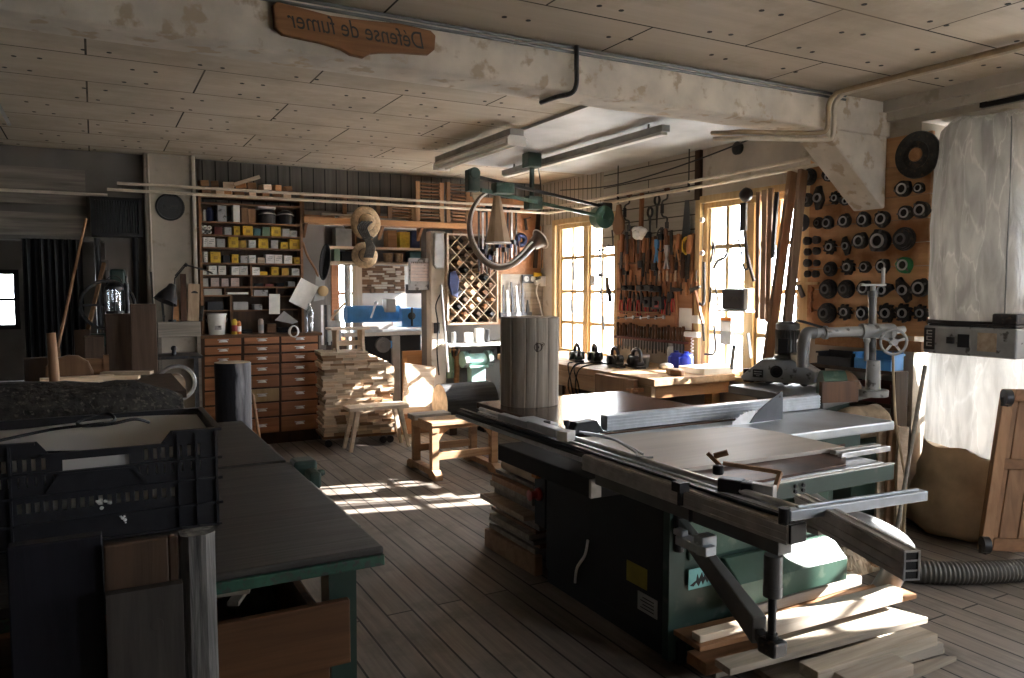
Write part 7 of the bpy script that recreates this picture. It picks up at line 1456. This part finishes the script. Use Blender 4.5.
# arm, sleeve and column
dep = 4.74
def atdep(x, y, dd): return EYEP+ray(x, y)*dd
a0, a1 = atdep(815, 333, dep-.05), atdep(862, 331, dep); 
Q('arm', MB().cyl(a0, a1, .031, n=20), 'grey_paint', smooth=40); Q('arm_collar', MB().cyl(a0+(a1-a0)*.18, a0+(a1-a0)*.24, .042, n=20), 'grey_paint', smooth=40)
e0 = atdep(806, 334, dep-.06); e1 = atdep(803, 352, dep-.08)
Q('elbow', MB().tube(smoothpath([a0, e0, e1, e1+V((0, 0, -.09))], 5), .036, 16), 'grey_mid', smooth=40); Q('elbow_foot', MB().bar(e1+V((0, 0, -.05)), V((mc.x, mc.y, mz+.02))+d*.05, .06, .05), 'grey_mid', bevel=.01)
b0, b1 = atdep(861, 331, dep), atdep(893, 331, dep+.02); Q('sleeve', MB().cyl(b0, b1, .047, n=24), 'grey_paint', smooth=40); b2, b3 = b1, atdep(904, 329, dep+.03); Q('shaft', MB().cyl(b1, b3, .022, n=14), 'steel', smooth=40)
col = lambda y, dx=0: atdep(873+dx, y, dep)
Q('column', MB().cyl(V((col(330).x, col(330).y, SZ+.045)), col(292), .024, n=20), 'grey_mid', smooth=40); Q('column_collar', MB().cyl(col(297), col(291), .031, n=20), 'grey_mid', smooth=40)
Q('column_base', MB().cyl(V((col(380).x, col(380).y, SZ+.0405)), V((col(380).x, col(380).y, SZ+.22)), .044, .038, n=20).cyl(V((col(380).x, col(380).y, SZ+.0005)), V((col(380).x, col(380).y, SZ+.04)), .09, n=24), 'grey_paint', smooth=40)
q = col(340, -6); Q('clamp_lever', MB().cyl(q, q+V((0, 0, -.13)), .014).ball(q, .022), 'grey_lt', smooth=40)
t0 = col(289); Q('top_crank', MB().cyl(t0+V((0, 0, -.02)), t0+V((0, 0, .025)), .016).bar(t0+RT*-.075+V((0, 0, .025)), t0+RT*.075+V((0, 0, .025)), .03, .014).cyl(t0+RT*.06+V((0, 0, .03)), t0+RT*.06+V((0, 0, .13)), .012), 'grey_lt', smooth=40)
hc = atdep(893.5, 342, dep-.09); hn = (V((-.55, -.75, .0))).normalized(); hx, hy = MB().frame_(hn)
mb = MB().tube([hc+(hx*math.cos(t)+hy*math.sin(t))*.075 for t in (2*math.pi*k/30 for k in range(30))], .009, 8, True).cyl(hc-hn*.02, hc+hn*.02, .022, n=16)
for k in range(5): t = 2*math.pi*k/5+.3; mb.bar(hc, hc+(hx*math.cos(t)+hy*math.sin(t))*.072, .013, .009, hn)
Q('handwheel', mb, 'grey_paint', smooth=40); Q('wheel_shaft', MB().cyl(hc-hn*.02, V((b1.x, b1.y, hc.z))*.5+hc*.5, .014), 'grey_mid', smooth=40)
Q('cable', MB().tube(smoothpath([V((mc.x, mc.y, mz+.24))+d*.05, atdep(800, 321, dep-.1), atdep(830, 329, dep), atdep(858, 329, dep)], 6), .008, 6), 'black', smooth=50)
# fences
g0, g1 = atdep(821, 384, dep-.30), atdep(857, 386, dep-.24)
mb = MB().bar(V((g0.x, g0.y, SZ+.062)), V((g1.x, g1.y, SZ+.062)), .03, .12); Q('fence_board', mb, 'w_dress_d')
g0, g1 = pz(731, 383, SZ), pz(765, 384, SZ); mb = MB().bar(V((g0.x+.12, g0.y+.0, SZ+.05)), V((g1.x+.12, g1.y+.05, SZ+.05)), .03, .095); Q('fence_board', mb, 'w_dress_d')
# green dust hood
hcx = atdep(835, 382, dep+.06); hcx = V((hcx.x, hcx.y, SZ+.001)); r_ = .115
mb = MB(); mb.rings([[hcx+RT*x+V((0, 0, 0))+V((FW.x, FW.y, 0))*.07*math.cos(t)+V((0, 0, 1))*.15*math.sin(t) for t in (math.pi*k/14 for k in range(15))] for x in (-.09, -.05, .03, .06)]); Q('dust_hood', mb, 'green', smooth=50)
mb = MB(); mb.rings([[hcx+RT*x+V((FW.x, FW.y, 0))*.074*math.cos(t)*s+V((0, 0, 1))*.155*math.sin(t)*s for t in (math.pi*k/14 for k in range(15))] for x, s in ((.055, .98), (.075, 1.0), (.12, .8), (.16, .45))]); Q('hood_cover', mb, 'w_brown', smooth=50)
# burlap sack and dark cabinet below the moulder, cable
a = V((4.06, 2.98, 0)); sk = MB(); rr = random.Random(3)
sk.rings([[V((a.x+.10+x, a.y+.12+.10*s*math.cos(t)*(1+.06*math.sin(5*t+x*20)), .62+.105*s+.105*s*math.sin(t)*(1+.05*math.sin(4*t)))) for t in (2*math.pi*k/22 for k in range(22))] for x, s in ((-.26, .5), (-.24, .85), (-.12, 1.0), (.0, .97), (.10, 1.0), (.17, .8), (.19, .4))])
solo('burlap_sack', sk, 'cloth', 'rolled tan burlap sack lying behind the planer table', 'sack', smooth=70)
solo('low_cabinet', MB().box(a.x-.14, a.x+.36, a.y+.01, a.y+.24, 0, .6185), 'green_dk', 'low dark cabinet under the burlap sack', 'cabinet', bevel=.01)
mb = MB().tube(smoothpath([atdep(893, 352, dep-.05), atdep(893.5, 380, dep-.1), atdep(896, 425, 4.5), atdep(902, 458, 4.42), atdep(906, 490, 4.4), pz(902, 548, .012), pz(908, 556, .01), pz(905, 566, .01)], 6), .008, 6); solo('floor_cable', mb, 'pipe_br', 'thin brown cable hanging from the handwheel down to the floor', 'cable', smooth=50)
# ------------------------------------------------------------------ shelves under the cutter board
lw = thing('low_shelf', 'dark low shelving on the wall under the cutter board', 'shelf', (4.6, 3.05, 0))
for z in (.55, .78, 1.0): part('shelf', MB().box(4.6, 4.745, 3.23, 3.86, z-.025, z), 'w_darkz', lw)
for y in (2.92, 3.58): part('upright', MB().box(4.45, 4.73, y-.015, y+.015, 0, 1.0), 'w_darkz', lw) if False else None
part('upright', MB().box(4.6, 4.73, 3.20, 3.229, 0, 1.0), 'w_darkz', lw); part('upright', MB().box(4.6, 4.73, 3.861, 3.89, 0, 1.0), 'w_darkz', lw)
def tray(c, sx, sy, h, m, lab):
    t = thing('storage_tray', lab, 'tray', c); part('body', MB().box(-sx, sx, -sy, sy, 0, .006).box(-sx, -sx+.008, -sy, sy, .006, h*.6).box(sx-.008, sx, -sy, sy, .006, h).box(-sx+.008, sx-.008, -sy, -sy+.008, .006, h*.9).box(-sx+.008, sx-.008, sy-.008, sy, .006, h*.9), m, t, local=True); part('rim', MB().box(-sx-.008, sx+.008, -sy-.008, -sy, h*.8, h*.92).box(-sx-.008, sx+.008, sy, sy+.008, h*.8, h*.92), m, t, local=True)
tray((4.67, 3.38, 1.0005), .065, .14, .12, 'blue', 'blue plastic storage tray on the low shelf under the cutter board'); tray((4.67, 3.69, 1.0005), .065, .14, .1, 'black_pl', 'black plastic storage tray beside the blue one'); tray((4.67, 3.38, .7805), .065, .14, .14, 'red_dk', 'dark red storage tray under the blue tray'); tray((4.67, 3.69, .7805), .065, .14, .13, 'black_pl', 'black storage tray on the middle shelf under the cutter board')
for k in range(4): solo('shelf_board', MB().box(4.605+.01*k, 4.72, 3.25, 3.84, .5505+.04*k, .588+.04*k), ['w_grey', 'w_darkz'][k % 2], '%s grey board from the bottom in the pile on the low shelf' % ORD[k], 'board', 'boards on the low shelf')
a = pX(907, 346, 4.74); solo('orange_plank', MB().box(4.72, 4.75, 3.11, 3.95, 1.13, 1.2), 'w_orange', 'orange plank on the wall under the bottom row of cutters', 'plank')
# boards leaning beside the dust bag
for k, (x0, x1, yt, yb, m) in enumerate(((879, 891, 428, 490, 'w_pale'), (889, 901, 426, 492, 'w_brown'), (899, 909, 427, 488, 'w_pale'))):
    dd = 4.56-.04*k; a, b = atdep(x0, yt, dd), atdep(x1, yt, dd); d_ = V((FW.x, FW.y, 0)).normalized()
    mb = MB().prism([(0, 0), ((b-a).length, 0), ((b-a).length, a.z), (0, a.z)], (a.x, a.y, 0), RT, (0, 0, 1), -.03); solo('leaning_offcut', mb, m, '%s short board from the left standing below the spindle moulder' % ORD[k], 'board', 'short boards by the dust bag', bevel=.003)
a, b = atdep(925, 366, 4.55), atdep(908, 466, 4.35); d_ = b-a; b = a+d_*((a.z-.0)/(a.z-b.z)); solo('long_rod', MB().cyl(b, a, .012), 'w_grey', 'long thin grey rod leaning beside the pale dust bag', 'rod', smooth=40)
# ------------------------------------------------------------------ dust collector
DC = V((4.97, 2.82, 0)); rd_ = .345
dc = thing('dust_collector', 'dust collector with a big plastic bag above and a pale bag below by the window', 'dust collector', (DC.x, DC.y, 0))
Q = lambda n, mb, m, **k: part(n, mb, m, dc, **k)
mb = MB(); rr = random.Random(14); n = 44
prof = [(1.335, .97), (1.40, 1.0), (1.55, 1.02), (1.75, 1.0), (1.95, 1.02), (2.15, .995), (2.35, .985), (2.47, .96), (2.55, .91), (2.59, .8), (2.60, .4)]
mb.rings([[V((DC.x+rd_*s*math.cos(t)*(1+.018*math.sin(3*t+z*4)+.012*math.sin(7*t-z*6)+rr.uniform(-.006, .006)), DC.y+rd_*s*math.sin(t)*(1+.018*math.sin(4*t+z*3)+rr.uniform(-.006, .006)), z-(.07*max(0, math.cos(t+2.0)) if i == 0 else 0)+(.012*math.sin(5*t) if i > 8 else 0))) for t in (2*math.pi*k/n for k in range(n))] for i, (z, s) in enumerate(prof)])
Q('filter_bag', mb, 'film', smooth=70, label='big wrapped plastic filter bag')
a_ = math.atan2(-DC.y, -DC.x)+.20; Q('bag_seam', MB().tube([V((DC.x+rd_*s*1.012*math.cos(a_), DC.y+rd_*s*1.012*math.sin(a_), z)) for z, s in prof[1:9]], .004, 5), 'grey_mid', smooth=50)
mb = MB().box(4.62, 5.30, 2.47, 3.03, 1.14, 1.315); Q('housing', mb, 'grey_paint', bevel=.01)
mb = MB().lathe([(.35, 1.315), (.35, 1.35), (.335, 1.35), (.335, 1.315)], (DC.x, DC.y, 0), (0, 0, 1), 40, False); Q('collar', mb, 'black', smooth=40)
u_ = V((RT.x, RT.y, 0)); pn = lambda x, y, off=0.: None
def on_face(y0, y1, z0, z1, m, nm, lab=None, d_=.004): return Q(nm, MB().box(4.62-d_, 4.62, y0, y1, z0, z1), m, label=lab)
on_face(2.58, 2.69, 1.175, 1.285, 'w_pale', 'paper_plate', 'tan paper plate'); on_face(2.74, 2.81, 1.19, 1.27, 'dark', 'switch_plate'); on_face(2.83, 2.87, 1.21, 1.25, 'iron', 'switch_knob', None, .02)
mb = MB().box(4.615, 4.62, 2.955, 3.025, 1.165, 1.30); mb.k = 1
for z0_ in (1.185, 1.222, 1.259):
    mb.box(4.6135, 4.615, 2.972, 3.008, z0_, z0_+.007).box(4.6135, 4.615, 2.972, 3.008, z0_+.02, z0_+.027).box(4.6135, 4.615, 3.0, 3.008, z0_, z0_+.027)
Q('label_plate', mb, ['dark', 'grey_lt'], label='black label plate with pale upright characters')
Q('duct_box', MB().box(4.63, 5.28, 2.48, 3.02, 1.3155, 1.335).box(4.63, 4.80, 2.48, 2.62, 1.335, 1.40), 'iron', bevel=.01)
slant = lambda t, k: -.09*k*(math.cos(t)*RT.x+math.sin(t)*RT.y)
mb = MB(); prof2 = [(1.145, .96, 0), (1.05, .985, 0), (.95, 1.0, 0), (.85, .99, 0), (.65, 1.0, .4), (.48, 1.0, 1)]
mb.rings([[V((DC.x+rd_*s*math.cos(t)*(1+.02*math.sin(3*t+z*5)+rr.uniform(-.01, .01)), DC.y+rd_*s*math.sin(t)*(1+.02*math.sin(5*t+z*4)+rr.uniform(-.01, .01)), z+slant(t, k_))) for t in (2*math.pi*k/n for k in range(n))] for z, s, k_ in prof2], caps=False); Q('collecting_bag', mb, 'film_low', smooth=70, label='pale plastic collecting bag')
mb = MB(); prof3 = [(.485, 1.0, 1, 0), (.46, 1.015, 1, .01), (.41, 1.0, .9, .03), (.36, 1.02, .7, .055), (.30, .98, .5, .08), (.24, 1.0, .3, .11), (.15, .97, .15, .14), (.06, .93, .05, .16), (.015, .80, 0, .15), (.012, .3, 0, .12)]
mb.rings([[V((DC.x-RT.x*sh_+rd_*s*math.cos(t)*(1+.05*math.sin(3*t+z*11)+.035*math.sin(7*t-z*14)+rr.uniform(-.02, .02)), DC.y+.0-RT.y*sh_*.5-.05*sh_+rd_*s*math.sin(t)*(1+.04*math.sin(4*t+z*9)+.03*math.sin(9*t+z*7)+rr.uniform(-.02, .02)), max(.006, z+slant(t, k_)+.02*math.sin(5*t+z*20)*(1 if .1 < z < .6 else 0)))) for t in (2*math.pi*k/n for k in range(n))] for z, s, k_, sh_ in prof3]); Q('bag_base', mb, 'bag_br', smooth=70, label='brown dusty bottom of the collecting bag')
for (x, y) in ((5.28, 3.01), (5.28, 2.49)): Q('stand_leg', MB().box(x-.015, x+.015, y-.015, y+.015, 0, 1.14), 'black')
# ------------------------------------------------------------------ wooden dolly standing on edge with castor wheels
Bq = atdep(977, 549, 4.37); Tq = atdep(1001, 389, 4.43); w_ = .62; uu = V((.80, -.60, 0)).normalized(); vv = (Tq-Bq).normalized(); hh_ = (Tq-Bq).length; nn = uu.cross(vv)
dy_ = thing('wooden_dolly', 'brown wooden dolly with castors standing on edge at the right', 'dolly', (Bq.x, Bq.y, Bq.z))
def slat(u0, u1, v0, v1, t0, t1): 
    mb = MB(); mb.prism([(u0, v0), (u1, v0), (u1, v1), (u0, v1)], Bq+nn*t0, uu, vv, t1-t0); return mb
if nn.dot(EYEP-Bq) < 0: sgn = -1
else: sgn = 1
for k in range(5): part('deck_board', slat(.01+.1*k, .105+.1*k, .01, hh_-.01, -.03*sgn, -.008*sgn), 'w_brown', dy_, bevel=.003)
part('frame_rail', slat(0, .06, 0, hh_, 0, .045*sgn), 'w_brown', dy_, bevel=.004); part('frame_rail', slat(w_-.06, w_, 0, hh_, 0, .045*sgn), 'w_brown', dy_, bevel=.004)
part('frame_rail', slat(.0605, w_-.0605, 0, .07, 0, .045*sgn), 'w_brownx', dy_, bevel=.004); part('frame_rail', slat(.0605, w_-.0605, hh_-.07, hh_, 0, .045*sgn), 'w_brownx', dy_, bevel=.004); part('cross_rail', slat(.0605, w_-.0605, hh_*.5, hh_*.5+.06, 0, .03*sgn), 'w_brownx', dy_, bevel=.004)
for v_ in (.04, hh_-.05):
    for u_k in (-.0, w_):
        c = Bq+vv*v_+uu*u_k+nn*sgn*.09; ca = linkobj('castor', MB().cyl(c-uu*.018, c+uu*.018, .045, n=20).mesh('castor', 'black_pl', 40), dy_); ca.matrix_parent_inverse = wmat(dy_).inverted()
        br = linkobj('bracket', MB().box(-.02, .02, -.02, .02, -.05, .0).mesh('bracket', 'iron'), dy_); br.matrix_parent_inverse = wmat(dy_).inverted(); br.location = Bq+vv*v_+uu*u_k+nn*sgn*.08
# ------------------------------------------------------------------ ribbed hoses on the floor
def hose(nm, pts, r_, lab, seg=7):
    P_ = smoothpath(pts, seg); Q_ = []; R_ = []; acc = 0
    L = [0]
    for a, b in zip(P_, P_[1:]): L.append(L[-1]+(b-a).length)
    n = int(L[-1]/.011); j = 0
    for i in range(n+1):
        s = L[-1]*i/n
        while j < len(L)-2 and L[j+1] < s: j += 1
        f = (s-L[j])/max(1e-6, L[j+1]-L[j]); Q_.append(P_[j].lerp(P_[j+1], f)); R_.append(r_*(1.0 if i % 2 else .93))
    return solo(nm, MB().tube(Q_, R_, 16), 'hose', lab, 'hose', smooth=25)
hz_ = .062
hose('ribbed_hose', [pz(893, 566, hz_), pz(915, 571, hz_), pz(960, 573, hz_), pz(1024, 570, hz_), pz(1080, 564, hz_)], .06, 'thick ribbed dust hose lying on the floor at the right')
# ================================================================== overhead
# sign with mirror-written words, as the photograph shows it
s0, s1 = pY(272, 4, 3.40), pY(435, 55, 3.40)
sg = thing('wooden_sign', 'brown wooden no-smoking sign with dark burnt lettering on the beam', 'sign', ((s0.x+s1.x)/2, 3.40, s1.z))
pts = [pY(x, y, 3.40) for x, y in ((272, 6), (276, 2), (300, 8), (330, 16), (360, 20), (400, 24), (430, 31), (435, 36), (434, 50), (428, 55), (400, 53), (380, 53), (370, 54), (363, 58), (350, 55), (340, 49), (320, 43), (300, 39), (282, 35), (274, 28))]
mb = MB().prism([(p.x, p.z) for p in pts], (0, 3.42, 0), (1, 0, 0), (0, 0, 1), .032); part('board', mb, 'w_sign', sg, bevel=.006)
fc = bpy.data.curves.new('lettering', 'FONT'); fc.body = 'D\u00e9fense de fumer'; fc.size = 1; fc.extrude = .01; fc.shear = .25
fo = bpy.data.objects.new('lettering_tmp', fc); COL.objects.link(fo); bpy.context.view_layer.update()
me = bpy.data.meshes.new_from_object(fo.evaluated_get(bpy.context.evaluated_depsgraph_get())); bpy.data.objects.remove(fo)
xs_ = [v.co.x for v in me.vertices]; wid = max(xs_)-min(xs_); xm = (max(xs_)+min(xs_))/2
t0, t1 = pY(287, 20, 3.385), pY(424, 43, 3.385); run = t1-t0; sc_ = run.length/wid; an = math.atan2(run.z, run.x); mid = (t0+t1)/2
for v in me.vertices:
    x, y, z = -(v.co.x-xm)*sc_, (v.co.y-.25)*sc_*1.25, v.co.z*sc_
    v.co = V((mid.x+x*math.cos(an)-y*math.sin(an), 3.3875-z*.3, mid.z+x*math.sin(an)+y*math.cos(an)))
me.materials.clear(); me.materials.append(M['dark']); lo_ = linkobj('lettering', me, sg); lo_.matrix_parent_inverse = wmat(sg).inverted()
# conduits along the top of the beam
for k, z in enumerate((2.785, 2.762)): solo('beam_conduit', MB().cyl((-.5, 3.409, z-.0), (4.3, 3.409, z-.0), .008, n=8), 'grey_mid', ['upper', 'lower'][k]+' of two thin conduits along the top of the concrete beam', 'conduit', smooth=40)
a, b, c = pY(575, 42, 3.40), pY(576, 78, 3.40), pY(574, 94, 3.41)
mb = MB().tube(smoothpath([V((a.x, 3.385, 2.79)), V((a.x, 3.385, 2.70)), V((a.x, 3.385, 2.60)), V((a.x-.02, 3.40, 2.553)), V((a.x-.05, 3.50, 2.550)), V((a.x-.06, 3.64, 2.550))], 5), .013, 8); solo('iron_hook', mb, 'iron', 'black bent iron bar hooked around the concrete beam', 'bar', smooth=50)
# cream heating pipes: over the near ceiling, down the beam, and along the walls
q = [pz(1060, 38, 2.765), pz(1024, 50, 2.765), pz(900, 82, 2.765), pz(858, 93, 2.765)]
X0 = 4.16
def pipe(nm, pts, r_, m, lab, g=None, n_=6): return solo(nm, MB().tube(smoothpath(pts, n_), r_, 12), m, lab, 'pipe', g, smooth=50)
for k in range(2):
    xx, dd = 4.10+.055*k, .036*k
    pipe('heating_pipe', [V((xx+.02, 1.0, 2.765)), V((xx+.02, 2.2, 2.765)), V((xx, 3.20, 2.765)), V((xx, 3.33, 2.75)), V((xx, 3.375, 2.70)), V((xx, 3.375, 2.62)), V((xx-.01, 3.375, 2.55-dd)), V((xx-.06, 3.40, 2.525-dd)), V((xx-.30-dd, 3.52, 2.525-dd)), V((xx-.50-dd, 3.60, 2.525-dd)), V((xx-.55-dd, 3.72, 2.535-dd)), V((xx-.52-dd, 3.85, 2.56-dd))], .015, 'pipe_br' if k == 0 else 'pipe', ['outer brownish', 'inner cream'][k]+' heating pipe bending around the concrete beam', None, 5)
for k, (za, lab) in enumerate(((2.475, 'upper of two long cream pipes along the back and window walls'), (2.415, 'lower of two long cream pipes along the back and window walls'))):
    x_l = pY(117, 184, 7.7).x if k == 0 else pY(107, 190, 7.7).x
    pipe('wall_heating_pipe', [V((x_l, 7.70-.01*k, za)), V((2.0, 7.70-.01*k, za)), V((4.45, 7.70-.01*k, za)), V((4.60, 7.69, za)), V((4.66-.01*k, 7.60, za)), V((4.66-.01*k, 7.45, za)), V((4.66-.01*k, 5.5, za+.01)), V((4.66-.01*k, 3.95, za+.03)), V((4.62-.01*k, 3.82, za+.03)), V((4.5, 3.80, za+.03)), V((4.42, 3.78, za+.05))], .014, 'pipe', lab, 'long cream pipes', 6)
for k, y in enumerate((5.3, 6.35)): solo('pipe_hanger', MB().cyl((4.66, y, 2.50), (4.66, y, 2.79), .006, n=8).bar((4.66, y, 2.40), (4.66, y, 2.50), .02, .012), 'iron', ['near', 'far'][k]+' iron hanger holding the cream pipes on the window wall', 'hanger')
a, b = pY(0, 189, 7.9), pY(95, 193, 7.9); pipe('dark_room_pipe', [V((a.x-.5, 7.96, a.z)), V((a.x, 7.96, a.z)), V((b.x, 7.96, a.z)), V((b.x+.1, 7.96, a.z))], .014, 'pipe', 'cream pipe running over the dark doorway at the far left', None, 3)
mb = MB().tube(smoothpath([V((4.70, 7.5, 2.66)), V((4.70, 6.6, 2.60)), V((4.70, 5.9, 2.62)), V((4.70, 5.2, 2.68)), V((4.72, 4.6, 2.76))], 6), .007, 6); solo('overhead_cable', mb, 'black', 'thin black cable sagging under the ceiling along the window wall', 'cable', smooth=50)
q = pX(735, 148, 4.72); solo('junction_box', MB().lathe([(.05, 0), (.055, .03), (.03, .045)], (XW-.013, q.y, q.z), (-1, 0, 0), 20), 'black', 'round black junction box high on the wall above the near window', 'junction box', smooth=40)
mb = MB().box(XW-.035, XW-.001, 5.255, 5.32, 2.33, H-.03); solo('wall_batten', mb, 'w_darkz', 'dark upright batten on the window wall above the near window frame', 'batten')
# fluorescent lamps
def lamp(x, y0, y1, z, w_, lab, tubes=2):
    t = thing('ceiling_lamp', lab, 'lamp', (x, (y0+y1)/2, H))
    part('housing', MB().box(x-w_/2, x+w_/2, y0, y1, z, z+.05), 'grey_lt', t, bevel=.004)
    if tubes:
        mb = MB().prism([(-w_/2-.03, 0), (w_/2+.03, 0), (w_/2, .03), (-w_/2, .03)], (x, y0, z-.03), (1, 0, 0), (0, 0, 1), -(y1-y0)); part('reflector', mb, 'white', t)
        for k in range(tubes): xx = x+(k-(tubes-1)/2)*.07; part('lamp_tube', MB().cyl((xx, y0+.04, z-.052), (xx, y1-.04, z-.052), .016, n=12), 'tube_off', t, smooth=40)
        for yy in (y0, y1-.03): part('end_cap', MB().box(x-w_/2-.02, x+w_/2+.02, yy, yy+.03, z-.075, z-.031), 'white', t)
    else: part('diffuser', MB().box(x-w_/2+.008, x+w_/2-.008, y0+.02, y1-.02, z-.02, z-.0005), 'tube_off', t)
    for yy in (y0+.2, y1-.2): part('hanger', MB().cyl((x, yy, z+.051), (x, yy, H-.026), .008), 'grey_mid', t)
lamp(2.84, 5.15, 6.6, 2.70, .12, 'twin-tube ceiling lamp over the middle of the workshop')
lamp(3.69, 4.45, 6.95, 2.685, .075, 'long dark batten lamp hanging nearer the window wall', 0)
# green swinging arm hung from the long lamp
A0, A1 = pY(473, 176, 5.9), pY(604, 207, 6.35); B0, B1 = pY(481, 190, 5.9), pY(603, 217, 6.35)
sa = thing('swing_boom', 'black and green parallel-bar swing boom hanging under the ceiling', 'boom', ((A0.x+A1.x)/2, 6.1, 2.3))
Q = lambda n, mb, m, **k: part(n, mb, m, sa, **k)
Q('upper_bar', MB().bar(A0, A1, .022, .028), 'black'); Q('lower_bar', MB().bar(B0, B1, .025, .03), 'green_mid')
Q('end_bracket', MB().box(A0.x-.06, A0.x+.05, A0.y-.04, A0.y+.04, B0.z-.02, A0.z+.05).cyl(A0+V((0, -.05, .02)), A0+V((0, .05, .02)), .05, n=16), 'green_dk', bevel=.01); Q('end_bracket', MB().box(A1.x-.05, A1.x+.07, A1.y-.05, A1.y+.05, A1.z-.03, A1.z+.04), 'black', bevel=.008)
Q('disc', MB().cyl(B1+V((-.02, -.06, -.005)), B1+V((-.02, .05, -.005)), .112, n=32).cyl(B1+V((-.02, -.075, -.005)), B1+V((-.02, -.06, -.005)), .03, n=18), 'green', smooth=40, label='green round disc')
m0 = A0.lerp(A1, .5)+V((-.13, 0, 0)); Q('hanger_post', MB().cyl(V((m0.x, m0.y, m0.z-.10)), V((m0.x, m0.y, H-.005)), .022, n=12), 'green_dk', smooth=40); Q('hanger_box', MB().box(m0.x-.07, m0.x+.07, m0.y-.06, m0.y+.06, H-.16, H-.03), 'green_dk', bevel=.008); Q('slider', MB().box(m0.x-.06, m0.x+.09, m0.y-.05, m0.y+.05, m0.z-.16, m0.z-.04), 'green_dk', bevel=.008)
Q('spring_box', MB().box(B0.x+.12, B0.x+.3, B0.y-.05, B0.y+.06, B0.z-.02, B0.z+.07), 'green_mid', bevel=.01)
Q('cable', MB().tube(smoothpath([V((m0.x+.05, m0.y, H-.06)), V((m0.x+.09, m0.y, m0.z+.1)), V((m0.x+.10, m0.y, m0.z-.05))], 4), .006, 6), 'black')
# hunting horn and cone horn hung beneath the boom
YH = 6.95
hp = [pY(x, y, YH) for x, y in ((487, 192), (479, 198), (471, 212), (469, 228), (473, 245), (483, 260), (496, 267), (510, 265), (522, 256), (530, 247), (535, 243))]
rr_ = [.016, .02, .024, .028, .032, .036, .040, .046, .052, .058, .07]
P_ = smoothpath(hp, 5); m = len(P_); R_ = []
for i in range(m): f = i/(m-1)*(len(rr_)-1); k = min(int(f), len(rr_)-2); R_.append((rr_[k]*(1-(f-k))+rr_[k+1]*(f-k))*.80)
ho = thing('curved_horn', 'big curved wooden horn with pale bands hanging in a crescent', 'horn', (pY(500, 267, YH).x, YH, pY(500, 269, YH).z))
part('tube', MB().tube(P_, R_, 14), 'horn', ho, smooth=50)
n_in = [p+V((0, -.0, 0)) for p in P_]; cen_ = pY(503, 225, YH)
edge = [p-(p-cen_).normalized()*r*.75+V((0, -r*.75, 0)) for p, r in zip(P_, R_)]; part('band', MB().tube(edge, .010, 6), 'white', ho, smooth=50, label='pale edge band')
dl_ = (P_[-1]-P_[-4]).normalized(); part('bell', MB().lathe([(.062, -.03), (.066, 0), (.08, .05), (.105, .085), (.112, .09), (.10, .082), (.07, .045), (.045, 0)], P_[-1]-dl_*.01, dl_, 28, False), 'horn', ho, smooth=50); part('rim', MB().tube([P_[-1]+dl_*.078+(MB().frame_(dl_)[0]*math.cos(t)+MB().frame_(dl_)[1]*math.sin(t))*.11 for t in (2*math.pi*k/28 for k in range(28))], .007, 6, True), 'paper', ho, smooth=50)
c0, c1 = pY(497, 196, YH-.1), pY(498, 243, YH-.1)
cn = thing('cone_horn', 'tan cone-shaped wooden bell hanging inside the curved horn', 'horn', c1)
part('cone', MB().lathe([(.035, 0), (.05, .08), (.075, .2), (.10, .32), (.13, (c0-c1).length-.01), (.125, (c0-c1).length-.01), (.09, .3), (.03, .01)], c0, (c1-c0).normalized(), 8), 'horn_tan', cn); part('rim', MB().tube([c1+V((.133*math.cos(t), .133*math.sin(t), 0)) for t in (2*math.pi*k/8 for k in range(8))], .008, 6, True), 'paper', cn); part('hanging_loop', MB().cyl(c0, c0+V((0, 0, .1)), .006), 'rope', cn)
a = pY(478, 194, YH); solo('horn_bracket', MB().prism([(-.06, .05), (.03, .06), (.06, 0), (.02, -.05), (.03, -.10), (-.02, -.08), (-.05, -.03)], (a.x, YH+.03, a.z), (1, 0, 0), (0, 0, 1), .02), 'w_pale', 'pale shaped bracket at the upper end of the curved horn', 'bracket')
# dark picture above the dust bag and red extinguisher corner
a, b = pX(985, 82, XW-.02), pX(1060, 118, XW-.02)
pc = thing('picture', 'dark framed flower picture on the wall above the dust bag', 'picture', (XW-.02, (a.y+b.y)/2, 2.36)); y1_, y0_ = pX(983, 90, XW).y, pX(983, 90, XW).y-.62
part('canvas', MB().box(XW-.015, XW-.001, y0_+.04, y1_-.04, 2.665, 2.775), 'flowers', pc); mb = MB().box(XW-.03, XW-.001, y0_, y0_+.04, 2.64, 2.795).box(XW-.03, XW-.001, y1_-.04, y1_, 2.64, 2.795).box(XW-.03, XW-.001, y0_+.04, y1_-.04, 2.64, 2.665).box(XW-.03, XW-.001, y0_+.04, y1_-.04, 2.775, 2.795); part('frame', mb, 'dark', pc)
a = pY(3, 108, 5.4); solo('hanging_sign_edge', MB().bar(pY(-6, 96, 5.6), pY(9, 124, 5.6), .02, .10, (0, 1, 0)), 'grey_lt', 'pale edge of a hanging board at the far left under the ceiling', 'board')
